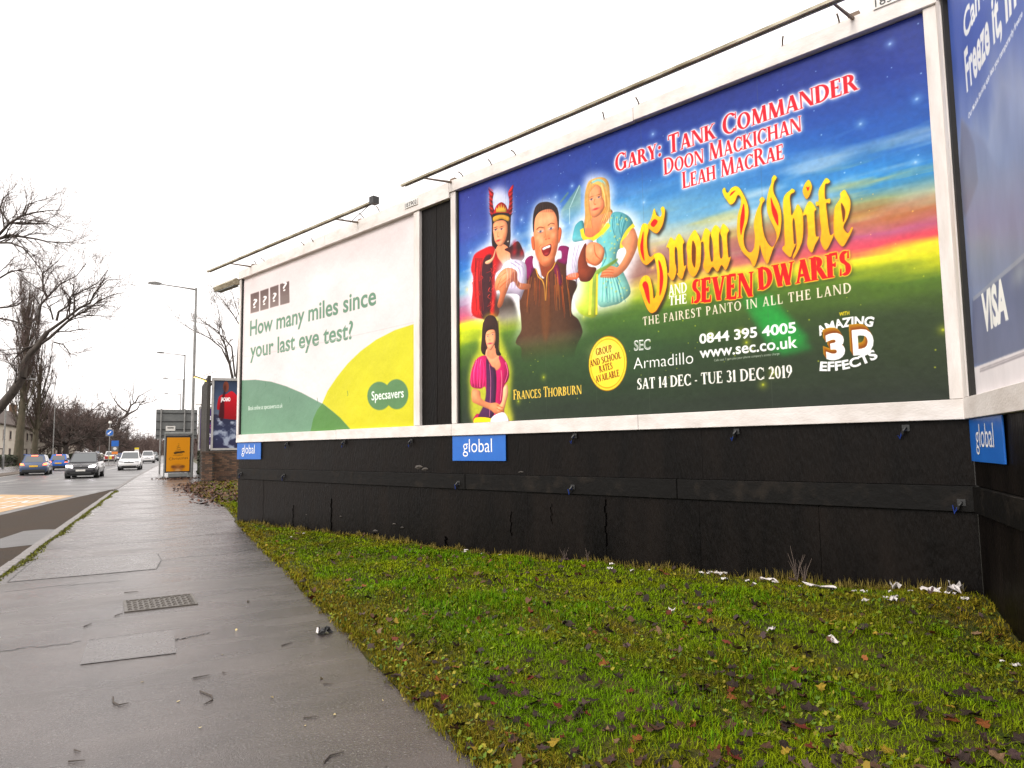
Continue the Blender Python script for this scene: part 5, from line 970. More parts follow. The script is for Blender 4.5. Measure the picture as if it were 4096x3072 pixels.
('text',('AND',796.2,486.2,849.5,485.6,26.8,(250,246,240)),{'T': 0.2,'t': 0.1}),
('text',('THE',796,511.5,847.8,512.9,23.8,(250,246,240)),{'T': 0.2,'t': 0.1}),
('text',('THE FAIREST PANTO IN ALL THE LAND',716.1,552.4,1234.4,549.4,22.1,(240,224,206)),{'T': 0.16,'t': 0.09,'track': 0.12}),
('text',('0844 395 4005',877,618.3,1113.7,619.5,24.3,(248,246,244)),{'kind': 'sans','bold': 0.03}),
('text',('www.sec.co.uk',876.3,653.9,1115.3,653,27.1,(248,246,244)),{'kind': 'sans','bold': 0.02}),
('text',("Calls cost 7 ppm plus your phone company's access charge",914.1,665.9,1073.7,665.6,5.7,(210,214,206)),{'kind': 'sans'}),
('text',('SEC',686.6,615.4,737,616.8,27.5,(240,240,238)),{'kind': 'sans','bold': 0.02}),
('text',('SEC',687.5,614.7,736.2,616,25.1,(96,110,86)),{'kind': 'sans','bold': -0.02}),
('text',('Armadillo',684.4,665.2,858.3,665.7,32.4,(248,246,244)),{'kind': 'sans','bold': -0.01}),
('text',('SAT 14 DEC - TUE 31 DEC 2019',693,719.2,1101.5,719.2,28.3,(248,244,236)),{'T': 0.2,'t': 0.09}),
('ring',(600.4,641.8,61.6,73.4)),
('text',('GROUP',563.5,617.1,617.9,611.3,19.6,(104,50,12)),{'T': 0.22,'t': 0.1}),
('text',('AND SCHOOL',542.4,646.8,646.9,631.4,18.5,(104,50,12)),{'T': 0.22,'t': 0.1}),
('text',('RATES',574.5,665.5,618.3,657.9,18.7,(104,50,12)),{'T': 0.22,'t': 0.1}),
('text',('AVAILABLE',561.3,691.7,640.1,679.6,18.3,(104,50,12)),{'T': 0.22,'t': 0.1}),
('text',('WITH',1206.9,596,1227.7,595.8,8.2,(232,206,40)),{'kind': 'sans','bold': 0.03}),
('text',('AMAZING',1163.3,633.4,1271,627.2,19.3,(248,246,246)),{'kind': 'sans','bold': 0.04,'bow': 10,'shadow': (2,2,1.5,(30,40,24),0.8)}),
('text',('EFFECTS',1159.4,709,1278.6,691.8,19.2,(248,246,246)),{'kind': 'sans','bold': 0.04,'bow': -9,'shadow': (2,2,1.5,(30,40,24),0.8)}),
('text',('3',1169.6,673.7,1209.1,673.3,53.7,(180,130,18)),{'kind': 'sans','bold': 0.06}),
('text',('D',1224.7,668.7,1266.2,668.8,50.6,(180,130,18)),{'kind': 'sans','bold': 0.06}),
('text',('3',1170.4,675.4,1209.9,675,53.7,(171,120,18)),{'kind': 'sans','bold': 0.06}),
('text',('D',1225.5,670.3,1266.9,670.4,50.5,(171,120,18)),{'kind': 'sans','bold': 0.06}),
('text',('3',1171.3,677.1,1210.7,676.6,53.7,(162,110,18)),{'kind': 'sans','bold': 0.06}),
('text',('D',1226.3,672,1267.7,672.1,50.5,(162,110,18)),{'kind': 'sans','bold': 0.06}),
('text',('3',1172.1,678.8,1211.5,678.3,53.7,(154,100,18)),{'kind': 'sans','bold': 0.06}),
('text',('D',1227.1,673.6,1268.4,673.7,50.4,(154,100,18)),{'kind': 'sans','bold': 0.06}),
('text',('3',1173,680.4,1212.3,679.9,53.6,(145,90,18)),{'kind': 'sans','bold': 0.06}),
('text',('D',1227.9,675.3,1269.2,675.3,50.5,(145,90,18)),{'kind': 'sans','bold': 0.06}),
('text',('3',1173.8,682.1,1213.1,681.6,53.6,(137,80,18)),{'kind': 'sans','bold': 0.06}),
('text',('D',1228.6,676.9,1270,676.9,50.4,(137,80,18)),{'kind': 'sans','bold': 0.06}),
('text',('3',1174.6,683.8,1213.9,683.2,53.5,(128,70,18)),{'kind': 'sans','bold': 0.06}),
('text',('D',1229.4,678.6,1270.7,678.5,50.4,(128,70,18)),{'kind': 'sans','bold': 0.06}),
('text',('3',1175.5,685.5,1214.7,684.9,53.5,(250,248,248)),{'kind': 'sans','bold': 0.05}),
('text',('D',1230.2,680.2,1271.5,680.1,50.4,(250,248,248)),{'kind': 'sans','bold': 0.05}),
('text',('Frances Thorburn',246.4,721,510.8,719.6,30,(232,196,90)),{'T': 0.18,'t': 0.09,'small': 0.84})]
ART_EYE_TEST = [
('poly',([(1.2,285.6),(82.5,290.1),(166.2,301.5),(245.1,319.2),(319.3,340),(389.4,364.1),(411.8,371.3),(460.8,394.4),(502.7,417.7),(533.1,437.7),(538.2,454.1),(-21.6,450.6),(-29.6,284)],(100,134,112)),{'sm': False,'col2': (108,146,118)}),
('poly',([(411.8,369.8),(433.1,342.8),(470,315.9),(516.1,287.7),(565.4,264),(622.1,245),(689.2,232.7),(756.5,228.1),(784.6,228),(783.9,448.7),(523.2,442.5),(530.6,435.6),(502.7,417.7),(460.8,393.8)],(204,200,34)),{'sm': False,'col2': (202,194,32)}),
('poly',([(411.8,370.4),(389.8,385.3),(373.3,405.7),(361.5,435.6),(357.2,447.7),(543,445.8),(530.6,435.6),(487.1,407.1),(460.8,393.8)],(84,130,66)),{'sm': False}),
('poly',([(676.6,369.3),(675.5,375.8),(672.5,381.9),(667.6,387.3),(661,391.6),(653,394.8),(644,396.6),(634.5,396.9),(624.9,395.7),(615.6,393),(607.3,389),(600.2,383.8),(594.9,377.7),(591.5,371),(590.3,364.1),(591.4,357.4),(594.6,351.1),(599.9,345.6),(606.9,341.2),(615.2,338.2),(624.5,336.6),(634.1,336.6),(643.7,338),(652.7,340.9),(660.7,345.1),(667.4,350.3),(672.4,356.2),(675.5,362.7)],(90,130,84)),{'sm': False}),
('poly',([(733,369.4),(732,376.1),(729.2,382.4),(724.7,388),(718.6,392.5),(711.3,395.8),(703.1,397.7),(694.4,398.1),(685.6,396.9),(677.1,394.2),(669.5,390),(663.1,384.7),(658.2,378.5),(655.1,371.6),(654.1,364.5),(655.1,357.5),(658.1,351),(662.9,345.3),(669.3,340.7),(676.9,337.5),(685.4,335.9),(694.2,335.7),(703,337.2),(711.2,340.1),(718.6,344.4),(724.7,349.7),(729.2,355.8),(732,362.5)],(90,130,84)),{'sm': False}),
('text',('Specsavers',605.9,374.4,718,374.4,19.8,(246,248,244)),{'kind': 'sans','bold': 0.01}),
('text',('How many miles since',44.6,167.3,622.5,168.2,42.3,(100,136,112)),{'kind': 'sans','bold': 0.02}),
('text',('your last eye test?',47.9,227.9,535.5,232.1,42.2,(100,136,112)),{'kind': 'sans','bold': 0.02}),
('text',('Book online at specsavers.co.uk',44.6,369.9,227.6,371.3,11.7,(232,238,230)),{'kind': 'sans'}),
('poly',([(43.3,52.6),(90.8,52.5),(92.9,106.5),(45.6,106.2)],(96,74,70)),{'sm': False,'col2': (128,112,106)}),
('text',('?',58,93.1,81.2,93.4,24.9,(246,240,238)),{'kind': 'sans','bold': 0.01}),
('poly',([(97.2,52.5),(143.5,52.5),(145.5,106.9),(99.3,106.6)],(96,74,70)),{'sm': False,'col2': (128,112,106)}),
('text',('?',111.6,92.9,134,93.2,24.3,(246,240,238)),{'kind': 'sans','bold': 0.01}),
('poly',([(151.8,52.5),(197.6,52.5),(199.5,107.2),(153.8,106.9)],(96,74,70)),{'sm': False,'col2': (128,112,106)}),
('text',('?',166.2,92.8,187.7,93.1,23.9,(246,240,238)),{'kind': 'sans','bold': 0.01}),
('poly',([(205.6,52.5),(251.5,52.4),(253.2,107.6),(207.4,107.3)],(96,74,70)),{'sm': False,'col2': (128,112,106)}),
('text',('?',219.7,73.4,240.4,73.8,23.5,(246,240,238)),{'kind': 'sans','bold': 0.01}),
('poly',([(206.7,86.5),(252.6,86.7),(253.2,107.6),(207.4,107.3)],(120,104,98)),{'sm': False,'a': 0.9}),
('line',([(13.4,222),(375,227.1),(755.7,224.6)],1.1,(196,188,186)),{}),
('line',([(261.6,347.5),(265.7,357.3),(260.8,360.2)],2.5,(70,110,80)),{'w1': 1,'a': 0.7}),
('line',([(388.1,356.5),(391.7,365.7),(387.2,368.5)],2.5,(70,110,80)),{'w1': 1,'a': 0.7}),
('line',([(135.5,299.8),(140,310.2),(134.7,313.2)],2.5,(70,110,80)),{'w1': 1,'a': 0.7}),
('line',([(514.4,348.1),(517.5,356.9),(513.5,359.5)],2.5,(70,110,80)),{'w1': 1,'a': 0.7})]
ART_CARD = [
('poly',([(38.2,183.2),(82.7,216.2),(133.1,248.6),(168.6,287.2),(188,306.2),(215.2,313.2),(242.2,314.1),(265.8,336.6),(384.7,363.2),(534.3,459.5),(525.7,502.5),(-43.1,382.7)],(138,148,180)),{'sm': False,'soft': 3,'col2': (126,136,168)}),
('poly',([(38.2,183.2),(68.8,208.3),(91.4,238.7),(99.5,286.2),(37.9,303.3),(-17.3,306.5)],(122,126,150)),{'sm': False,'soft': 3}),
('text',("Can't",86.2,104.3,190.4,110,32.6,(238,240,240)),{'kind': 'sans','bold': 0.03}),
('text',('Freeze it,',76.4,164.8,236.2,175.8,50.7,(238,240,240)),{'kind': 'sans','bold': 0.03}),
('text',('in',249.3,177.1,286.9,179.5,39.9,(238,240,240)),{'kind': 'sans','bold': 0.03}),
('text',('Our Mobile Banking app lets you temporarily freeze',73.6,198.9,302.4,200.7,6.9,(250,252,252)),{'kind': 'sans','bold': 0.02}),
('poly',([(27.2,414.7),(192.3,414.6),(296.6,412.5),(431.6,422.6),(410.9,514.5),(5.9,494.5)],(104,112,146)),{'sm': False,'soft': 1,'col2': (120,126,152)}),
('line',([(31.4,414.5),(192.5,413.8),(296.2,413.8)],5,(150,156,176)),{}),
('blob',(227.1,425.7,28.1,11.6,(170,176,186),0.6),{}),
('text',('VISA',69.5,460.3,177.9,461.4,44.2,(244,244,240)),{'kind': 'sans','bold': 0.05}),
('poly',([(8.9,498.3),(221.5,501.3),(414.3,499.3),(453.2,555.8),(-9.2,541.8)],(236,230,232)),{'sm': False}),
('line',([(38.6,506.3),(219.9,507.1),(350.5,505.7)],2,(168,160,166)),{}),
('line',([(39.4,503.6),(220.5,504.9),(350.9,503.9)],1.4,(168,160,166)),{})]
def ring(self, x, y, rx, ry):
    a = np.linspace(0, 2 * np.pi, 60, endpoint=False)
    for k, c in ((1.03, (150, 110, 20)), (1., (240, 206, 70)), (.93, (206, 150, 30)), (.89, (248, 214, 76))):
        self.poly([(x + rx * k * np.cos(t), y + ry * k * np.sin(t)) for t in a], c, sm=False)
    self.blob(x - rx * .2, y - ry * .45, rx * .6, ry * .3, (255, 236, 140), .6)
Print.ring = ring

def fbm(h, w, sx, sy, rg, oct=4):
    o = np.zeros((h, w)); amp = 1.
    for k in range(oct):
        n = rg.random((max(2, int(h / sy) + 3), max(2, int(w / sx) + 3)))
        yi = np.linspace(0, n.shape[0] - 1.001, h); xi = np.linspace(0, n.shape[1] - 1.001, w)
        y0 = yi.astype(int); x0 = xi.astype(int); fy = (yi - y0)[:, None]; fx = (xi - x0)[None]
        fy = fy * fy * (3 - 2 * fy); fx = fx * fx * (3 - 2 * fx)
        a = n[y0][:, x0] * (1 - fx) + n[y0][:, x0 + 1] * fx; b = n[y0 + 1][:, x0] * (1 - fx) + n[y0 + 1][:, x0 + 1] * fx
        o += amp * (a * (1 - fy) + b * fy - .5); amp *= .5; sx = max(2, sx / 2); sy = max(2, sy / 2)
    return o

def ramp(v, stops):
    xs = [s[0] for s in stops]
    return np.stack([np.interp(v, xs, [s[1][k] for s in stops]) for k in range(3)], -1) / 255.

def paint_pantomime():
    P = Print(1402, 785, (40, 60, 120)); rg = np.random.default_rng(11)
    u = P.xx / P.w; n1 = fbm(P.h, P.w, 420, 60, rg); n2 = fbm(P.h, P.w, 160, 34, rg)
    v = P.yy / P.h + .035 * n1 + .02 * n2
    v = v + .03 * np.sin(u * 3.1)
    left = ramp(v, [(0, (52, 62, 140)), (.22, (66, 82, 156)), (.36, (58, 120, 186)), (.45, (130, 170, 190)), (.5, (170, 120, 150)), (.55, (196, 100, 126)), (.585, (236, 220, 70)), (.62, (206, 214, 40)), (.67, (96, 126, 44)), (.78, (58, 80, 44)), (1, (48, 58, 46))])
    right = ramp(v, [(0, (36, 50, 122)), (.14, (38, 64, 142)), (.3, (36, 96, 170)), (.4, (58, 140, 196)), (.46, (150, 160, 120)), (.5, (170, 96, 52)), (.535, (178, 90, 120)), (.57, (206, 80, 96)), (.6, (244, 214, 60)), (.635, (206, 206, 40)), (.69, (84, 112, 36)), (.8, (54, 68, 40)), (1, (44, 50, 42))])
    mid = ramp(v, [(0, (40, 56, 130)), (.16, (42, 74, 150)), (.28, (60, 130, 190)), (.38, (130, 176, 200)), (.45, (206, 208, 190)), (.5, (176, 150, 140)), (.55, (150, 110, 100)), (.59, (206, 190, 90)), (.625, (150, 170, 50)), (.68, (76, 108, 48)), (.8, (54, 78, 46)), (1, (46, 56, 44))])
    a = np.clip((u - .02) / .4, 0, 1)[..., None]; b = np.clip((u - .5) / .4, 0, 1)[..., None]
    P.im[:] = (left * (1 - a) + mid * a) * (1 - b) + right * b
    cl = np.clip(fbm(P.h, P.w, 260, 46, rg) * 1.3, 0, .6) * np.exp(-((P.yy / P.h - .38) / .13) ** 2)
    P.put(cl, (214, 224, 228))
    cl = np.clip(fbm(P.h, P.w, 200, 26, rg) * 1.4, 0, .7) * np.exp(-((P.yy / P.h - .44) / .09) ** 2) * (u > .3)
    P.put(cl, (196, 190, 120))
    for i in range(260):                                        # twinkling dots of light
        x, y = rg.random() * P.w, rg.random() * P.h * .62 if i < 170 else P.h * (.62 + rg.random() * .33)
        c = (190, 220, 250) if y < P.h * .42 else (255, 206, 110) if y < P.h * .62 else (206, 210, 60)
        r = rg.choice([1., 1.2, 1.6, 2.6]); P.blob(x, y, r, r, c, .75)
        if r > 2: P.blob(x, y, r * 4, r * 4, c, .35)
    for k in range(9):                                          # green rays behind the effects roundel
        x0 = 985 + k * 7 + rg.random() * 10; L = 60 + rg.random() * 70
        P.poly([(x0, 525), (x0 + 8, 523), (x0 + 40 + L * .55, 540 + L), (x0 + 10 + L * .5, 545 + L)], (44, 150, 66), soft=5, a=.55, sm=False)
    paint(P, ART_PANTOMIME)
    P.im = np.clip(P.im, 0, 1); g = P.im.mean(2, keepdims=True); P.im = np.clip(g + (P.im - g) * 1.12, 0, 1) ** 1.08
    P.im *= (1 + .07 * fbm(P.h, P.w, 9, 9, rg, 2) + .05 * fbm(P.h, P.w, 300, 200, rg, 3))[..., None]
    for x in (P.w * .27, P.w * .16, P.w * .4, P.w * .52, P.w * .75): P.line([(x, 0), (x + 1, P.h)], 1.2, (90, 90, 80), a=.3)   # pasted sheet joints
    return P

def paint_eye_test():
    P = Print(757, 435, (222, 211, 210)); rg = np.random.default_rng(5)
    paint(P, ART_EYE_TEST)
    P.im *= (1 + .05 * fbm(P.h, P.w, 120, 90, rg) + .02 * fbm(P.h, P.w, 4, 4, rg, 2))[..., None]
    return P

def paint_card():
    P = Print(514, 534, (96, 112, 166)); rg = np.random.default_rng(7)
    n = fbm(P.h, P.w, 90, 140, rg); v = P.yy / P.h + .12 * n
    P.im[:] = ramp(v, [(0, (70, 96, 176)), (.25, (74, 98, 172)), (.4, (118, 136, 186)), (.5, (150, 162, 192)), (.6, (134, 146, 180)), (1, (118, 130, 166))])
    paint(P, ART_CARD)
    P.im *= (1 + .06 * fbm(P.h, P.w, 30, 60, rg))[..., None]
    return P
# ---------------------------------------------------------------- materials
M = {}
M['white_wood'] = mat('painted white timber', (.73, .68, .645), (.52, .46, .41), 6, .6, bump=.15, bsc=50, stretch=(1.5, 1, .3), contrast=(.4, .85), detail=9)
M['white_rail'] = mat('painted white rail', (.73, .68, .645), (.52, .46, .41), 6, .6, bump=.15, bsc=50, stretch=(.6, 1, 1.2), contrast=(.4, .85), detail=9)
M['black_board'] = mat('black painted board', (.0014, .0010, .0008), (.0085, .0055, .0038), 1.6, .38, .6, bump=.45, bsc=22, stretch=(1.8, 1, .4), spec=.13, detail=8, contrast=(.35, .8))
M['black_band'] = mat('weathered black band', (.005, .0045, .004), (.026, .020, .015), 3.5, .5, .75, bump=.25, bsc=14, spec=.13, contrast=(.52, .8), detail=7)
M['black_core'] = mat('dark hoarding backing', (.012, .011, .010), (.02, .018, .016), 4, .8)
M['black_wood'] = mat('black weathered plank', (.022, .02, .018), (.05, .043, .036), 5, .7, bump=.4, bsc=30, stretch=(3, 3, .3))
M['steel'] = mat('galvanised steel', (.34, .35, .34), (.24, .25, .25), 9, .5, .65, metal=.6)
M['lamp_bar'] = mat('weathered light bar casing', (.46, .42, .32), (.20, .165, .10), 5, .5, .7, metal=.3, stretch=(.6, 2, 2))
M['rust'] = mat('rusted arm', (.10, .085, .07), (.18, .12, .08), 12, .7)
M['dark_metal'] = mat('dark fitting', (.02, .02, .02), None, rough=.5)
M['blue_tie'] = mat('blue cable tie', (.015, .04, .22), None, rough=.4)
M['sign_blue'] = mat('blue enamel sign', (.009, .115, .46), (.012, .13, .50), 5, .4)
M['white_print'] = mat('white lettering', (.82, .82, .82), None, rough=.5)
M['black_print'] = mat('black lettering', (.02, .02, .02), None, rough=.5)
M['plate_white'] = mat('white plate', (.72, .70, .66), (.6, .58, .54), 20, .5)
M['kerb'] = mat('concrete kerb', (.22, .205, .195), (.13, .12, .115), 7, .45, .75, bump=.3, bsc=60, speck=(.3, .29, .27), speck_sc=160)
M['road'] = mat('wet road surface', (.060, .058, .058), (.085, .082, .08), .35, .30, .48, bump=.12, bsc=180, detail=6, speck=(.14, .135, .13), speck_sc=240, spec=.5)
M['layby'] = mat('old dark asphalt', (.030, .022, .016), (.055, .041, .030), 1.6, .75, .95, bump=.6, bsc=60, detail=7, speck=(.11, .088, .07), speck_sc=70, spec=.12)
M['channel'] = mat('concrete channel', (.17, .165, .16), (.11, .105, .1), 3, .4, .6, bump=.2)
M['buff'] = mat('buff surfacing', (.50, .33, .17), (.40, .25, .12), 2, .5, .75, bump=.3, bsc=90, speck=(.5, .3, .14), speck_sc=90)
M['line_white'] = mat('road paint', (.66, .64, .60), (.5, .48, .45), 12, .5)
M['soil'] = mat('verge soil', (.030, .044, .005), (.065, .05, .010), 5, .95, bump=.6, bsc=60, detail=7, spec=.2)
M['ground'] = mat('rough ground', (.06, .065, .03), (.09, .075, .045), .5, .9)
M['iron'] = mat('worn iron', (.07, .06, .05), (.14, .125, .105), 40, .35, .55, metal=.5)
M['brick_a'] = mat('brown brick', (.085, .045, .028), (.14, .075, .045), 9, .8, bump=.3, bsc=40)
M['brick_b'] = mat('sooty brick', (.045, .03, .022), (.08, .05, .035), 9, .85, bump=.3, bsc=40)
M['brick_c'] = mat('tan brick', (.17, .10, .055), (.11, .06, .04), 9, .8, bump=.3, bsc=40)
M['mortar'] = mat('old mortar', (.06, .052, .044), (.09, .08, .066), 14, .9)
M['bark'] = mat('wet bark', (.040, .032, .028), (.075, .06, .048), 5, .85, bump=.5, bsc=20, stretch=(1, 1, .3))
M['bark_moss'] = mat('mossy bark', (.045, .042, .022), (.085, .066, .042), 4, .85, bump=.5, bsc=18, stretch=(1, 1, .3))
M['twig'] = mat('bare twigs', (.085, .055, .05), (.11, .075, .06), .5, .8)
M['twig_grey'] = mat('pale bare twigs', (.12, .088, .07), (.09, .065, .05), .5, .8)
M['render_wall'] = mat('pale rendered wall', (.66, .60, .50), (.56, .50, .42), .4, .85)
M['roof'] = mat('brown roof tiles', (.06, .042, .034), (.085, .06, .045), 2.5, .8, bump=.5, bsc=8)
M['glass'] = mat('window glass', (.04, .045, .05), None, rough=.12, spec=.6)
M['window_frame'] = mat('window surround', (.36, .28, .24), None, rough=.6)
M['red_door'] = mat('dull red door', (.2, .045, .04), None, rough=.5)
M['hedge'] = mat('dark hedge leaves', (.022, .028, .014), (.04, .045, .022), 6, .8)
M['grey_wall'] = mat('grey block wall', (.055, .058, .06), (.08, .082, .084), 2, .8)
M['sign_back'] = mat('grey sign back', (.115, .12, .118), (.15, .155, .15), 3, .5, .65, metal=.3)
M['pole_grey'] = mat('grey painted pole', (.24, .235, .225), (.18, .18, .175), 5, .5, metal=.3)
M['shelter_grey'] = mat('shelter aluminium', (.26, .27, .265), (.2, .21, .2), 5, .4, metal=.4)
M['shelter_dark'] = mat('shelter dark trim', (.016, .014, .014), None, rough=.4)
M['yellow_print'] = mat('yellow panel', (.75, .58, .03), None, rough=.5)
M['orange_print'] = mat('orange panel', (.75, .22, .03), None, rough=.5)
M['paper'] = mat('sodden white paper', (.70, .66, .64), (.5, .45, .42), 30, .6, bump=.4, bsc=60)
M['tyre'] = mat('tyre rubber', (.012, .012, .012), None, rough=.8)
M['rim'] = mat('alloy rim', (.32, .32, .33), None, rough=.35, metal=.8)
M['car_glass'] = mat('car glass', (.085, .095, .10), None, rough=.05, spec=1.)  # base colour lightened to stand in for reflected white sky
M['trim'] = mat('black car trim', (.014, .014, .014), None, rough=.5)
M['plate_y'] = mat('yellow number plate', (.72, .42, .03), None, rough=.45)
M['lamp_on_red'] = mat('lit brake lamp', (.5, .02, .01), None, rough=.3, emit=(1., .12, .04), estr=5.)
M['lamp_on_white'] = mat('lit headlamp', (.8, .8, .8), None, rough=.3, emit=(1., .93, .97), estr=9.)
M['lamp_red'] = mat('red tail lamp', (.35, .02, .02), None, rough=.3)
M['lamp_clear'] = mat('clear head lamp', (.55, .56, .58), None, rough=.15)
M['tube_on'] = mat('lit fluorescent tube', (.9, .7, .2), None, rough=.4, emit=(1., .72, .16), estr=2.2)
def paint_mat(name, c, rough=.25, metal=.0): return mat(name, c, None, rough=rough, metal=metal, coat=.6)

# ---------------------------------------------------------------- setting: ground, road, pavement, kerbs
# main hoarding plane and the plane of the board that folds back from it
P1 = Vector((5.87744, 3.62778, 0)); DIRN = Vector((-.34954, .93692, 0)); ROT1 = math.atan2(DIRN.y, DIRN.x)
CRN = Vector((5.92392, 3.50317, 0)); D3 = Vector((-.74780, -.66393, 0)); ROT3 = math.atan2(D3.y, D3.x)
EDGE = 1.32                                                              # right edge of the pavement
def xwall(y): return 5.877 - .3731 * (y - 3.628) if y > 3.5 else max(EDGE + .3, 5.92 + 1.1265 * (y - 3.5)) if y > 1.2 else 7.0
def gz(x, y):
    f = min(1, max(0, (x - EDGE) / max(xwall(y) - EDGE, .1)))
    zb = np.interp(y, [1, 2.8, 3.5, 5.9, 9.3, 15.8], [.05, .1, .235, .107, .03, .0])
    return .012 + zb * f ** .8 + .014 * (sin(x * 5.1 + y * 3.3) + sin(y * 4.7 - x * 2.9)) * min(1, 6 * f)

o = raw('ground', [(-700, -300, -.22), (700, -300, -.22), (700, 1500, -.22), (-700, 1500, -.22)], [[0, 1, 2, 3]], M['ground']); tag(o, kind='structure')
road = raw('road', [(-10.5, -40, -.1), (2.2, -40, -.1), (6.5, 420, -.1), (-9.0, 420, -.1)], [[0, 1, 2, 3]], M['road']); tag(road, kind='structure')
def sheet(name, pts, z, mt, parent): return raw(name, [(x, y, z) for x, y in pts], [list(range(len(pts)))], mt, parent)
sheet('buff_surfacing', [(-8.3, 6), (-5.75, 6), (-4.15, 22.1), (-3.50, 27.1), (-3.02, 30.7), (-5.79, 33.52), (-8.3, 35.9)], -.096, M['buff'], road)
sheet('channel', [(-6.05, 4), (-5.8, 4), (-3.8, 22.1), (-3.17, 27.1), (-2.07, 34.7), (-2.3, 34.7), (-3.42, 27.1), (-4.1, 22.1)], -.092, M['channel'], road)
sheet('old_asphalt', [(-9, -20), (-1.86, -20), (-1.86, 33), (-2.04, 34.6), (-3.15, 27.1), (-3.78, 22.1), (-5.78, 4)], -.088, M['layby'], road)
sheet('wet_patch', [(-1.92, 14.6), (-1.94, 16.2), (-2.0, 17.2), (-2.3, 17.35), (-2.55, 17.2), (-2.62, 16.6), (-2.72, 15.8), (-3.1, 15.4), (-3.0, 14.9), (-2.4, 14.3)], -.084, M['road'], road)
MARKS = [(-5.0, 29.79, -4.79, 31.08), (-4.64, 29.69, -4.44, 31.03), (-4.31, 29.44, -4.05, 30.63), (-3.94, 29.4, -3.7, 30.54), (-3.57, 29.12, -3.2, 30.09), (-5.44, 30.12, -5.36, 31.62), (-4.74, 27.5, -4.56, 28.59), (-4.42, 27.27, -4.24, 28.23), (-4.08, 27.11, -4.15, 28.47), (-3.98, 27.23, -3.82, 28.29), (-3.57, 26.87, -3.53, 27.47), (-4.47, 25.95, -4.35, 26.29), (-4.3, 24.97, -4.11, 26.12), (-3.97, 24.7, -3.78, 25.7)]
for x0, y0, x1, y1 in MARKS: sheet('road_marking', [(x0 - .065, y0), (x0 + .065, y0), (x1 + .065, y1), (x1 - .065, y1)], -.090, M['line_white'], road)
for x0, y0, x1, y1 in [(-8.43, 47.69, -8.15, 52.16), (-7.61, 45.42, -6.8, 47.65), (-6.52, 48.7, -5.97, 51.55), (-6.3, 57, -5.95, 61), (-5.75, 65, -5.4, 69), (-4.98, 74.7, -4.69, 87.9), (-4.9, 96, -4.7, 104), (-4.7, 112, -4.5, 120), (-4.5, 130, -4.3, 140)]:
    sheet('road_marking', [(x0 - .06, y0), (x0 + .06, y0), (x1 + .06, y1), (x1 - .06, y1)], -.096, M['line_white'], road)
sheet('road_marking', [(-10.4, 30), (-10.3, 30), (-9.6, 300), (-9.8, 300)], -.096, M['line_white'], road)

# pavement: damp asphalt whose sheen comes and goes in streaks across the path
mp_ = mat('damp asphalt path', (.043, .0345, .032), (.080, .065, .060), 1.1, .4, bump=.0)
t = mp_.node_tree; b = t.nodes['Principled BSDF']; L = t.links.new; tc = t.nodes.new('ShaderNodeTexCoord')
def noise(scale, stretch, detail=4.):
    mpn = t.nodes.new('ShaderNodeMapping'); mpn.inputs['Scale'].default_value = stretch; L(tc.outputs['Object'], mpn.inputs[0])
    n = t.nodes.new('ShaderNodeTexNoise'); n.inputs['Scale'].default_value = scale; n.inputs['Detail'].default_value = detail; L(mpn.outputs[0], n.inputs['Vector']); return n.outputs[0]
def mrange(s, a, b_, c, d):
    n = t.nodes.new('ShaderNodeMapRange'); n.inputs[1].default_value, n.inputs[2].default_value, n.inputs[3].default_value, n.inputs[4].default_value = a, b_, c, d; L(s, n.inputs[0]); return n.outputs[0]
big = noise(1., (.45, .9, 1), 3.); streak = noise(1., (.9, 2.6, 1), 3.)
ad = t.nodes.new('ShaderNodeMath'); ad.operation = 'ADD'; L(big, ad.inputs[0]); L(streak, ad.inputs[1])
L(mrange(ad.outputs[0],   .82, 1.2, .15, .36), b.inputs['Roughness']); b.inputs['Specular IOR Level'].default_value = .85
fine = noise(150., (1, 1, 1), 3.); mid = noise(60., (1, 1, 1), 2.)
a2 = t.nodes.new('ShaderNodeMath'); a2.operation = 'ADD'; L(fine, a2.inputs[0]); L(mid, a2.inputs[1])
bp = t.nodes.new('ShaderNodeBump'); bp.inputs['Strength'].default_value = .42; bp.inputs['Distance'].default_value = .008; L(a2.outputs[0], bp.inputs['Height'])
bp2 = t.nodes.new('ShaderNodeBump'); bp2.inputs['Strength'].default_value = .10; bp2.inputs['Distance'].default_value = .12; L(streak, bp2.inputs['Height']); L(bp.outputs[0], bp2.inputs['Normal']); L(bp2.outputs[0], b.inputs['Normal'])
base = b.inputs['Base Color'].links[0].from_socket
sp = t.nodes.new('ShaderNodeMix'); sp.data_type = 'RGBA'; L(mrange(noise(75., (1, 1, 1), 2.), .60, .72, 0, .7), sp.inputs[0]); L(base, sp.inputs[6]); sp.inputs[7].default_value = (.22, .21, .2, 1); L(sp.outputs[2], b.inputs['Base Color'])
M['path'] = mp_
pl = [(-1.75, -6), (-1.75, 32), (-1.61, 46.7), (-1.39, 59.5), (-.68, 97), (.4, 160)]
def left_edge(y): return float(np.interp(y, [p[1] for p in pl], [p[0] for p in pl]))
V = []; F = []; ys = list(np.arange(-6, 37.01, .25)) + [40, 46.7, 59.5, 97, 160]
for y in ys:
    r = EDGE + .02 * sin(y * 2.3) + .012 * sin(y * 7.1)
    if y > 16: r = float(np.interp(y, [16, 19.7, 22.5, 29, 33, 37, 60, 160], [1.35, 1.41, 1.27, .8, 1.0, 1.42, 1.9, 3.2]))
    for f in (0, .33, .66, 1): V.append((left_edge(y) * (1 - f) + r * f, y, 0))
    V.append((r, y, -.2)); V.append((left_edge(y), y, -.2))
for i in range(len(ys) - 1):
    a = i * 6; c = a + 6
    for k in range(3): F.append([a + k, a + k + 1, c + k + 1, c + k])
    F.append([a + 3, a + 4, c + 4, c + 3]); F.append([a + 5, a, c, c + 5])
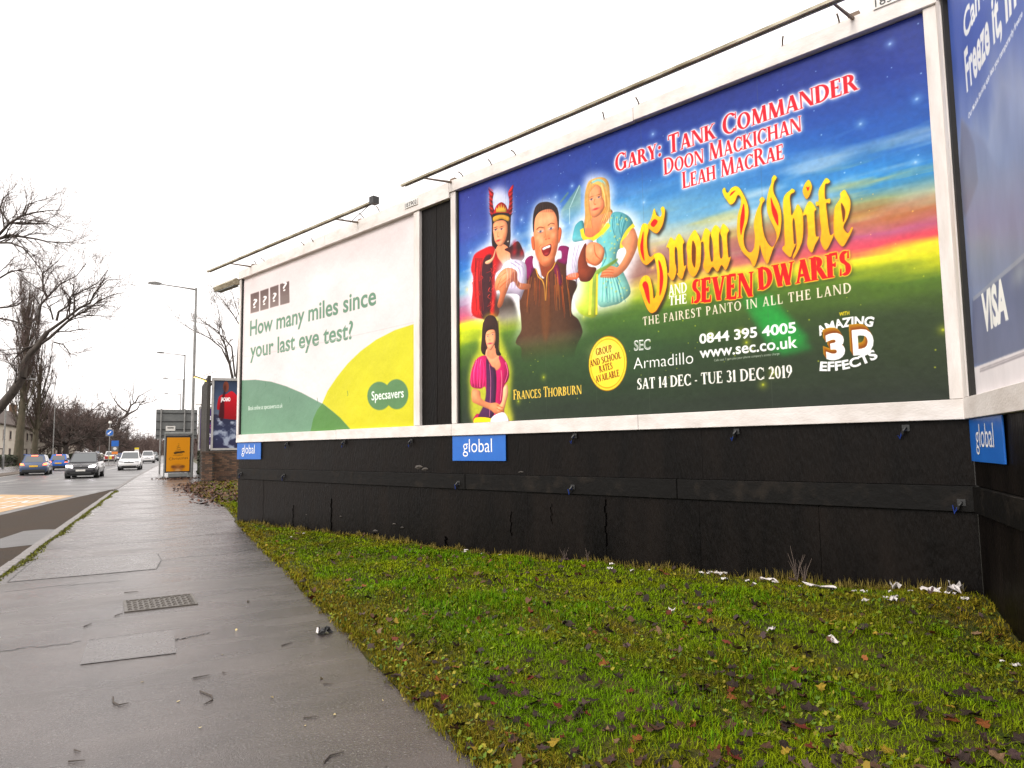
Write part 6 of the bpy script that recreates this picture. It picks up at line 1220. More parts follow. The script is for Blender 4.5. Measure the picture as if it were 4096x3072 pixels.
pav = raw('pavement', V, F, M['path']); tag(pav, kind='structure')
M['patch'] = mat('smooth repair patch', (.064, .055, .053), (.098, .086, .083), 5, .2, .36, bump=.25, bsc=90, speck=(.03, .027, .026), speck_sc=50, spec=.85)
M['seam'] = mat('tarred seam', (.016, .015, .015), None, rough=.45)
for pts in ([(-1.6, 11.75), (-.85, 11.62), (-.08, 11.48), (-.03, 10.8), (-.08, 10.02), (-.8, 9.96), (-1.6, 9.9)], [(-.51, 6.52), (.09, 6.57), (.1, 5.8), (-.5, 5.82)]):
    sheet('repair_patch', pts, .004, M['patch'], pav)
    m = MB(); c = np.mean(pts, 0)
    for i in range(len(pts)):
        p, q = np.array(pts[i]), np.array(pts[(i + 1) % len(pts)])
        if len(pts) == 4 and i % 2: continue
        d = (q - p) / np.linalg.norm(q - p); nn = np.array([-d[1], d[0]]) * .004
        m.add([(*(p - nn), .008), (*(q - nn * .5), .008), (*(q + nn * .5), .008), (*(p + nn), .008)], [[0, 1, 2, 3]])
    m.build('seam', M['seam'], pav)
for pts in ([(-1.7, 12.9), (-.9, 13.2), (-.2, 13.1), (.5, 13.6), (1.28, 13.7)], [(-1.7, 9.2), (-1.1, 9.35), (-.4, 9.3)], [(-.03, 10.8), (.3, 10.95), (.7, 10.9), (1.28, 11.3)], [(-1.6, 6.6), (-1.0, 6.5), (-.55, 6.52)], [(.1, 6.2), (.35, 6.3)]):
    m = MB(); n = 40; P_ = np.array([[np.interp(k / n * (len(pts) - 1), range(len(pts)), [p[j] for p in pts]) for j in (0, 1)] for k in range(n + 1)]) + RNG.normal(size=(n + 1, 2)) * (.012, .02)
    for k in range(n):
        wd = .004 + .006 * RNG.random(); a, c = P_[k], P_[k + 1]
        m.add([(a[0], a[1] - wd, .003), (c[0], c[1] - wd, .003), (c[0], c[1] + wd, .003), (a[0], a[1] + wd, .003)], [[0, 1, 2, 3]])
    m.build('crack', M['seam'], pav)
kerb = empty('kerb', (-1.825, 2, 0)); tag(kerb, kind='structure')
st = MB().box(-.073, .073, 0, .905, -.2, .012).build('kerb_stone', M['kerb'], kerb, bevel=.012)
for i in range(33):
    s = st if i == 0 else st.copy()
    if i: COL.objects.link(s)
    s.location = (random.uniform(-.006, .006), i * .915 - 1.2, random.uniform(-.006, .004)); s.rotation_euler = (random.uniform(-.004, .004), 0, random.uniform(-.006, .006))
m = MB()
for (x0, y0), (x1, y1) in zip(pl[1:], pl[2:]):
    y0 += .9 if y0 == 32 else 0
    m.add([(x0 - .16 + 1.825, y0 - 2, -.2), (x0 - .01 + 1.825, y0 - 2, -.2), (x1 - .01 + 1.825, y1 - 2, -.2), (x1 - .16 + 1.825, y1 - 2, -.2), (x0 - .16 + 1.825, y0 - 2, .008), (x0 - .01 + 1.825, y0 - 2, .008), (x1 - .01 + 1.825, y1 - 2, .008), (x1 - .16 + 1.825, y1 - 2, .008)], [[4, 5, 6, 7], [0, 1, 5, 4], [0, 4, 7, 3], [1, 2, 6, 5]])
m.build('kerb_run', M['kerb'], kerb)
# far pavement on the left with its kerb and leafy edge
lp = raw('left_pavement', [(-16.5, 20, .0), (-11.6, 20, .0), (-10.9, 420, .0), (-16.5, 420, .0)], [[0, 1, 2, 3]], M['path']); tag(lp, kind='structure')
M['leafy'] = mat('leaf-strewn gutter bank', (.06, .045, .03), (.1, .07, .045), 3, .7)
lk = MB().prism([(-11.6, 0.0), (-10.62, -.06), (-10.5, -.06), (-10.5, -.18), (-11.6, -.18)], 20, 420, 'y').build('left_kerb', M['leafy']); tag(lk, kind='structure')

# grass verge beside the path (ground form), and the next verge behind the hoarding's far end
V = []; F = []; ys = np.arange(-4, 15.9, .2); nf = 26
for y in ys:
    x1 = xwall(y) + .25
    for k in range(nf + 1):
        x = EDGE - .02 + (x1 - EDGE) * k / nf; V.append((x, y, gz(x, y) - (.03 if k == 0 else 0)))
for i in range(len(ys) - 1):
    for k in range(nf): a = i * (nf + 1) + k; F.append([a, a + 1, a + nf + 2, a + nf + 1])
verge = raw('grass_verge', V, F, M['soil'], None, True); tag(verge, kind='structure')
V = []; F = []; ys2 = np.arange(15.6, 37.5, .4)
def redge(y): return float(np.interp(y, [15.6, 19.7, 22.5, 29, 33, 37.5], [1.33, 1.41, 1.27, .78, .98, 1.45]))
for y in ys2:
    for k in range(13): x = redge(y) - .02 + k * .45; V.append((x, y, (-.02 if k == 0 else .02 + .02 * sin(x * 4 + y * 2) + .05 * min(1, k / 4))))
for i in range(len(ys2) - 1):
    for k in range(12): a = i * 13 + k; F.append([a, a + 1, a + 14, a + 13])
v2 = raw('far_verge', V, F, M['soil'], None, True); tag(v2, kind='structure')

# ---------------------------------------------------------------- main hoarding and its two boards (local x = along, y = out, z = up)
wall = thing('hoarding_wall', 'long black painted board wall under the big show poster', 'wall', P1, ROT1)
WL = 12.95
box('wall_core', M['black_core'], wall, -.13, WL, -.32, -.03, -.4, 5.3)
js = [-.13, 1.13, 2.36, 3.57, 4.8, 6.05, 7.25, 8.45, 9.4, 10.68, 11.85, WL]
for a, c in zip(js, js[1:]):
    box('lower_panel', M['black_board'], wall, a + .0015, c - .0015, -.03, random.uniform(.0, .004), -.4, .88, bevel=.001)
ju = [-.13, 2.3, 4.75, 7.2, 9.65, WL]
for a, c in zip(ju, ju[1:]):
    box('upper_panel', M['black_board'], wall, a + .001, c - .001, -.03, random.uniform(.001, .003), 1.10, 1.66, bevel=.001)
for a, c in zip([-.13, 2.6, 5.95, 8.7, 11.0], [2.6, 5.95, 8.7, 11.0, WL]):
    box('ledge_band', M['black_band'], wall, a + .003, c - .003, -.03, random.uniform(.030, .04), .884, 1.096, bevel=.006)
for s, z in [(10.92, 1.59), (9.0, 1.59), (7.17, 1.58), (3.99, 1.59), (1.9, 1.59), (.35, 1.58), (12.75, 1.0), (10.98, .99), (6.08, .97), (4.02, .97), (-.03, .96)]:
    y0 = .03 if z < 1.2 else .008
    hk = MB().tube([(s, y0, z), (s, y0 + .035, z + .005), (s + .012, y0 + .05, z - .02), (s + .02, y0 + .04, z - .05)], .012, 6).box(s - .03, s + .03, y0, y0 + .012, z - .025, z + .03).build('hook', M['dark_metal'], wall)
    MB().tube([(s, y0 + .03, z - .01), (s + .03, y0 + .03, z - .045), (s + .05, y0 + .02, z - .09), (s + .06, y0 + .03, z - .06 if z > 1.2 else z - .02)], [.008, .008, .006, .004], 5).build('cable_tie', M['blue_tie'], hk)
M['split'] = mat('dark split in the board', (.0012, .001, .001), None, rough=.9, spec=0.)
for s, z0, z1, wd in [(3.57, .3, .84, .018), (9.4, .05, .62, .03), (10.69, .05, .45, .022), (5.1, .3, .62, .014), (6.4, .02, .2, .05), (8.1, 0, .12, .09), (4.4, .5, .75, .012)]:   # splits in the board edge
    m = MB(); n = 7
    for k in range(n):
        za, zb = z0 + (z1 - z0) * k / n, z0 + (z1 - z0) * (k + 1) / n; ja = .012 * sin(k * 2.1 + s)
        m.box(s + ja - wd / 2, s + ja + wd / 2 * .6, .0062, .0075 + .002 * (k % 2), za, zb)
    m.build('split', M['split'], wall)
M['peel'] = mat('peeling paint flap', (.075, .062, .05), (.04, .034, .03), 20, .7)
for s, z, a in [(7.0, 1.19, .2), (6.85, 1.16, .16), (8.1, .16, .14), (7.6, .3, .1), (7.4, .26, .09), (10.2, .3, .06), (9.1, .33, .08), (4.9, 1.14, .1), (8.6, .1, .1)]:
    m = MB(); pts = [(s - a * .5, z), (s - a * .2, z + a * .14), (s + a * .3, z + a * .08), (s + a * .5, z - a * .12), (s, z - a * .2)]
    yy = .0065
    m.add([(p[0], yy + .001 + .012 * ((i * 3) % 4) / 3, p[1]) for i, p in enumerate(pts)] + [(s, yy + .025, z)], [[i, (i + 1) % 5, 5] for i in range(5)]); m.build('paint_flap', M['peel'], wall)

def billboard_frame(root, rails):
    for nm, mt, a in rails: box(nm, M[mt], root, *a, bevel=.004)
def light_bar(root, s0, s1, z, out, arms, boxend=False):
    bar = MB().prism([(out - .022, z - .016), (out + .026, z - .018), (out + .028, z + .01), (out, z + .024), (out - .022, z + .015)], s0, s1, 'x').build('light_bar', M['lamp_bar'], root)
    MB().prism([(out - .03, z - .026), (out - .012, z - .028), (out - .012, z - .019), (out - .026, z - .017)], s0 + .06, s1 - .06, 'x').build('lamp_cover', M['steel'], bar)
    if boxend: box('end_box', M['dark_metal'], bar, s0 - .06, s0 + .05, out - .06, out + .05, z - .04, z + .07)
    for s, dz in arms:
        ar = MB().tube([(s, .02, z + dz), (s, out * .5, z + dz * .5), (s, out, z)], [.02, .015, .012], 6).build('arm', M['rust'], root)
        box('arm_bracket', M['rust'], ar, s - .05, s + .05, .0, .05, z + dz - .06, z + dz + .06)
def spikes(root, L_, y=.05):
    for s, z in L_:
        a = random.uniform(-.7, .5)
        MB().tube([(s, y, z - .03), (s + .035 * a, y + .05, z + .03), (s + .07 * a, y + .09, z + .05)], .009, 5).build('fixing_spike', M['rust'], root)
# the big show poster
bb = thing('billboard', 'largest billboard with blue and green fairytale show poster in white frame', 'billboard', P1, ROT1, 'billboards along the pavement')
box('backing', M['black_core'], bb, -.02, 6.12, -.026, -.010, 1.80, 5.24)
billboard_frame(bb, [('bottom_rail', 'white_rail', (-.128, 3.05, -.025, .055, 1.641, 1.808)), ('bottom_rail', 'white_rail', (3.056, 6.21, -.025, .053, 1.641, 1.808)),
    ('top_rail', 'white_rail', (-.128, 2.98, -.025, .075, 5.236, 5.41)), ('top_rail', 'white_rail', (2.986, 6.21, -.025, .073, 5.232, 5.40)),
    ('side_post', 'white_wood', (-.128, .0, -.025, .05, 1.811, 5.233)), ('side_post', 'white_wood', (6.1, 6.205, -.025, .05, 1.811, 5.229))])
box('edge_strip', M['black_core'], bb, 6.07, 6.098, -.001, .03, 1.812, 5.228)
spikes(bb, [(4.85, 5.40), (5.32, 5.40), (3.4, 5.40), (2.9, 5.41), (1.23, 5.41), (.68, 5.41), (5.9, 5.4)])
light_bar(bb, .3, 6.59, 5.283, .652, [(6.16, .10), (.56, .12)])
pt = box('number_plate', M['plate_white'], bb, .06, .38, .076, .09, 5.385, 5.49); lettering('plate_digits', '183', M['black_print'], pt, .36, .22, 5.40, .075, .0905)
# gap panels between the two posters
for a, c in ((6.214, 6.57), (6.576, 6.926)): box('gap_panel', M['black_board'], wall, a, c, -.028, .004, 1.812, 5.25, bevel=.003)
# the eye test poster
bl = thing('billboard', 'white billboard asking about miles since eye test, green and lime shapes', 'billboard', P1, ROT1, 'billboards along the pavement')
box('backing', M['black_core'], bl, 7.05, 12.93, -.026, -.012, 1.79, 5.16)
billboard_frame(bl, [('bottom_rail', 'white_rail', (6.215, 9.2, -.025, .052, 1.641, 1.806)), ('bottom_rail', 'white_rail', (9.206, 12.985, -.025, .054, 1.641, 1.80)),
    ('side_post', 'white_wood', (6.932, 7.072, -.025, .05, 1.81, 5.147)), ('side_post', 'white_wood', (12.905, 12.985, -.025, .05, 1.804, 5.112))])
box('edge_strip', M['black_core'], bl, 12.87, 12.904, -.001, .03, 1.80, 5.11); box('edge_strip', M['black_core'], bl, 7.073, 7.09, -.001, .03, 1.81, 5.147)
for a, c in ((6.215, 9.6), (9.606, 12.985)):
    zt = lambda s: 5.395 - (s - 6.215) * .0145; zl = lambda s: 5.152 - (s - 6.215) * .0054
    MB().prism([(a, zl(a)), (c, zl(c)), (c, zt(c)), (a, zt(a))], -.025, .075, 'y').build('top_rail', M['white_rail'], bl, bevel=.004)
spikes(bl, [(11.84, 5.30), (10.3, 5.30), (9.99, 5.30), (7.95, 5.39), (12.2, 5.3), (8.4, 5.39)])
light_bar(bl, 7.4, 13.36, 5.275, .568, [(12.42, .02), (8.55, .06)], True)
MB().tube([(8.45, .5, 5.28), (8.1, .52, 5.12), (7.7, .56, 5.2), (7.42, .568, 5.27)], .006, 4).build('loose_wire', M['dark_metal'], bl)
pt = box('number_plate', M['plate_white'], bl, 6.93, 7.245, .077, .09, 5.235, 5.335); lettering('plate_digits', '183902', M['black_print'], pt, 7.23, 6.945, 5.25, .07, .0905)
fx = MB().prism([(.02, 5.02), (.16, 5.0), (.2, 5.08), (.12, 5.15), (.03, 5.13)], 13.0, 13.95, 'x').build('end_floodlight', M['lamp_bar'], bl)
box('lamp_lens', M['steel'], fx, 13.05, 13.9, .03, .15, 4.985, 5.0)
# the bank card poster on the board that folds towards the road
wr = thing('hoarding_wall', 'short black board wall folding away at the right, under the mountain poster', 'wall', CRN, ROT3)
box('wall_core', M['black_core'], wr, .0, 3.6, .03, .3, -.4, 5.3)
for a, c in ((.004, 1.2), (1.206, 2.4), (2.406, 3.6)):
    box('lower_panel', M['black_board'], wr, a, c, random.uniform(-.003, .003), .03, -.4, .88, bevel=.003)
    box('upper_panel', M['black_board'], wr, a, c, random.uniform(-.003, .003), .03, 1.10, 1.66, bevel=.003)
box('ledge_band', M['black_band'], wr, .04, 3.6, -.034, .03, .884, 1.096, bevel=.006)
br = thing('billboard', 'cropped billboard at right edge with blue grey mountain card poster', 'billboard', CRN, ROT3, 'billboards along the pavement')
box('backing', M['black_core'], br, .1, 3.55, .004, .026, 1.8, 5.3); box('edge_strip', M['black_core'], br, .192, .262, -.04, .0, 1.817, 5.165)  # black edge strip stands in for the shadow between side post and poster
billboard_frame(br, [('bottom_rail', 'white_rail', (.0, 3.58, -.055, .025, 1.643, 1.815)), ('side_post', 'white_wood', (.0, .19, -.05, .025, 1.818, 5.5)), ('top_rail', 'white_rail', (.193, 3.58, -.07, .025, 5.17, 5.4)), ('side_post', 'white_wood', (3.41, 3.58, -.05, .025, 1.818, 5.167))])
def global_plate(root_loc, rz, s0, s1, z0, z1, y, sgn, label):
    """blue name plate hung under the boards, reading left to right for someone on the path"""
    g = thing('sign_plate', label, 'sign', root_loc, rz, 'blue name plates under the boards')
    a, b_ = min(s0, s1), max(s0, s1); lo, hi = (y, y + .012) if sgn > 0 else (y - .012, y)
    box('plate', M['sign_blue'], g, a, b_, lo, hi, z0, z1, bevel=.002)
    wdt = s1 - s0
    lettering('lettering', 'global', M['white_print'], g, s0 + wdt * .21, s0 + wdt * .76, z0 + (z1 - z0) * .34, (z1 - z0) * .56, hi + .0008 if sgn > 0 else lo - .0008, sgn, .002, bold=-.004)
    return g
global_plate(P1, ROT1, 12.98, 11.95, 1.292, 1.636, .012, 1, 'blue name plate at the far left corner of the black wall')
global_plate(P1, ROT1, 6.22, 5.16, 1.282, 1.636, .012, 1, 'blue name plate under the gap between the two large posters')
global_plate(CRN, ROT3, .037, 1.035, 1.299, 1.640, -.012, -1, 'blue name plate under the right edge billboard in the corner')
im = paint_pantomime().image('show poster print'); poster_sheet('poster', print_mat('show poster', im, bump=.3), bb, 6.097, 0, 1.8146, 5.228, .004)
im = paint_eye_test().image('eye test print'); poster_sheet('poster', print_mat('eye test poster', im, bump=.45), bl, 12.9, 7.075, 1.80, 5.145, .002, wob=.007)
im = paint_card().image('card poster print'); poster_sheet('poster', print_mat('card poster', im), br, .19, 3.4, 1.82, 5.16, -.004)
# ---------------------------------------------------------------- street furniture
def street_lamp(x, y, hgt, arm, side, label, group='street lamps along the road'):
    r = thing('street_lamp', label, 'street lamp', (x, y, 0), 0, group)
    MB().tube([(0, 0, -.1), (0, 0, 1.3)], .105, 10).tube([(0, 0, 1.3), (0, 0, 1.42)], [.105, .075], 10).build('base_sleeve', M['pole_grey'], r)
    MB().tube([(0, 0, 1.4), (0, 0, hgt * .78)], [.08, .075], 8).tube([(0, 0, hgt * .78), (0, 0, hgt * .8), (0, 0, hgt + .05)], [.075, .062, .058], 8).build('pole', M['pole_grey'], r)
    MB().tube([(0, 0, hgt - .05), (side * arm * .3, 0, hgt + .02), (side * arm * .72, 0, hgt + .1)], [.055, .035, .03], 6).build('arm', M['pole_grey'], r)
    hd = MB().prism([(-.34, -.02), (-.26, .06), (.05, .1), (.34, .05), (.38, -.01), (.05, -.05)], -.12, .12, 'y').build('lamp_head', M['pole_grey'], r)
    hd.location = (side * (arm * .72 + .36), 0, hgt + .12); hd.scale.x = -side
    bx = box('lens', M['lamp_clear'], hd, -.2, .3, -.09, .09, -.065, -.035)
    return r
street_lamp(1.26, 44, 10.9, 2.5, -1, 'tallest grey street lamp, in front of the bus shelter advert')
street_lamp(1.32, 75, 10.9, 2.5, -1, 'grey street lamp rising behind the large sign back')
street_lamp(1.66, 101, 10.9, 2.5, -1, 'third grey street lamp, half hidden behind the second lamp')
street_lamp(1.75, 127, 10.9, 2.5, -1, 'farthest right-hand street lamp, only its head clear of the poles')
street_lamp(-15.1, 88, 9.2, 2.6, 1, 'dark street lamp beside the low grey wall at the left edge')
street_lamp(-16.6, 135, 9.4, 2.6, 1, 'street lamp between the poplar trunks and the round trees')
street_lamp(-15.3, 205, 9.6, 2.4, 1, 'distant lamp post left of the blue keep left sign')

def post_text_plane(name, img, parent, a0, a1, z0, z1, y): return poster_sheet(name, print_mat(name + ' print', img), parent, a0, a1, z0, z1, y, 8, 8, 0)
# large road sign seen from behind
rs = thing('road_sign', 'large grey road sign seen from behind on two posts', 'sign', (.56, 55, 0))
box('sign_panel', M['sign_back'], rs, -1.32, 1.32, .06, .075, 2.4, 4.46)
for x in (-1.0, .5): MB().tube([(x, 0, -.1), (x, 0, 4.5)], .055, 8).build('post', M['pole_grey'], rs)
for z in (2.62, 3.05, 3.62, 4.2): box('rail', M['dark_metal'], rs, -1.3, 1.3, .02, .058, z - .03, z + .03)
# bus shelter with its lit advert end panel
bs = thing('bus_shelter', 'bus shelter with yellow advert end panel behind the lamp post', 'bus shelter', (.58, 43.4, 0))
box('roof', M['shelter_grey'], bs, -.72, .66, -.1, 4.2, 2.42, 2.56, bevel=.02)
ap = box('advert_case', M['shelter_dark'], bs, -.67, .63, -.06, .1, .32, 2.36, bevel=.012)
box('side_trim', M['shelter_grey'], ap, -.74, -.672, -.05, .09, .02, 2.41); box('side_trim', M['shelter_grey'], ap, .632, .69, -.05, .09, .02, 2.41)
box('foot_plinth', M['shelter_grey'], bs, -.5, .5, -.05, .09, .10, .30); box('plinth_base', M['shelter_dark'], bs, -.46, .46, -.04, .08, -.02, .098)
for y in (1.4, 2.7, 4.05): MB().tube([(.6, y, 0), (.6, y, 2.42)], .035, 6).build('post', M['shelter_grey'], bs)
box('glass_panel', M['car_glass'], bs, .595, .605, .15, 4.0, .35, 2.2); box('bench', M['shelter_grey'], bs, .2, .5, .8, 3.6, .45, .5)
P = Print(200, 320, (214, 140, 16)); rg = np.random.default_rng(2)
for k in range(26):
    y = 70 + k * 4.2; hw = 4 + k * 1.5; P.line([(100 - hw + rg.normal() * 4, y + rg.normal() * 3), (100 + rg.normal() * 8, y + rg.normal() * 6), (100 + hw + rg.normal() * 4, y - 6)], 1.6, (60, 44, 20), a=.55)
P.poly([(60, 140), (150, 128), (160, 142), (66, 156)], (40, 32, 22), sm=False, a=.85)
P.text('Christmas', 22, 216, 186, 204, 26, (52, 40, 22), kind='sans', bold=-.01)
for x, y, a, c_ in ((100, 290, 52, (150, 92, 40)), (60, 276, 20, (110, 64, 30)), (142, 276, 20, (110, 64, 30)), (100, 312, 26, (196, 150, 96)), (84, 280, 5, (40, 24, 16)), (118, 280, 5, (40, 24, 16))): P.blob(x, y, a, a * .7, c_, .9, p=4)
post_text_plane('poster', P.image('shelter advert'), ap, -.6, .56, .40, 2.27, -.064)
fl = thing('bus_stop_flag', 'small white bus stop flag above the shelter roof', 'sign', (.14, 43.6, 2.56))
MB().tube([(0, 0, 0), (0, 0, .1)], .02, 6).build('bracket', M['dark_metal'], fl); pn = box('panel', M['plate_white'], fl, -.24, .24, -.02, .02, .09, .36)
box('dark_band', M['dark_metal'], pn, -.16, .16, -.023, -.0205, .22, .28); box('cap', M['dark_metal'], pn, -.12, .1, -.02, .02, .362, .40)
# brick boundary wall with a pier, its bricks laid one by one
bw = thing('brick_wall', 'weathered brown brick wall with end pier under the red jacket billboard', 'wall', (1.46, 35.7, 0))
box('mortar_core', M['mortar'], bw, .03, 5.0, .63, .85, -.1, 1.38); box('mortar_core', M['mortar'], bw, .02, .45, .02, .6, -.1, 1.38)
bmesh_ = MB().box(-.104, .104, 0, .1, -.031, .031).build('brick', M['brick_a'], bw, bevel=.005); meshes = [bmesh_.data]
for mt in ('brick_b', 'brick_c', 'brick_b', 'brick_a'): q = bmesh_.data.copy(); q.materials.clear(); q.materials.append(M[mt]); meshes.append(q)
first = True
for r_ in range(19):
    z = .04 + r_ * .0735
    row = [(x, .612) for x in np.arange(.58 + (r_ % 2) * .11, 2.2, .219)] + [(x, .002) for x in ((.11, .33) if r_ % 2 else (.05, .22, .39))]
    for x, y in row:
        if first: o = bmesh_; first = False
        else: o = bmesh_.copy(); COL.objects.link(o)
        o.data = random.choice(meshes); o.location = (x, y + random.uniform(-.004, .006), z)
        if y < .01 and not r_ % 2: o.scale.x = .72
box('coping', M['brick_b'], bw, -.03, .5, -.03, .64, 1.40, 1.475, bevel=.01); box('coping', M['brick_b'], bw, .5, 5.0, .59, .88, 1.40, 1.47, bevel=.01)
# billboard with the man in a red jacket, above the brick wall, and its dark return of upright planks
jb = thing('billboard', 'grey framed billboard with man in red jacket above the brick wall', 'billboard', (1.86, 36.45, 0), 0, 'billboards along the pavement')
M['frame_grey'] = mat('grey billboard frame', (.36, .35, .34), (.28, .27, .26), 6, .5)
box('backing', M['black_core'], jb, 0, 2.2, .06, .3, 1.48, 5.0)
for a in ((0, 2.2, -.05, .06, 4.88, 5.0), (0, 2.2, -.05, .06, 1.52, 1.62), (0, .09, -.05, .06, 1.622, 4.878), (2.1, 2.2, -.05, .06, 1.622, 4.878)): box('frame_rail', M['frame_grey'], jb, *a)
P = Print(480, 450, (70, 84, 110)); rg = np.random.default_rng(4)
n = fbm(450, 480, 120, 60, rg); v = P.yy / 450 + .06 * n
P.im[:] = ramp(v, [(0, (40, 50, 72)), (.3, (64, 80, 106)), (.5, (88, 98, 116)), (.53, (44, 42, 62)), (.6, (40, 44, 68)), (.8, (44, 52, 80)), (1, (40, 38, 66))])
P.put(np.clip(fbm(450, 480, 90, 40, rg) * 2.2, 0, .8) * (P.yy > 250), (170, 180, 196))
P.poly([(130, 90), (190, 70), (250, 100), (300, 130), (330, 250), (80, 250), (62, 200), (36, 190), (48, 120), (80, 96)], (196, 16, 34), sm=True, col2=(140, 8, 20))
P.poly([(60, 250), (70, 150), (108, 70), (130, 60), (112, 120), (110, 250)], (40, 12, 20), soft=4, a=.8)
P.poly([(100, 60), (96, 30), (112, 8), (140, 8), (156, 30), (152, 62), (128, 78)], (120, 58, 40)); P.blob(114, 50, 16, 26, (50, 22, 20), .8)
P.text('JACAMO', 74, 138, 176, 136, 24, (240, 236, 236), kind='sans', bold=.06)
post_text_plane('poster', P.image('jacket poster'), jb, .09, 2.1, 1.62, 4.88, -.01)
pr = thing('plank_hoarding', 'dark upright plank return beside the red jacket billboard', 'hoarding', (1.66, 36.6, 0))
p0 = MB().box(0, .16, 0, .145, 0, 5.1).build('plank', M['black_wood'], pr, bevel=.006)
for i in range(42):
    o = p0 if i == 0 else p0.copy()
    if i: COL.objects.link(o)
    o.location = (random.uniform(-.008, .008), i * .152, random.uniform(-.04, .03))
for z in (1.0, 2.9, 4.7): box('batten', M['black_wood'], pr, .175, .21, 0, 6.4, z, z + .08)
ll = thing('lit_strip_lamp', 'lit yellow strip lamp reaching out above the plank hoarding', 'lamp', (1.9, 38.4, 4.95))
MB().box(-.04, .04, -.04, .04, 0, .08).tube([(0, 0, .04), (-.85, -1.9, .12)], .035, 6).build('casing', M['rust'], ll)
MB().tube([(-.05, -.1, -.012), (-.83, -1.85, .06)], .024, 6).build('tube', M['tube_on'], ll)
MB().tube([(.1, -2.0, .36), (-.5, -1.3, .16)], .015, 5).build('stay', M['rust'], ll)
# purple billboard of the bay beyond
vb = thing('billboard', 'narrow visible strip of purple billboard beyond the plank hoarding', 'billboard', (1.86, 52, 0), 0, 'billboards along the pavement')
box('backing', M['black_core'], vb, 0, 3.4, .05, .25, 0, 4.5)
for a in ((0, 3.4, -.04, .05, 4.38, 4.5), (0, 3.4, -.04, .05, 1.55, 1.66), (0, .1, -.04, .05, 1.662, 4.378)): box('frame_rail', M['frame_grey'], vb, *a)
P = Print(300, 250, (66, 34, 110))
P.text('Beg', 20, 70, 100, 70, 38, (236, 232, 240), kind='sans', bold=.02); P.text('wo', 20, 122, 72, 122, 30, (190, 40, 96), kind='sans', bold=.02); P.text('tec', 20, 178, 84, 178, 38, (236, 232, 240), kind='sans', bold=.02)
P.poly([(6, 226), (300, 226), (300, 250), (6, 250)], (220, 214, 224), sm=False); P.text('Our w', 20, 206, 58, 206, 10, (220, 210, 230), kind='sans')
post_text_plane('poster', P.image('purple poster'), vb, .1, 3.4, 1.66, 4.38, -.01)
MB().tube([(-.25, -.8, 4.62), (1.2, -.8, 4.62)], .03, 6).build('light_bar', M['lamp_bar'], vb); MB().tube([(.1, -.8, 4.62), (.1, 0, 4.48)], .02, 5).build('arm', M['lamp_bar'], vb)
# drain cover in the path
dc = thing('drain_cover', 'rusty rectangular patterned iron cover set in the damp path', 'drain cover', (-.02, 7.78, 0), rad(4))
m = MB()
for a in ((-.31, .31, -.285, -.262), (-.31, .31, .262, .285), (-.31, -.285, -.262, .262), (.285, .31, -.262, .262)): m.box(*a, -.03, .010)
m.build('frame', M['iron'], dc); pt = box('plate', M['iron'], dc, -.284, .284, -.261, .261, -.03, .003)
m = MB()
for i in range(12):
    for j in range(9):
        x, y = -.262 + i * .0475, -.235 + j * .0585; s = .017
        if (i + j) % 2: m.box(x - s, x + s, y - .007, y + .007, .002, .010)
        else: m.box(x - .007, x + .007, y - s * 1.3, y + s * 1.3, .002, .010)
o = tag(m.build('tread', M['iron'], dc), kind='stuff')
# signs out in the road
ks = thing('keep_left_sign', 'blue keep left sign with white arrow on a pale island post', 'sign', (-6.35, 98.65, -.1))
MB().tube([(0, 0, 0), (0, 0, 5.1)], .05, 8).build('post', M['pole_grey'], ks); MB().tube([(0, 0, 5.1), (0, 0, 5.2), (0, 0, 5.45)], [.1, .2, .14], 10).build('beacon', M['plate_white'], ks)
box('backing_plate', M['pole_grey'], ks, -.42, .42, -.06, -.052, 3.6, 4.44)
disc = MB().prism([(.37 * cos(a), 4.02 + .37 * sin(a)) for a in np.linspace(0, 2 * pi, 24, endpoint=False)], -.075, -.0605, 'y').build('blue_disc', M['sign_blue'], ks)
MB().prism([(-.22, 3.8), (.0, 3.83), (-.06, 3.9), (.18, 4.14), (.1, 4.22), (-.14, 3.98), (-.2, 4.04)], -.085, -.0765, 'y').build('arrow', M['white_print'], disc)
box('small_plate', M['plate_white'], ks, -.2, .2, -.06, -.052, 4.46, 4.58); box('kerbed_island', M['kerb'], ks, -.6, .6, -2, 2, -.02, .1, bevel=.03)
bsn = thing('information_sign', 'tall blue and grey sign with orange foot beyond the keep left sign', 'sign', (-7.1, 122, -.1))
MB().tube([(0, 0, 0), (0, 0, 1.4)], .06, 8).build('post', M['pole_grey'], bsn); box('grey_panel', M['sign_back'], bsn, -.46, .46, -.03, .03, 1.75, 2.55); box('blue_panel', M['sign_blue'], bsn, -.48, .48, -.035, .03, 2.553, 3.4)
box('orange_foot', M['orange_print'], bsn, -.4, .4, -.035, .03, 1.35, 1.747); MB().prism([(.24 * cos(a), 2.2 + .24 * sin(a)) for a in np.linspace(0, 2 * pi, 16, endpoint=False)], -.04, -.0305, 'y').build('pale_roundel', M['plate_white'], bsn)
ys_ = thing('road_sign', 'small yellow topped white sign behind the white cars', 'sign', (-5.2, 152, -.1))
MB().tube([(0, 0, 0), (0, 0, 1.6)], .05, 6).build('post', M['pole_grey'], ys_); box('white_panel', M['plate_white'], ys_, -.36, .36, -.02, .02, 1.5, 2.15); box('yellow_panel', M['yellow_print'], ys_, -.38, .38, -.025, .02, 2.153, 2.5)
gw = thing('grey_wall', 'low grey block wall at the far left beside the lamp post', 'wall', (-15.6, 80, 0)); 
for i in range(4): box('wall_panel', M['grey_wall'], gw, -.15, .15, -10 + i * 4.5 + .01, -10 + (i + 1) * 4.5 - .01, -.1, 1.2)
box('coping', M['grey_wall'], gw, -.2, .2, -10, 8, 1.202, 1.27)

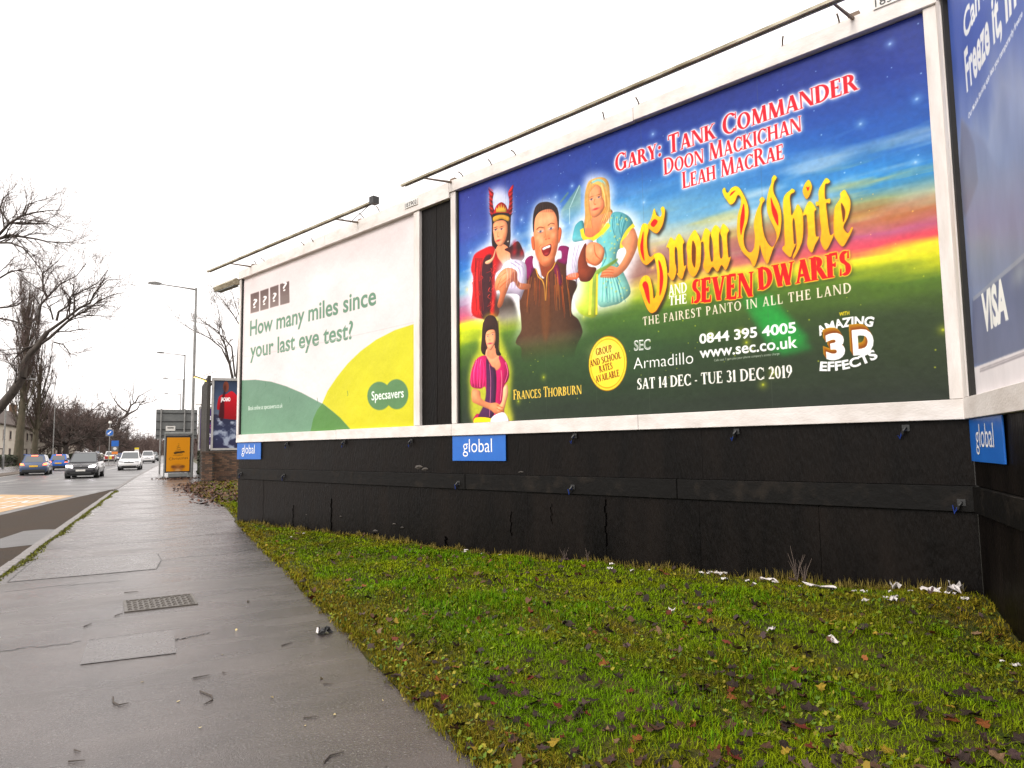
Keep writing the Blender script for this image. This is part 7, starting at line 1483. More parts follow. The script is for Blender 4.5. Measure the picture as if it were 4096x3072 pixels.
# ---------------------------------------------------------------- houses behind the trees on the left
hs_ = thing('house', 'long pale rendered house with brown roof behind the left trees', 'house', (-23.5, 122, 0))
def house(root, L_, depth, eave, ridge, wins, doors, chim):
    box('wall', M['render_wall'], root, -depth, 0, 0, L_, -.2, eave)
    rf = MB().prism([(.5, eave - .15), (.5, eave + .02), (-depth / 2, ridge), (-depth - .5, eave + .02), (-depth - .5, eave - .15), (-depth / 2, ridge - .2)], -.5, L_ + .5, 'y').build('roof', M['roof'], root)
    for y in chim: box('chimney', M['brick_c'], rf, -depth / 2 - .6, -depth / 2 + .6, y - .5, y + .5, ridge - .6, ridge + 1.5)
    for y, z in wins:
        f = box('window', M['window_frame'], root, .0, .06, y - .75, y + .75, z, z + 1.5)
        for k in (-1, 1): box('pane', M['glass'], f, .055, .075, y + k * .34 - .29, y + k * .34 + .29, z + .12, z + 1.38)
        box('sill', M['window_frame'], f, .0, .16, y - .85, y + .85, z - .1, z - .005)
    for y in doors: d_ = box('door', M['red_door'], root, .0, .08, y - .5, y + .5, 0, 2.1); box('porch', M['roof'], d_, .0, .8, y - .8, y + .8, 2.25, 2.4)
ws = [(y, z) for y in np.arange(4, 84, 5.2) for z in (1.0, 3.9)]
house(hs_, 86, 9, 6.3, 9.9, ws, [9, 30, 51, 72], [20, 48, 80])
h2 = thing('house', 'second pale house with a red door, glimpsed between trunks', 'house', (-27, 224, 0)); house(h2, 70, 9, 5.6, 9.0, [(y, z) for y in np.arange(4, 68, 6) for z in (.9, 3.5)], [13, 40], [10, 45])

# ---------------------------------------------------------------- trees
def tubes_np(P0, P1_, R0, R1, n):
    P0, P1_, R0, R1 = [np.asarray(a, float) for a in (P0, P1_, R0, R1)]
    d = P1_ - P0; d /= np.linalg.norm(d, axis=1)[:, None] + 1e-9
    ref = np.where(np.abs(d[:, 2:3]) < .8, [[0, 0, 1.]], [[1., 0, 0]]); a = np.cross(d, ref); a /= np.linalg.norm(a, axis=1)[:, None]; b = np.cross(d, a)
    k = np.arange(n) * 2 * pi / n; c_, s_ = np.cos(k)[None, :, None], np.sin(k)[None, :, None]
    ringv = a[:, None] * c_ + b[:, None] * s_
    V = np.stack([P0[:, None] + ringv * R0[:, None, None], P1_[:, None] + ringv * R1[:, None, None]], 1).reshape(-1, 3)
    m = len(P0); base = np.arange(m)[:, None] * 2 * n; i = np.arange(n)
    F = np.stack([base + i, base + (i + 1) % n, base + n + (i + 1) % n, base + n + i], -1).reshape(-1, 4)
    return V, F
class Tree:
    def __init__(s, seed, twig_r=.012): s.rg = random.Random(seed); s.big = []; s.small = []; s.tr = twig_r
    def seg(s, p, q, r0, r1): (s.big if r0 > .03 else s.small).append((*p, *q, r0, r1))
    def limb(s, pts, r0, r1, kids=0, klen=1.5, up=.2, spread=.9, depth=2, start=.15):
        """a limb along given points, then side branches grown from it"""
        n = len(pts) - 1
        for i in range(n): s.seg(pts[i], pts[i + 1], r0 + (r1 - r0) * i / n, r0 + (r1 - r0) * (i + 1) / n)
        for k in range(kids):
            t_ = start + (1 - start) * (k + s.rg.random()) / kids; j = min(n - 1, int(t_ * n)); f = t_ * n - j
            p = Vector(pts[j]).lerp(Vector(pts[j + 1]), f); d = (Vector(pts[j + 1]) - Vector(pts[j])).normalized(); r = (r0 + (r1 - r0) * t_)
            s.grow(p, s.turn(d, spread, up), klen * s.rg.uniform(.6, 1.25), min(r * .55, .02 + klen * .022), depth, up)
    def turn(s, d, spread, up):
        v = Vector((s.rg.gauss(0, 1), s.rg.gauss(0, 1), s.rg.gauss(0, 1))); v -= d * v.dot(d); v.normalize()
        a = spread * s.rg.uniform(.6, 1.2); q = d * cos(a) + v * sin(a); q.z += up * s.rg.random(); return q.normalized()
    def grow(s, p, d, L_, r, depth, up, kids=None):
        n = 4 if L_ > 1 else 3; r = max(r, s.tr); pts = [p]; ds = []
        for i in range(n):
            d = (d + Vector((s.rg.gauss(0, .17), s.rg.gauss(0, .17), s.rg.gauss(0, .15) + up * .1))).normalized(); ds.append(d); pts.append(pts[-1] + d * L_ / n)
        r1 = max(r * .45, s.tr * .6)
        for i in range(n): s.seg(pts[i], pts[i + 1], r + (r1 - r) * i / n, r + (r1 - r) * (i + 1) / n)
        if depth <= 0: return
        k = kids or s.rg.choice((4, 5, 6))
        for c_ in range(k):
            i = min(n - 1, int((.25 + .75 * (c_ + .5) / k) * n)); s.grow(pts[i].lerp(pts[i + 1], s.rg.random()), s.turn(ds[i], .7, up), L_ * s.rg.uniform(.38, .66), r * .5, depth - 1, up)
    def arrays(s):
        out = []
        for L_, n in ((s.big, 7), (s.small, 3)):
            if L_: a = np.array(L_); out.append(tubes_np(a[:, :3], a[:, 3:6], a[:, 6], a[:, 7], n))
            else: out.append((np.zeros((0, 3)), np.zeros((0, 4), int)))
        return out
    def build(s, root, bark, twig, name2='branches'):
        (V, F), (v, f) = s.arrays(); o = np.array(root.location)
        if len(V): me = fast_mesh('trunk', V - o, F); me.polygons.foreach_set('use_smooth', [True] * len(F)); link_mesh('trunk', me, bark, root)
        if len(v): link_mesh(name2, fast_mesh(name2, v - o, f), twig, root)
def scaled(L_, k): return [[tuple(np.array((0, 0, EYE)) + (np.array(p) - (0, 0, EYE)) * k) for p in q] for q in L_]
BIG = [[(-13.12, 64.54, 2.53), (-12.11, 63.89, 4.02), (-11.23, 63.37, 4.92), (-10.43, 62.87, 6.0), (-9.79, 62.43, 7.16), (-9.7, 62.29, 8.16), (-9.38, 62.06, 8.82), (-8.87, 61.75, 9.4), (-8.22, 61.33, 10.48)],
 [(-9.09, 61.87, 9.31), (-8.06, 61.29, 10.04), (-7.18, 60.77, 10.95), (-6.59, 60.42, 11.53), (-5.7, 59.93, 12.01), (-4.82, 59.42, 12.75), (-3.93, 58.94, 13.16), (-3.18, 58.56, 13.31)],
 [(-8.22, 61.33, 10.46), (-7.19, 60.74, 11.28), (-6.16, 60.14, 12.19), (-5.42, 59.73, 12.59), (-5.21, 59.56, 13.26), (-4.33, 59.03, 14.25), (-3.28, 58.51, 14.32)],
 [(-7.64, 60.96, 11.29), (-7.51, 60.83, 11.96), (-6.92, 60.49, 12.37), (-6.79, 60.36, 13.03), (-6.04, 59.95, 13.44), (-5.01, 59.39, 14.01), (-4.28, 58.93, 15.0)],
 [(-7.87, 61.06, 11.38), (-8.12, 61.09, 12.38), (-7.24, 60.59, 12.96)], [(-6.52, 60.37, 11.61), (-6.47, 60.25, 12.61), (-6.59, 60.17, 13.95), (-6.97, 60.34, 14.12)],
 [(-8.91, 61.62, 10.97), (-8.73, 61.37, 12.48), (-8.29, 61.1, 13.05), (-7.42, 60.57, 14.04), (-6.38, 60.0, 14.61), (-5.8, 59.62, 15.52)], [(-8.29, 61.1, 13.05), (-8.61, 61.2, 13.64), (-8.64, 61.1, 14.82), (-7.98, 60.71, 15.39), (-7.18, 60.22, 16.3)],
 [(-8.95, 61.78, 9.55), (-9.69, 62.18, 9.23), (-10.21, 62.48, 8.74), (-10.86, 62.9, 7.74)], [(-7.75, 61.17, 9.7), (-7.14, 60.89, 9.53), (-6.67, 60.73, 8.85), (-6.14, 60.48, 8.68)], [(-6.15, 60.18, 11.69), (-5.02, 59.63, 11.67), (-4.11, 59.2, 11.49)]]
TOP = [[(-11.67, 53.76, 13.6), (-10.55, 53.12, 14.44), (-9.8, 52.69, 14.99), (-9.23, 52.39, 15.19), (-8.65, 52.12, 15.08), (-7.76, 51.69, 14.92), (-7.11, 51.4, 14.74), (-5.84, 50.78, 14.65), (-4.94, 50.34, 14.6)],
 [(-10.55, 53.12, 14.44), (-9.81, 52.67, 15.27), (-9.31, 52.36, 15.9), (-8.56, 51.94, 16.39), (-7.8, 51.55, 16.59), (-6.91, 51.1, 16.71), (-6.15, 50.72, 16.7)], [(-9.44, 52.42, 15.9), (-8.81, 52.11, 15.96), (-7.78, 51.61, 15.88), (-7.08, 51.27, 15.87), (-6.5, 51.01, 15.58), (-5.73, 50.65, 15.35)],
 [(-11.06, 53.37, 14.37), (-9.79, 52.72, 14.71), (-9.22, 52.44, 14.7), (-8.51, 52.12, 14.4), (-7.98, 51.92, 13.76), (-7.38, 51.71, 12.9), (-7.33, 51.76, 12.19)], [(-9.56, 52.52, 15.55), (-9.71, 52.5, 16.47), (-10.05, 52.6, 17.19)], [(-8.56, 51.94, 16.39), (-8.39, 51.79, 17.02), (-7.76, 51.46, 17.29), (-6.94, 51.03, 17.49)],
 [(-9.31, 52.36, 15.9), (-9.85, 52.53, 16.83), (-9.68, 52.38, 17.53), (-9.18, 52.1, 17.88)], [(-11.01, 53.53, 12.6), (-9.73, 52.91, 12.51), (-9.1, 52.56, 12.93), (-8.47, 52.24, 12.99), (-7.97, 51.96, 13.34)], [(-10.31, 53.39, 10.61), (-9.3, 52.88, 10.67), (-8.66, 52.56, 10.8), (-8.29, 52.33, 11.22), (-8.43, 52.36, 11.57)], [(-10.3, 53.43, 10.12), (-9.66, 53.13, 9.97), (-8.89, 52.77, 9.81), (-7.98, 52.37, 9.38), (-7.53, 52.16, 9.23)]]
RT = [[(6.9, 79.7, 0), (6.4, 80.0, 6), (6.11, 80.15, 9.13), (5.74, 80.16, 10.83), (5.25, 80.2, 12.86), (4.55, 80.39, 14.32), (2.89, 81.1, 15.43)], [(5.84, 80.08, 10.5), (4.93, 80.39, 12.51), (3.7, 80.88, 13.61), (2.05, 81.61, 14.48), (.28, 82.35, 15.71)], [(6.3, 79.94, 9.4), (5.91, 79.9, 12.61), (5.12, 80.19, 13.59), (3.67, 80.76, 14.94), (2.46, 81.32, 15.32)],
 [(5.25, 80.2, 12.86), (4.62, 80.2, 15.89), (4.36, 80.18, 17.34)], [(6.4, 79.5, 9.2), (6.6, 79.32, 14.89), (5.92, 79.54, 16.11), (5.01, 79.85, 17.45), (3.88, 80.26, 18.91)], [(6.6, 79.3, 14.5), (6.58, 79.25, 15.74), (5.98, 79.35, 17.67), (5.62, 79.38, 19.13)], [(6.5, 79.6, 8), (8, 79, 12), (9, 79, 15)]]
L_ = scaled(BIG, 1.19); base_ = L_[0][0]
t1 = thing('leaning_tree', 'large bare leaning tree whose trunk sweeps in from the left edge', 'tree', (base_[0] - 1.4, base_[1] + .9, 0)); T_ = Tree(3, .007)
T_.limb([(base_[0] - 1.4, base_[1] + .9, 0), (base_[0] - .8, base_[1] + .5, 1.2)] + L_[0], .55, .2, 4, 2.4, .25, .8, 3, .5)
for i, q in enumerate(L_[1:]): T_.limb(q, (.15, .14, .11, .08, .09, .12, .1, .12, .07, .05)[i], .02, (12, 14, 13, 8, 9, 13, 13, 7, 8, 8)[i], 2.2, .3, .7, 2)
T_.build(t1, M['bark'], M['twig'])
L_ = scaled(TOP, 1.227); r_ = (-17.2, 67.5, 0)
t2 = thing('overhanging_tree', 'bare tree branches reaching in high at the left edge, trunk unseen', 'tree', r_); T_ = Tree(5, .0065)
T_.limb([r_, (-17.0, 67.3, 6), (-16.6, 67, 11), (-15.6, 66.4, 14.5), L_[0][0]], .5, .2, 3, 2, .3)
T_.limb([(-16.6, 67, 11), L_[7][0]], .15, .1); T_.limb([(-16.8, 67.2, 8), L_[8][0]], .15, .1); T_.limb([(-17, 67.2, 7.5), L_[9][0]], .15, .1)
for i, q in enumerate(L_): T_.limb(q, (.15, .13, .08, .1, .07, .06, .08, .09, .09, .1)[i], .018, (14, 13, 10, 12, 8, 9, 9, 10, 9, 9)[i], 2.0, .2, .7, 2)
T_.build(t2, M['bark'], M['twig'])
t3 = thing('bare_tree', 'bare tree rising behind the red jacket billboard, fanning left', 'tree', RT[0][0]); T_ = Tree(8, .008)
for i, q in enumerate(RT): T_.limb(q, (.22, .09, .1, .06, .09, .05, .09)[i], .02, (9, 11, 11, 8, 11, 8, 6)[i], 1.6, .45, .55, 2, .45 if i == 0 else .3)
T_.build(t3, M['bark'], M['twig_grey'])
# upright poplar pair
for j, (x, y, hh, lab) in enumerate(((-17.6, 112, 25, 'tall narrow poplar with bundled upright branches, left of the pair'), (-16.3, 115, 17, 'shorter poplar trunk forking beside the taller poplar'))):
    pr_ = thing('poplar_tree', lab, 'tree', (x, y, 0), 0, 'poplar trunks on the left'); T_ = Tree(20 + j, .010); rg_ = T_.rg
    T_.limb([(x, y, 0), (x + .1, y, 4), (x + .2, y, 8), (x + .35, y, 13), (x + .3, y, hh * .8), (x + .4, y, hh)], .62 if j == 0 else .42, .03)
    for k in range(54 if j == 0 else 26):
        z0 = 3.5 + rg_.random() * hh * .6; a = rg_.random() * 6.28; o_ = .5 + rg_.random() * 1.4 * min(1, (hh - z0) / 8); Lh = min(hh - z0, rg_.uniform(3, 9))
        p = [(x + .2, y, z0), (x + .2 + cos(a) * o_ * .5, y + sin(a) * o_ * .5, z0 + Lh * .3), (x + .2 + cos(a) * o_, y + sin(a) * o_, z0 + Lh * .65), (x + .2 + cos(a) * o_ * 1.15, y + sin(a) * o_ * 1.1, z0 + Lh)]
        T_.limb(p, .08, .02, 9, 1.3, .9, .42, 2, .2)
    T_.build(pr_, M['bark_moss'], M['twig'])
# round twiggy trees along the left pavement
def round_tree(seed, x, y, hh, spread, r, label, group=None, depth=4, kids=13, lean=0., bark='bark', twig='twig', fork=.25, tw=.02):
    o = thing('bare_tree', label, 'tree', (x, y, 0), 0, group); T_ = Tree(seed, tw); rg_ = T_.rg
    fk = hh * fork; T_.limb([(x, y, 0), (x + lean * .3, y, fk * .5), (x + lean * .6, y, fk)], r, r * .8)
    for k in range(kids):
        a = k * 2.4 + rg_.random(); el = rg_.uniform(.5, 1.35); d = Vector((cos(a) * cos(el) * spread, sin(a) * cos(el) * spread, sin(el))).normalized()
        T_.grow(Vector((x + lean * .6, y, fk * rg_.uniform(.7, 1.05))), d, (hh - fk) * rg_.uniform(.5, .75), r * .42, depth, .12)
    T_.build(o, M[bark], M[twig]); return o
RG_ = 'bare round trees along the left pavement'
round_tree(31, -17.2, 157, 13.5, 1.5, .5, 'broad bare tree right of the lamp post, trunk above the blue cars', RG_)
round_tree(32, -17.4, 181, 15.5, 1.5, .55, 'broadest bare tree with twin trunks in the middle of the left row', RG_)
round_tree(34, -17, 214, 14.5, 1.4, .45, 'bare tree left of the keep left sign', RG_)
round_tree(35, -15.5, 236, 14.5, 1.3, .45, 'bare tree directly behind the keep left sign post', RG_, depth=3)
round_tree(37, -14, 262, 14, 1.3, .4, 'bare tree sloping down towards the far end of the road', RG_, depth=3)
round_tree(39, -19.5, 168, 13, 1.5, .4, 'bare tree filling the row behind the broad tree by the lamp post', RG_, depth=3)
round_tree(40, -19, 197, 15, 1.5, .4, 'bare tree filling the row behind the twin trunked tree', RG_, depth=3)
ot = thing('gnarled_tree', 'tall thin gnarled tree standing above the far round trees', 'tree', (-13.6, 225, 0)); T_ = Tree(41, .022)
T_.limb([(-13.6, 225, 0), (-12.9, 225, 7), (-12.0, 225, 11.2)], .6, .45)
def gp(px, py): return (-12.0 + (px - 340) * .0135, 225, 11.0 + (680 - py) * .0135 * 1.0)
for q, r in (([(340, 690), (420, 640), (500, 570), (580, 520), (640, 480), (690, 370), (780, 300), (810, 200)], .36), ([(400, 660), (470, 540), (520, 400), (600, 340), (660, 210), (760, 140), (930, 10)], .34), ([(470, 540), (380, 490), (290, 400), (230, 310), (170, 210), (120, 20)], .26), ([(580, 350), (540, 250), (560, 90), (560, -60)], .16), ([(520, 400), (500, 250), (480, 160), (430, 100)], .13), ([(690, 390), (820, 340), (960, 300), (1010, 250)], .13), ([(250, 400), (240, 520), (270, 640)], .12), ([(600, 350), (700, 330), (800, 290)], .14)):
    T_.limb([gp(*p) for p in q], r, .03, 7, 1.9, .25, .7, 1, .3)
T_.build(ot, M['bark'], M['twig'])
# the wood closing the far end of the road, one mass
Vs, Fs, off = [], [], 0
protos = []
for sd_ in (51, 52, 53):
    T_ = Tree(sd_, .03)
    T_.limb([Vector((0, 0, 0)), Vector((.2, 0, 3))], .3, .25)
    for k in range(9):
        a = k * 2.4 + T_.rg.random(); el = T_.rg.uniform(.4, 1.3); T_.grow(Vector((.2, 0, T_.rg.uniform(.6, 3))), Vector((cos(a) * cos(el) * 1.3, sin(a) * cos(el) * 1.3, sin(el))).normalized(), 5.2 * T_.rg.uniform(.6, 1), .12, 2, .15)
    protos.append(T_.arrays())
rw = random.Random(9)
spots = [(rw.uniform(-16, -2) + (y - 280) * .02, y, rw.uniform(.9, 1.3)) for y in np.linspace(275, 420, 34)] + [(rw.uniform(-30, 30), rw.uniform(405, 470), rw.uniform(1.0, 1.5)) for _ in range(46)] + [(rw.uniform(5, 12), y, rw.uniform(.8, 1.2)) for y in np.linspace(150, 400, 26)] + [(rw.uniform(-34, -20), y, rw.uniform(.9, 1.3)) for y in np.linspace(225, 400, 22)]
for x, y, k in spots:
    a = rw.random() * 6.28; R_ = np.array([[cos(a), -sin(a), 0], [sin(a), cos(a), 0], [0, 0, 1]]) * k
    for V, F in rw.choice(protos):
        if len(V): Vs.append(V @ R_.T + (x, y, 0)); Fs.append(F + off); off += len(V)
fw = link_mesh('far_wood', fast_mesh('far_wood', np.concatenate(Vs), np.concatenate(Fs)), M['twig']); tag(fw, 'mass of bare brown woodland closing the end of the road', 'woodland', kind='stuff')
# hedges: clumps of small leaves
def hedge(name, label, x0, x1, y0, y1, hh, n, seed):
    rg = np.random.default_rng(seed); o = np.array(((x0 + x1) / 2, (y0 + y1) / 2, 0)); r = thing(name, label, 'hedge', tuple(o))
    c = np.stack([rg.uniform(x0, x1, n), rg.uniform(y0, y1, n), hh * (1 - rg.random(n) ** 2.2) * (1 + .12 * np.sin(rg.uniform(y0, y1, n)))], 1) - o
    s = rg.uniform(.08, .2, n)[:, None, None]; A = rg.normal(size=(n, 2, 3)); A /= np.linalg.norm(A, axis=2)[..., None]
    V = np.stack([c - A[:, 0] * s[:, 0], c + A[:, 1] * s[:, 0], c + A[:, 0] * s[:, 0], c - A[:, 1] * s[:, 0]], 1).reshape(-1, 3)
    link_mesh('foliage', fast_mesh('foliage', V, np.arange(len(V)).reshape(-1, 4)), M['hedge'], r)
    box('stems', M['bark'], r, (x0 - x1) * .3, (x1 - x0) * .3, (y0 - y1) * .49, (y1 - y0) * .49, 0, hh * .8)
hedge('hedge', 'long dark hedge behind the left pavement and the blue cars', -19.2, -17.6, 92, 215, 1.2, 16000, 3)
hedge('hedge', 'low scrubby hedge behind the bus shelter and lamp post', 1.9, 3.0, 44, 52, 1.3, 3000, 4)
# ---------------------------------------------------------------- cars (local +y is forwards)
def make_car(label, loc, heading, paint, L_=4.4, W=1.8, H=1.5, kind='hatch', lit=None, grille=True, group='cars on the road', plate=True, rails=False):
    r = thing('car', label, 'car', loc, heading, group); hw = W / 2; hl = L_ / 2; g = .2 if H < 1.6 else .24
    belt = H * .62
    # lower body: stations along the length (y, bottom, top, half width)
    st_ = [(-1., .42, belt * .8, .80), (-.97, .30, belt * .94, .92), (-.88, g, belt, .97), (-.5, g, belt, 1.), (0, g, belt * .98, 1.), (.36, g, belt * .97, 1.), (.5, g, belt * .95, .99), (.75, g, belt * .88, .97), (.92, .26, belt * .80, .90), (.98, .34, belt * .70, .82), (1., .42, belt * .58, .74)]
    V = []; F = []
    for y, z0, z1, k in st_:
        h_ = hw * k
        half = [(h_ * .82, z0), (h_ * .98, z0 + (z1 - z0) * .18), (h_, z0 + (z1 - z0) * .5), (h_ * .97, z0 + (z1 - z0) * .82), (h_ * .88, z1)]
        V += [(x, y * hl, z) for x, z in half] + [(-x, y * hl, z) for x, z in half[::-1]]
    n = 10
    for i in range(len(st_) - 1):
        for k in range(n): F.append([i * n + k, i * n + (k + 1) % n, (i + 1) * n + (k + 1) % n, (i + 1) * n + k])
    F += [list(range(n))[::-1], list(range((len(st_) - 1) * n, len(st_) * n))]
    o = raw('body', V, F, paint, r, True)
    # cabin: roof in body colour, glazing between pillars
    rb, rt, fb, ft = {'hatch': (-.93, -.74, .42, .10), 'suv': (-.95, -.82, .46, .16), 'small': (-.95, -.70, .55, .2), 'pickup': (-.2, -.12, .46, .2)}[kind]
    bw_, tw_ = hw * .86, hw * .70; zb = belt * .965; zt = H - .06
    P = {'rbl': (-bw_ * .93, rb * hl, zb), 'rbr': (bw_ * .93, rb * hl, zb), 'fbl': (-bw_, fb * hl, zb), 'fbr': (bw_, fb * hl, zb), 'rtl': (-tw_ * .94, rt * hl, zt), 'rtr': (tw_ * .94, rt * hl, zt), 'ftl': (-tw_, ft * hl, zt), 'ftr': (tw_, ft * hl, zt)}
    K = ['rbl', 'rbr', 'fbr', 'fbl', 'rtl', 'rtr', 'ftr', 'ftl']
    raw('cabin', [P[k] for k in K], [[3, 2, 1, 0], [4, 5, 6, 7], [0, 1, 5, 4], [2, 3, 7, 6], [1, 2, 6, 5], [3, 0, 4, 7]], paint, r)
    m = MB(); m.add([(-tw_ * .94, rt * hl, zt), (tw_ * .94, rt * hl, zt), (tw_, ft * hl, zt), (-tw_, ft * hl, zt), (-tw_ * .8, rt * hl * .98, H), (tw_ * .8, rt * hl * .98, H), (tw_ * .85, ft * hl - .12, H), (-tw_ * .85, ft * hl - .12, H)], [[4, 5, 6, 7], [0, 1, 5, 4], [2, 3, 7, 6], [1, 2, 6, 5], [3, 0, 4, 7]]); m.build('roof', paint, r, True)
    def pane(name, q, i0, i1, j0, j1, off, mt=None):
        a, b_, c, d = [Vector(P[k]) for k in q]; nn = (b_ - a).cross(d - a).normalized() * off
        f = lambda u, v: (a.lerp(b_, u)).lerp(d.lerp(c, u), v) + nn
        return raw(name, [f(i0, j0), f(i1, j0), f(i1, j1), f(i0, j1)], [[0, 1, 2, 3]], mt or M['car_glass'], r)
    pane('windscreen', ('fbr', 'fbl', 'ftl', 'ftr'), .05, .95, .04, .94, .012); pane('rear_window', ('rbl', 'rbr', 'rtr', 'rtl'), .1, .9, .12, .88, .012)
    for q in (('rbr', 'fbr', 'ftr', 'rtr'), ('fbl', 'rbl', 'rtl', 'ftl')):
        pane('side_window', q, .08, .48, .1, .9, .012); pane('side_window', q, .52, .93, .1, .9, .012)
    if kind == 'pickup': box('load_bed', paint, r, -hw * .97, hw * .97, -hl * .99, -.22 * hl, belt * .7, belt * 1.02, bevel=.02)
    wr_ = .34 if H > 1.6 else .31
    for sx in (-1, 1):
        for y in (-.6, .62):
            w_ = MB().tube([(sx * hw * .99, y * hl, wr_), (sx * (hw * .99 - .2), y * hl, wr_)], wr_, 18).build('wheel', M['tyre'], r, True)
            MB().tube([(sx * (hw * .99 + .006), y * hl, wr_), (sx * (hw * .99 - .05), y * hl, wr_)], wr_ * .64, 12).build('rim', M['rim'], w_)
            MB().tube([(sx * hw * .975, y * hl, wr_ + .0), (sx * hw * .7, y * hl, wr_)], wr_ * 1.16, 18).build('wheel_arch', M['trim'], r, True)
        MB().prism([(sx * hw * .92, belt), (sx * hw * 1.14, belt + .02), (sx * hw * 1.15, belt + .17), (sx * hw * .98, belt + .15)], .34 * hl, .40 * hl, 'y').build('mirror', paint, r)
        hy = hl * .975; hz = belt * .72
        MB().prism([(sx * hw * .46, hz - .07), (sx * hw * .84, hz - .02), (sx * hw * .86, hz + .09), (sx * hw * .5, hz + .05)], hl * .90, hl * .99, 'y').build('headlight', M['lamp_on_white'] if lit == 'front' else M['lamp_clear'], r)
        MB().prism([(sx * hw * .62, belt * .78), (sx * hw * .9, belt * .80), (sx * hw * .9, belt * .95), (sx * hw * .7, belt * .93)], -hl * 1.0, -hl * .94, 'y').build('tail_light', M['lamp_on_red'] if lit == 'brake' else M['lamp_red'], r)
        MB().prism([(sx * hw * .62, .36), (sx * hw * .8, .36), (sx * hw * .8, .46), (sx * hw * .66, .47)], hl * .93, hl * .985, 'y').build('fog_lamp', M['trim'], r)
    if lit == 'brake': box('high_brake_lamp', M['lamp_on_red'], r, -.2, .2, rt * hl - .08, rt * hl - .03, H - .09, H - .04)
    box('grille', M['trim'], r, -hw * .42, hw * .42, hl * .94, hl * .995, belt * .56, belt * .70, bevel=.01); box('lower_intake', M['trim'], r, -hw * .62, hw * .62, hl * .93, hl * 1.002, .27, .40, bevel=.01)
    box('badge', M['rim'], r, -.05, .05, hl * .99, hl * 1.0, belt * .72, belt * .77)
    box('rear_bumper_trim', M['trim'], r, -hw * .78, hw * .78, -hl * 1.004, -hl * .95, .26, .42, bevel=.01)
    if plate:
        box('number_plate', M['plate_white'], r, -.26, .26, hl * .996, hl * 1.006, .44, .55); box('number_plate', M['plate_y'], r, -.26, .26, -hl * 1.012, -hl * .995, belt * .72 - .06, belt * .72 + .06)
    box('underside', M['trim'], r, -hw * .82, hw * .82, -hl * .92, hl * .92, .16, .3)
    if rails:
        for sx in (-1, 1): MB().tube([(sx * tw_ * .86, rt * hl, H - .01), (sx * tw_ * .86, rt * hl * .8, H + .04), (sx * tw_ * .88, ft * hl * .5, H + .04), (sx * tw_ * .88, ft * hl, H - .02)], .018, 5).build('roof_rail', M['rim'], r)
    return r
Z = -.098
pg = paint_mat('charcoal paint', (.032, .031, .036)); pa = paint_mat('steel blue paint', (.055, .085, .16)); pf = paint_mat('bright blue paint', (.015, .10, .42)); pw = paint_mat('white paint', (.72, .72, .72)); pd = paint_mat('black paint', (.02, .02, .024)); pb = paint_mat('deep blue paint', (.02, .05, .2)); pgn = paint_mat('dark green paint', (.035, .05, .045))
make_car('charcoal SUV coming towards the camera with headlights lit', (-4.76, 53.7, Z), pi - .03, pg, 4.45, 1.86, 1.64, 'suv', 'front', rails=True)
make_car('steel blue estate car braking, nearest car in the left lane', (-8.86, 64.0, Z), .05, pa, 4.6, 1.8, 1.5, 'hatch', 'brake')
make_car('bright blue small hatchback braking in front of the estate car', (-9.2, 80.0, Z), .03, pf, 3.9, 1.68, 1.5, 'small', 'brake')
make_car('black car mostly hidden between the blue hatchback and the SUV', (-7.4, 90.0, Z), .03, pd, 4.3, 1.8, 1.5, 'hatch')
make_car('white crossover coming towards the camera behind the charcoal SUV', (-3.0, 74.0, Z), pi - .02, pw, 4.5, 1.84, 1.68, 'suv')
make_car('white pickup coming towards the camera behind the white crossover', (-2.55, 119.5, Z), pi - .02, pw, 5.2, 1.85, 1.8, 'pickup')
make_car('dark green car farthest back in the oncoming queue', (-2.2, 142.0, Z), pi - .01, pgn, 4.4, 1.8, 1.62, 'suv')
make_car('dark car glimpsed between the white crossover and the pickup', (-4.7, 138.0, Z), pi, pd, 4.4, 1.8, 1.5, 'hatch')
wv = make_car('white patrol vehicle with red and yellow tail beyond the SUV', (-9.15, 146.0, Z), .03, pw, 4.9, 1.95, 1.85, 'suv')
for i, (mt, x0, x1) in enumerate((('lamp_red', -.8, -.3), ('yellow_print', -.295, .295), ('lamp_red', .3, .8))): box('tail_panel', M[mt], wv, x0, x1, -2.475, -2.452, .5, 1.0)
make_car('deep blue hatchback far off in the left lane', (-8.95, 166.0, Z), .02, pb, 4.1, 1.75, 1.5, 'hatch')
make_car('dark blue car parked behind the low grey wall at far left', (-17.6, 118.0, 0), .1, pb, 4.2, 1.75, 1.45, 'hatch', group='parked cars')

# ---------------------------------------------------------------- grass, moss and leaf litter on the verge
rg = np.random.default_rng(21)
GZ = np.vectorize(gz); XW = np.vectorize(xwall)
def patchy(x, y, s=1., seed=0):
    return (np.sin(x * 2.1 * s + 1.3 * np.sin(y * 1.7 * s + seed)) + np.sin(y * 2.6 * s + 1.7 * np.sin(x * 1.9 * s + seed * 2)) + np.sin((x + y) * 4.3 * s + seed * 3) * .6) / 2.6
def verge_points(n, rmin=2.2, rmax=16.5, pw_=.35):
    r = rmin + (rmax - rmin) * rg.random(n) ** (1 / (1 - pw_) * .9); a = rad(3) + rg.random(n) * rad(80)
    x, y = r * np.sin(a), r * np.cos(a); ok = (x > EDGE - .015) & (y > .2) & (y < 15.75); x, y = x[ok], y[ok]
    ok = x < XW(y) - .01; return x[ok], y[ok]
def edge_f(x, y): return (x - EDGE) / np.maximum(XW(y) - EDGE, .1)
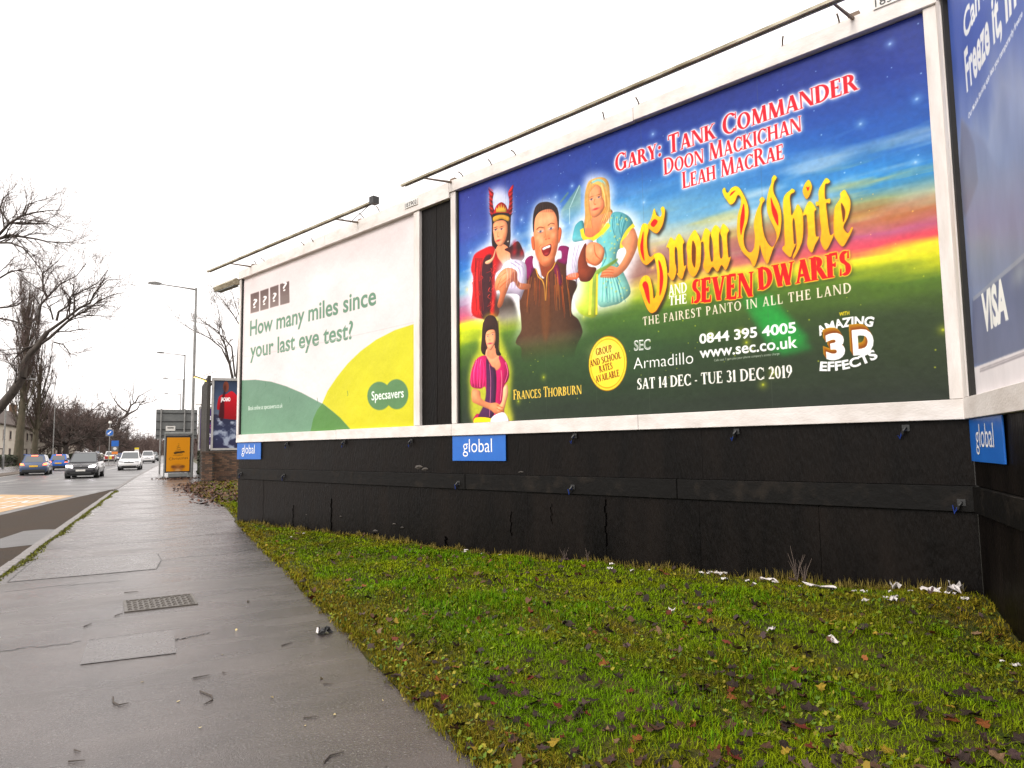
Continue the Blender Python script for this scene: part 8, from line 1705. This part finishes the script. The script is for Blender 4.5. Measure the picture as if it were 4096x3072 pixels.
def grass(name, label, x, y, z, nb, hmin, hmax, col_fn, wid=.0024, lean=.7):
    n = len(x); X = np.repeat(x, nb) + rg.normal(size=n * nb) * .022; Y = np.repeat(y, nb) + rg.normal(size=n * nb) * .022; Zb = np.repeat(z, nb) - .006
    m = n * nb; dist = np.hypot(X, Y); h_ = rg.uniform(hmin, hmax, m) * np.repeat(rg.uniform(.6, 1.25, n), nb); a = rg.random(m) * 2 * pi; ln = rg.random(m) * lean
    wd = wid * np.clip(dist / 4, 1, 3.2) * rg.uniform(.7, 1.3, m); dx, dy = np.cos(a), np.sin(a); px, py = -dy, dx
    def pt(u, k, sgn): hz = h_ * (u - .35 * ln * u * u); off = h_ * ln * u * u; return np.stack([X + dx * off + sgn * px * wd * k, Y + dy * off + sgn * py * wd * k, Zb + hz], 1)
    V = np.stack([pt(0, 1, -1), pt(0, 1, 1), pt(.55, .8, 1), pt(.55, .8, -1), pt(1, .08, 1), pt(1, .08, -1)], 1).reshape(-1, 3)
    b = np.arange(m)[:, None] * 6; F = np.concatenate([b + [0, 1, 2, 3], b + [3, 2, 4, 5]])
    me = fast_mesh(name, V, F); c = col_fn(X, Y) * rg.uniform(.45, 1.65, (m, 1)); ca = np.ones((m, 6, 4), np.float32); ca[..., :3] = c[:, None]
    at = me.color_attributes.new('tint', 'FLOAT_COLOR', 'POINT'); at.data.foreach_set('color', ca.ravel())
    return tag(link_mesh(name, me, tint_mat(name + ' blades', .75, .03)), label, kind='stuff')
C_ = [np.array(c) for c in ((.085, .165, .003), (.15, .185, .004), (.165, .105, .012), (.036, .075, .002))]
NZ = [fbm(220, 220, a, a, rg, 3) for a in (70, 26, 9)]
def nz(k, X, Y): return NZ[k][np.clip((np.asarray(Y) * 13).astype(int), 0, 219), np.clip((np.asarray(X) * 30).astype(int), 0, 219)][:, None]
def verge_col(X, Y):
    n = len(X); a, b_, c_ = nz(0, X, Y), nz(1, X, Y), nz(2, X, Y); f = edge_f(X, Y)[:, None]; e = np.clip(1 - (X[:, None] - EDGE) / .5, 0, 1); wl = np.clip((f - .82) / .18, 0, 1); d = np.hypot(X, Y)[:, None]
    c = C_[0] * np.ones((n, 1)); k = np.clip(.45 + 1.1 * a + .7 * c_, 0, 1); c = c * (1 - k) + C_[1] * k
    k = np.clip(-.05 + 1.3 * b_ + .5 * c_, 0, .85); c = c * (1 - k) + C_[3] * k
    k = np.clip(e * .95 + wl * .7 - .9 * a + .22 * np.clip((X[:, None] - 3.) / 2, 0, 1) * (Y[:, None] < 5) + .3 * np.clip((4.2 - d) / 2, 0, 1) + 1.1 * c_ + .5 * b_ + .02, 0, .92); k = k * rg.uniform(.5, 1, (n, 1)); return c * (1 - k) + C_[2] * k
x, y = verge_points(105000); z = GZ(x, y); keep = rg.random(len(x)) < .9 + .5 * nz(1, x, y)[:, 0]; x, y, z = x[keep], y[keep], z[keep]
grass('short_grass', 'short mossy winter grass covering the verge beside the path', x, y, z, 7, .016, .05, verge_col, .0025, 1.35)
cx = [(2.2, 6.2), (2.7, 6.0), (2.0, 5.5), (2.6, 5.6), (3.4, 8.6), (3.0, 9.3), (3.2, 3.1), (2.5, 2.9), (3.6, 7.6), (2.3, 7.2), (4.4, 4.6), (3.0, 5.0)]
x = np.concatenate([c[0] + rg.normal(size=90) * .22 for c in cx]); y = np.concatenate([c[1] + rg.normal(size=90) * .22 for c in cx]); ok = (x > EDGE + .1) & (x < XW(y) - .05); x, y = x[ok], y[ok]
grass('tall_grass_tufts', 'taller green grass tufts rising from the short verge grass', x, y, GZ(x, y), 8, .03, .075, lambda X, Y: np.array((.075, .165, .004)) * np.ones((len(X), 1)), .002, .8)
x = EDGE + rg.random(1500) ** 2 * .0; 
# dry stalks along the foot of the wall
s_ = rg.random(420) ** 1.3 * 12.6; xw_ = P1.x + DIRN.x * s_ - rg.uniform(.02, .12, 420); yw_ = P1.y + DIRN.y * s_ - rg.uniform(0, .04, 420)
grass('wall_foot_grass', 'dry yellow grass along the foot of the black wall', xw_, yw_, GZ(xw_, yw_), 7, .03, .11, lambda X, Y: np.array((.15, .115, .03)) * np.ones((len(X), 1)), .002, .6)
for (s, hh, wl_) in ((1.32, .34, 'tallest dry weed stalks against the black wall, left of the paper heap'), (1.25, .26, 'shorter dry stalks close beside the tallest weed by the wall'), (3.75, .16, 'small dry weed at the split in the middle of the black wall'), (4.1, .18, 'small dry weed left of the one at the wall split')):
    b0 = P1 + DIRN * s + Vector((-.12, -.05, 0)); b0.z = gz(b0.x, b0.y)
    r = thing('dry_weed', wl_, 'plant', b0, 0, 'dry weeds by the wall'); m = MB()
    for k in range(6):
        a = random.random() * 6.28; l = hh * random.uniform(.5, 1); m.tube([(0, 0, 0), (cos(a) * l * .15, sin(a) * l * .1, l * .55), (cos(a) * l * .4, sin(a) * l * .25, l)], [.004, .003, .0015], 4)
    m.build('stalks', M['twig_grey'], r)
# moss by the kerb and along the path edge
y = rg.uniform(3, 31.5, 1500); x = -1.745 + np.abs(rg.normal(size=1500)) * .032 * (1 + .8 * np.sin(y * 1.7))
grass('kerb_moss', 'strip of moss and grass growing behind the kerb', x, y, np.zeros_like(x), 6, .01, .03, lambda X, Y: np.array((.11, .115, .02)) * np.ones((len(X), 1)), .004, .9)
y = rg.uniform(15.8, 36, 6000); x = np.array([redge(v) for v in y]) + rg.random(6000) * 2.2 + .02; ok = x < 3.4; x, y = x[ok], y[ok]; ok = rg.random(len(x)) < .62 + .5 * patchy(x, y, .9, 1.); x, y = x[ok], y[ok]
grass('far_verge_grass', 'grass of the next verge between the black wall and brick wall', x, y, np.full(len(x), .05), 7, .03, .07, verge_col, .003, .7)
# low broad leaved weeds among the grass
def flat_leaves(name, label, x, y, z, size, cols, mt_rough=.6, lift=.03, group=None, curl=.35, kind='stuff'):
    n = len(x); a = rg.random(n) * 6.28; s = size * rg.uniform(.6, 1.35, n); t1_, t2_ = rg.normal(size=n) * .45, rg.normal(size=n) * .45
    prof = np.array([(0, -1), (.55, -.75), (.42, -.25), (.95, .1), (.5, .35), (.42, .8), (0, 1.1), (-.42, .8), (-.5, .35), (-.95, .1), (-.42, -.25), (-.55, -.75)]) * .5
    u = prof[None, :, 0] * s[:, None]; v = prof[None, :, 1] * s[:, None]; zz = curl * (u ** 2 + v ** 2) / s[:, None] * rg.normal(size=(n, 1)) * 1.6 + u * t1_[:, None] + v * t2_[:, None]
    X = x[:, None] + u * np.cos(a)[:, None] - v * np.sin(a)[:, None]; Y = y[:, None] + u * np.sin(a)[:, None] + v * np.cos(a)[:, None]; zc = z + lift
    ring_ = np.stack([X, Y, zc[:, None] + zz], -1); cen = np.stack([x, y, zc], -1)[:, None]
    V = np.concatenate([ring_, cen], 1).reshape(-1, 3); b = np.arange(n)[:, None] * 13
    F = np.concatenate([np.concatenate([b + i, b + (i + 1) % 12, b + 12], 1) for i in range(12)])
    me = fast_mesh(name, V, F); c = np.asarray(cols)[rg.integers(0, len(cols), n)] * rg.uniform(.65, 1.3, (n, 1)); ca = np.ones((n, 13, 4), np.float32); ca[..., :3] = c[:, None]
    at = me.color_attributes.new('tint', 'FLOAT_COLOR', 'POINT'); at.data.foreach_set('color', ca.ravel())
    return tag(link_mesh(name, me, tint_mat(name + ' leaves', mt_rough, .3)), label, kind=kind)
x, y = verge_points(30000, pw_=.45); ok = nz(1, x, y)[:, 0] + .4 * nz(2, x, y)[:, 0] > -.02; x, y = x[ok], y[ok]; z = GZ(x, y)
flat_leaves('ground_weeds', 'small clover and weed leaves among the grass', x, y, z, .024, [(.09, .16, .006), (.15, .18, .008), (.20, .17, .012), (.05, .10, .005)], .7, .02)
DEAD = {'dark brown': (.032, .020, .016), 'brown': (.075, .036, .02), 'purple brown': (.062, .036, .034), 'orange': (.19, .06, .014), 'yellow': (.30, .20, .02), 'tan': (.17, .10, .055), 'red brown': (.12, .022, .012)}
LM = {k: mat(k + ' dead leaf', v, tuple(c * .55 for c in v), 30, .75, bump=.5, bsc=90, spec=.15) for k, v in DEAD.items()}
LP = []
for k in range(7):                                                    # curled leaf shapes shared by all the single leaves
    s = .062; m = MB(); a0 = random.uniform(.3, 1.5) * random.choice((1, -1)); tw_ = random.uniform(-1.2, 1.2)
    prof = [(0, -1.25), (.06, -.8), (.62, -.72), (.42, -.25), (1.0, .15), (.5, .35), (.45, .85), (0, 1.15), (-.45, .85), (-.5, .35), (-1.0, .15), (-.42, -.25), (-.62, -.72), (-.06, -.8)]
    V = [(x_ * s * .55, y_ * s * .55, s * (a0 * (x_ * .5) ** 2 + tw_ * x_ * y_ * .25 + .35 * random.uniform(-.3, 1) * (y_ * .5) ** 2)) for x_, y_ in prof] + [(0, -.2 * s, 0), (0, .3 * s, s * .05)]
    F = [[i, (i + 1) % 14, 14] for i in list(range(11, 14)) + list(range(0, 3))] + [[i, (i + 1) % 14, 15] for i in range(3, 11)] + [[3, 15, 14], [11, 14, 15]]
    me = bpy.data.meshes.new('fallen_leaf'); me.from_pydata(V, [], F); me.polygons.foreach_set('use_smooth', [True] * len(F)); me.update(); LP.append(me)
kinds = ['dark brown'] * 14 + ['brown'] * 7 + ['purple brown'] * 6 + ['orange'] * 2 + ['yellow'] * 1 + ['tan'] * 1 + ['red brown'] * 2
def scatter_leaf_xy(n):
    x, y = verge_points(n * 5, pw_=.55); d = np.hypot(x, y)
    p = .3 + .8 * np.clip(patchy(x, y, 1.1, 3.3) + .25, 0, 1) + .45 * np.clip((6 - d) / 3, 0, 1) - .25 * np.clip((d - 8) / 4, 0, 1) + .5 * ((x - EDGE) < .6) * (d < 6); ok = rg.random(len(x)) < p; return x[ok][:n], y[ok][:n]
lx, ly = scatter_leaf_xy(1900); inv = cam.matrix_world.inverted()
def seen(x, y): p = inv @ Vector((x, y, gz(x, y))); return abs(p.x / -p.z) < 2048 / 2800 and abs(p.y / -p.z) < 1536 / 2800
order = np.argsort(np.hypot(lx, ly) + [0 if seen(a, b_) else 50 for a, b_ in zip(lx, ly)]); lx, ly = lx[order], ly[order]
LMESH = {}
for i in range(min(300, len(lx))):
    kd = random.choice(kinds); ms = random.randrange(7); key = (kd, ms)
    if key not in LMESH: q = LP[ms].copy(); q.materials.append(LM[kd]); LMESH[key] = q
    o = bpy.data.objects.new('fallen_leaf', LMESH[key]); COL.objects.link(o); k = random.uniform(.55, 1.25)
    o.location = (lx[i], ly[i], gz(lx[i], ly[i]) + random.uniform(.014, .034)); o.scale = (k, k * random.uniform(.8, 1.2), k); o.rotation_euler = (random.gauss(0, .3), random.gauss(0, .3), random.random() * 6.28)
    tag(o, kd + ' dead leaf lying in the grass of the verge', 'leaf', kd + ' dead leaves scattered on the verge')
x, y = lx[300:], ly[300:]
print('TRIS', sum(len(o.data.polygons) for o in COL.objects if o.type == 'MESH'))
flat_leaves('leaf_litter', 'brown dead leaves strewn over the farther verge grass', x, y, GZ(x, y), .06, [DEAD[k] for k in kinds], .75, .024, curl=.6)
# leaf drift on the far verge spilling onto the path
n = 2600; y = rg.uniform(19, 36, n); x = np.array([redge(v) for v in y]) + rg.normal(size=n) * .25 - .12 + np.abs(rg.normal(size=n)) * .9; ok = (x > -.9) & (x < 3.4) & (y > 20 + rg.random(n) * 3); x, y = x[ok], y[ok]
flat_leaves('leaf_drift', 'drift of brown leaves on the path edge before the brick wall', x, y, np.where(x < np.array([redge(v) for v in y]), 0, .06), .10, [(.10, .042, .024), (.065, .03, .02), (.13, .065, .035), (.05, .028, .022)], .6, .012, curl=.6)
n = 500; x = rg.normal(size=n) * .5 + .6; y = rg.uniform(41.5, 45, n); flat_leaves('shelter_leaves', 'dead leaves blown about the foot of the bus shelter', x, y, np.zeros(n), .10, [(.10, .045, .025), (.06, .03, .02)], .6, .012)
# ---------------------------------------------------------------- litter and small things
def scrap_mesh(seed, a, b_, hgt, n=5):
    q = random.Random(seed); V = []
    for j in range(n):
        for i in range(n):
            u, v = i / (n - 1) - .5, j / (n - 1) - .5; V.append((a * u * q.uniform(.75, 1.1) + q.gauss(0, .08) * a, b_ * v * q.uniform(.75, 1.1) + q.gauss(0, .08) * b_, hgt * q.random() ** 1.5))
    F = [[j * n + i, j * n + i + 1, (j + 1) * n + i + 1, (j + 1) * n + i] for j in range(n - 1) for i in range(n - 1)]
    me = bpy.data.meshes.new('paper_scrap'); me.from_pydata(V, [], F); me.materials.append(M['paper']); me.update(); return me
SM = [scrap_mesh(60 + k, .07, .05, .03) for k in range(5)]
SCR = [(5.0 + random.gauss(0, .25), random.uniform(3.5, 6.6)) for _ in range(0)] + [(1.88, 12.14), (2.1, 12.29), (3.66, 8.98), (3.99, 9.1), (4.04, 8.8), (3.93, 8.39), (3.66, 8.31), (4.43, 6.62), (4.57, 6.4), (4.69, 6.25), (4.57, 6.79), (5.05, 5.77), (5.12, 5.7), (5.0, 5.44), (5.05, 5.19), (5.01, 5.44), (5.07, 5.21), (4.95, 5.0), (5.13, 4.92), (5.2, 5.07), (5.28, 4.41), (5.33, 4.23), (5.31, 4.12), (5.49, 3.83), (5.61, 3.6), (5.55, 3.42), (5.01, 3.88), (5.15, 3.8), (5.11, 3.7), (5.1, 4.6), (4.63, 2.66), (4.63, 2.58), (5.62, 3.55), (5.4, 3.95)]
for i, (x_, y_) in enumerate(SCR):
    o = bpy.data.objects.new('paper_scrap', SM[i % 5]); COL.objects.link(o); x_ = min(x_, xwall(y_) - .09); k = random.uniform(.35, .95)
    o.location = (x_, y_, gz(x_, y_) + .012); o.rotation_euler = (0, 0, random.random() * 6.28); o.scale = (k, k, k)
    tag(o, 'small torn white paper scrap in the grass below the black wall', 'litter', 'paper scraps along the wall foot')
for a, b_, hgt, x_, y_, rz, lab in ((.34, .09, .05, 5.22, 4.5, 1.75, 'long sodden white paper strip by the wall, middle of the litter line'), (.24, .07, .05, 5.12, 4.98, 1.8, 'white paper strip left of the dry weed stalks'), (.2, .12, .13, 5.70, 3.60, .4, 'biggest crumpled white paper heap in the corner of the walls'), (.10, .08, .1, 5.52, 3.98, .9, 'upright white paper cup piece against the wall'), (.16, .07, .05, 5.58, 3.72, 1.9, 'flat white paper strip left of the corner heap'), (.22, .1, .04, 5.18, 5.62, 1.8, 'thin white paper strip farthest left in the litter line'), (.05, .05, .05, 3.67, 4.61, .2, 'lone white scrap with pink edge on the open grass'), (.2, .05, .03, 4.0, 3.36, .9, 'curved pale strip of wet paper on the open grass'), (.12, .05, .03, 3.8, 3.7, .4, 'small grey paper twist on the open grass'), (.22, .04, .04, 5.12, 3.72, .3, 'pale stick like strip lying below the corner litter')):
    y_2 = y_; x_ = min(x_, xwall(y_) - .06); o = bpy.data.objects.new('paper_scrap', scrap_mesh(int(a * 1000 + x_ * 100), a * .85, b_ * .85, hgt * .7)); COL.objects.link(o); o.location = (x_, y_2, gz(x_, y_2) + .02); o.rotation_euler = (0, 0, rz); tag(o, lab, 'litter')
wq = thing('crumpled_wrapper', 'crumpled black and silver wrapper on the path edge', 'litter', (1.17, 5.83, .0), .3)
me = scrap_mesh(5, .11, .08, .06, 6); me.materials.clear(); me.materials.append(M['dark_metal']); link_mesh('foil', me, None, wq); me = scrap_mesh(6, .08, .04, .05, 5); me.materials.clear(); me.materials.append(M['paper']); q = link_mesh('paper', me, None, wq); q.location = (-.02, .02, .01)
TW = [([(-.25, 4.96), (-.24, 4.85), (-.21, 4.79), (-.16, 4.8)], 'hooked brown twig on the path, left of the bent one'), ([(.22, 4.82), (.28, 4.7), (.28, 4.62), (.23, 4.56)], 'sharply bent brown twig in the middle of the path'), ([(-.37, 4.19), (-.34, 4.15)], 'short brown twig piece low on the left of the path'), ([(-.38, 4.05), (-.31, 4.03)], 'thin dark twig at the bottom left of the path'), ([(-.36, 8.51), (-.23, 8.5)], 'dark stick just above the drain cover'), ([(-.38, 7.36), (-.32, 7.45)], 'dark stick at the lower left corner of the drain cover'), ([(-.59, 7.04), (-.54, 7.14)], 'curled twig left of the pale repair patch'), ([(.19, 5.11), (.29, 5.13)], 'crumbly brown twig right of the pale repair patch'), ([(.37, 5.15), (.39, 5.13)], 'tiny brown twig stub in mid path'), ([(.81, 5.62), (.9, 5.67)], 'small red brown twig near the crumpled wrapper'), ([(.7, 3.47), (.74, 3.53), (.81, 3.54)], 'forked dark twig at the bottom right of the path'), ([(.71, 4.08), (.78, 4.06)], 'short dark twig above the forked one'), ([(.92, 4.6), (.97, 4.56)], 'brown leaf stalk on the right of the path')]
for p, lab in TW:
    r = MB().tube([(x_ - p[0][0], y_ - p[0][1], .006) for x_, y_ in p], [.0042] * (len(p) - 1) + [.002], 6).build('twig', M['bark']); r.location = (*p[0], 0); tag(r, lab, 'twig', None)
for x_, y_ in ((.98, 5.24), (.93, 4.71), (1.28, 4.73), (1.17, 4.14), (1.29, 4.1), (.7, 3.97), (.87, 4.04), (.2, 4.2), (.1, 4.7), (-.1, 5.2), (.55, 6.3), (.75, 7.4), (.4, 5.6), (.6, 4.5), (-.3, 3.9), (.95, 3.3)):
    o = flat_leaves('small_leaf', None, np.array([x_]), np.array([y_]), np.zeros(1), .022, [(.42, .34, .16)], .5, .004, kind=None); o.data.transform(Matrix.Translation((-x_, -y_, 0))); o.location = (x_, y_, 0); tag(o, 'tiny pale yellow leaf stuck to the damp path', 'leaf', 'tiny pale leaves on the path')
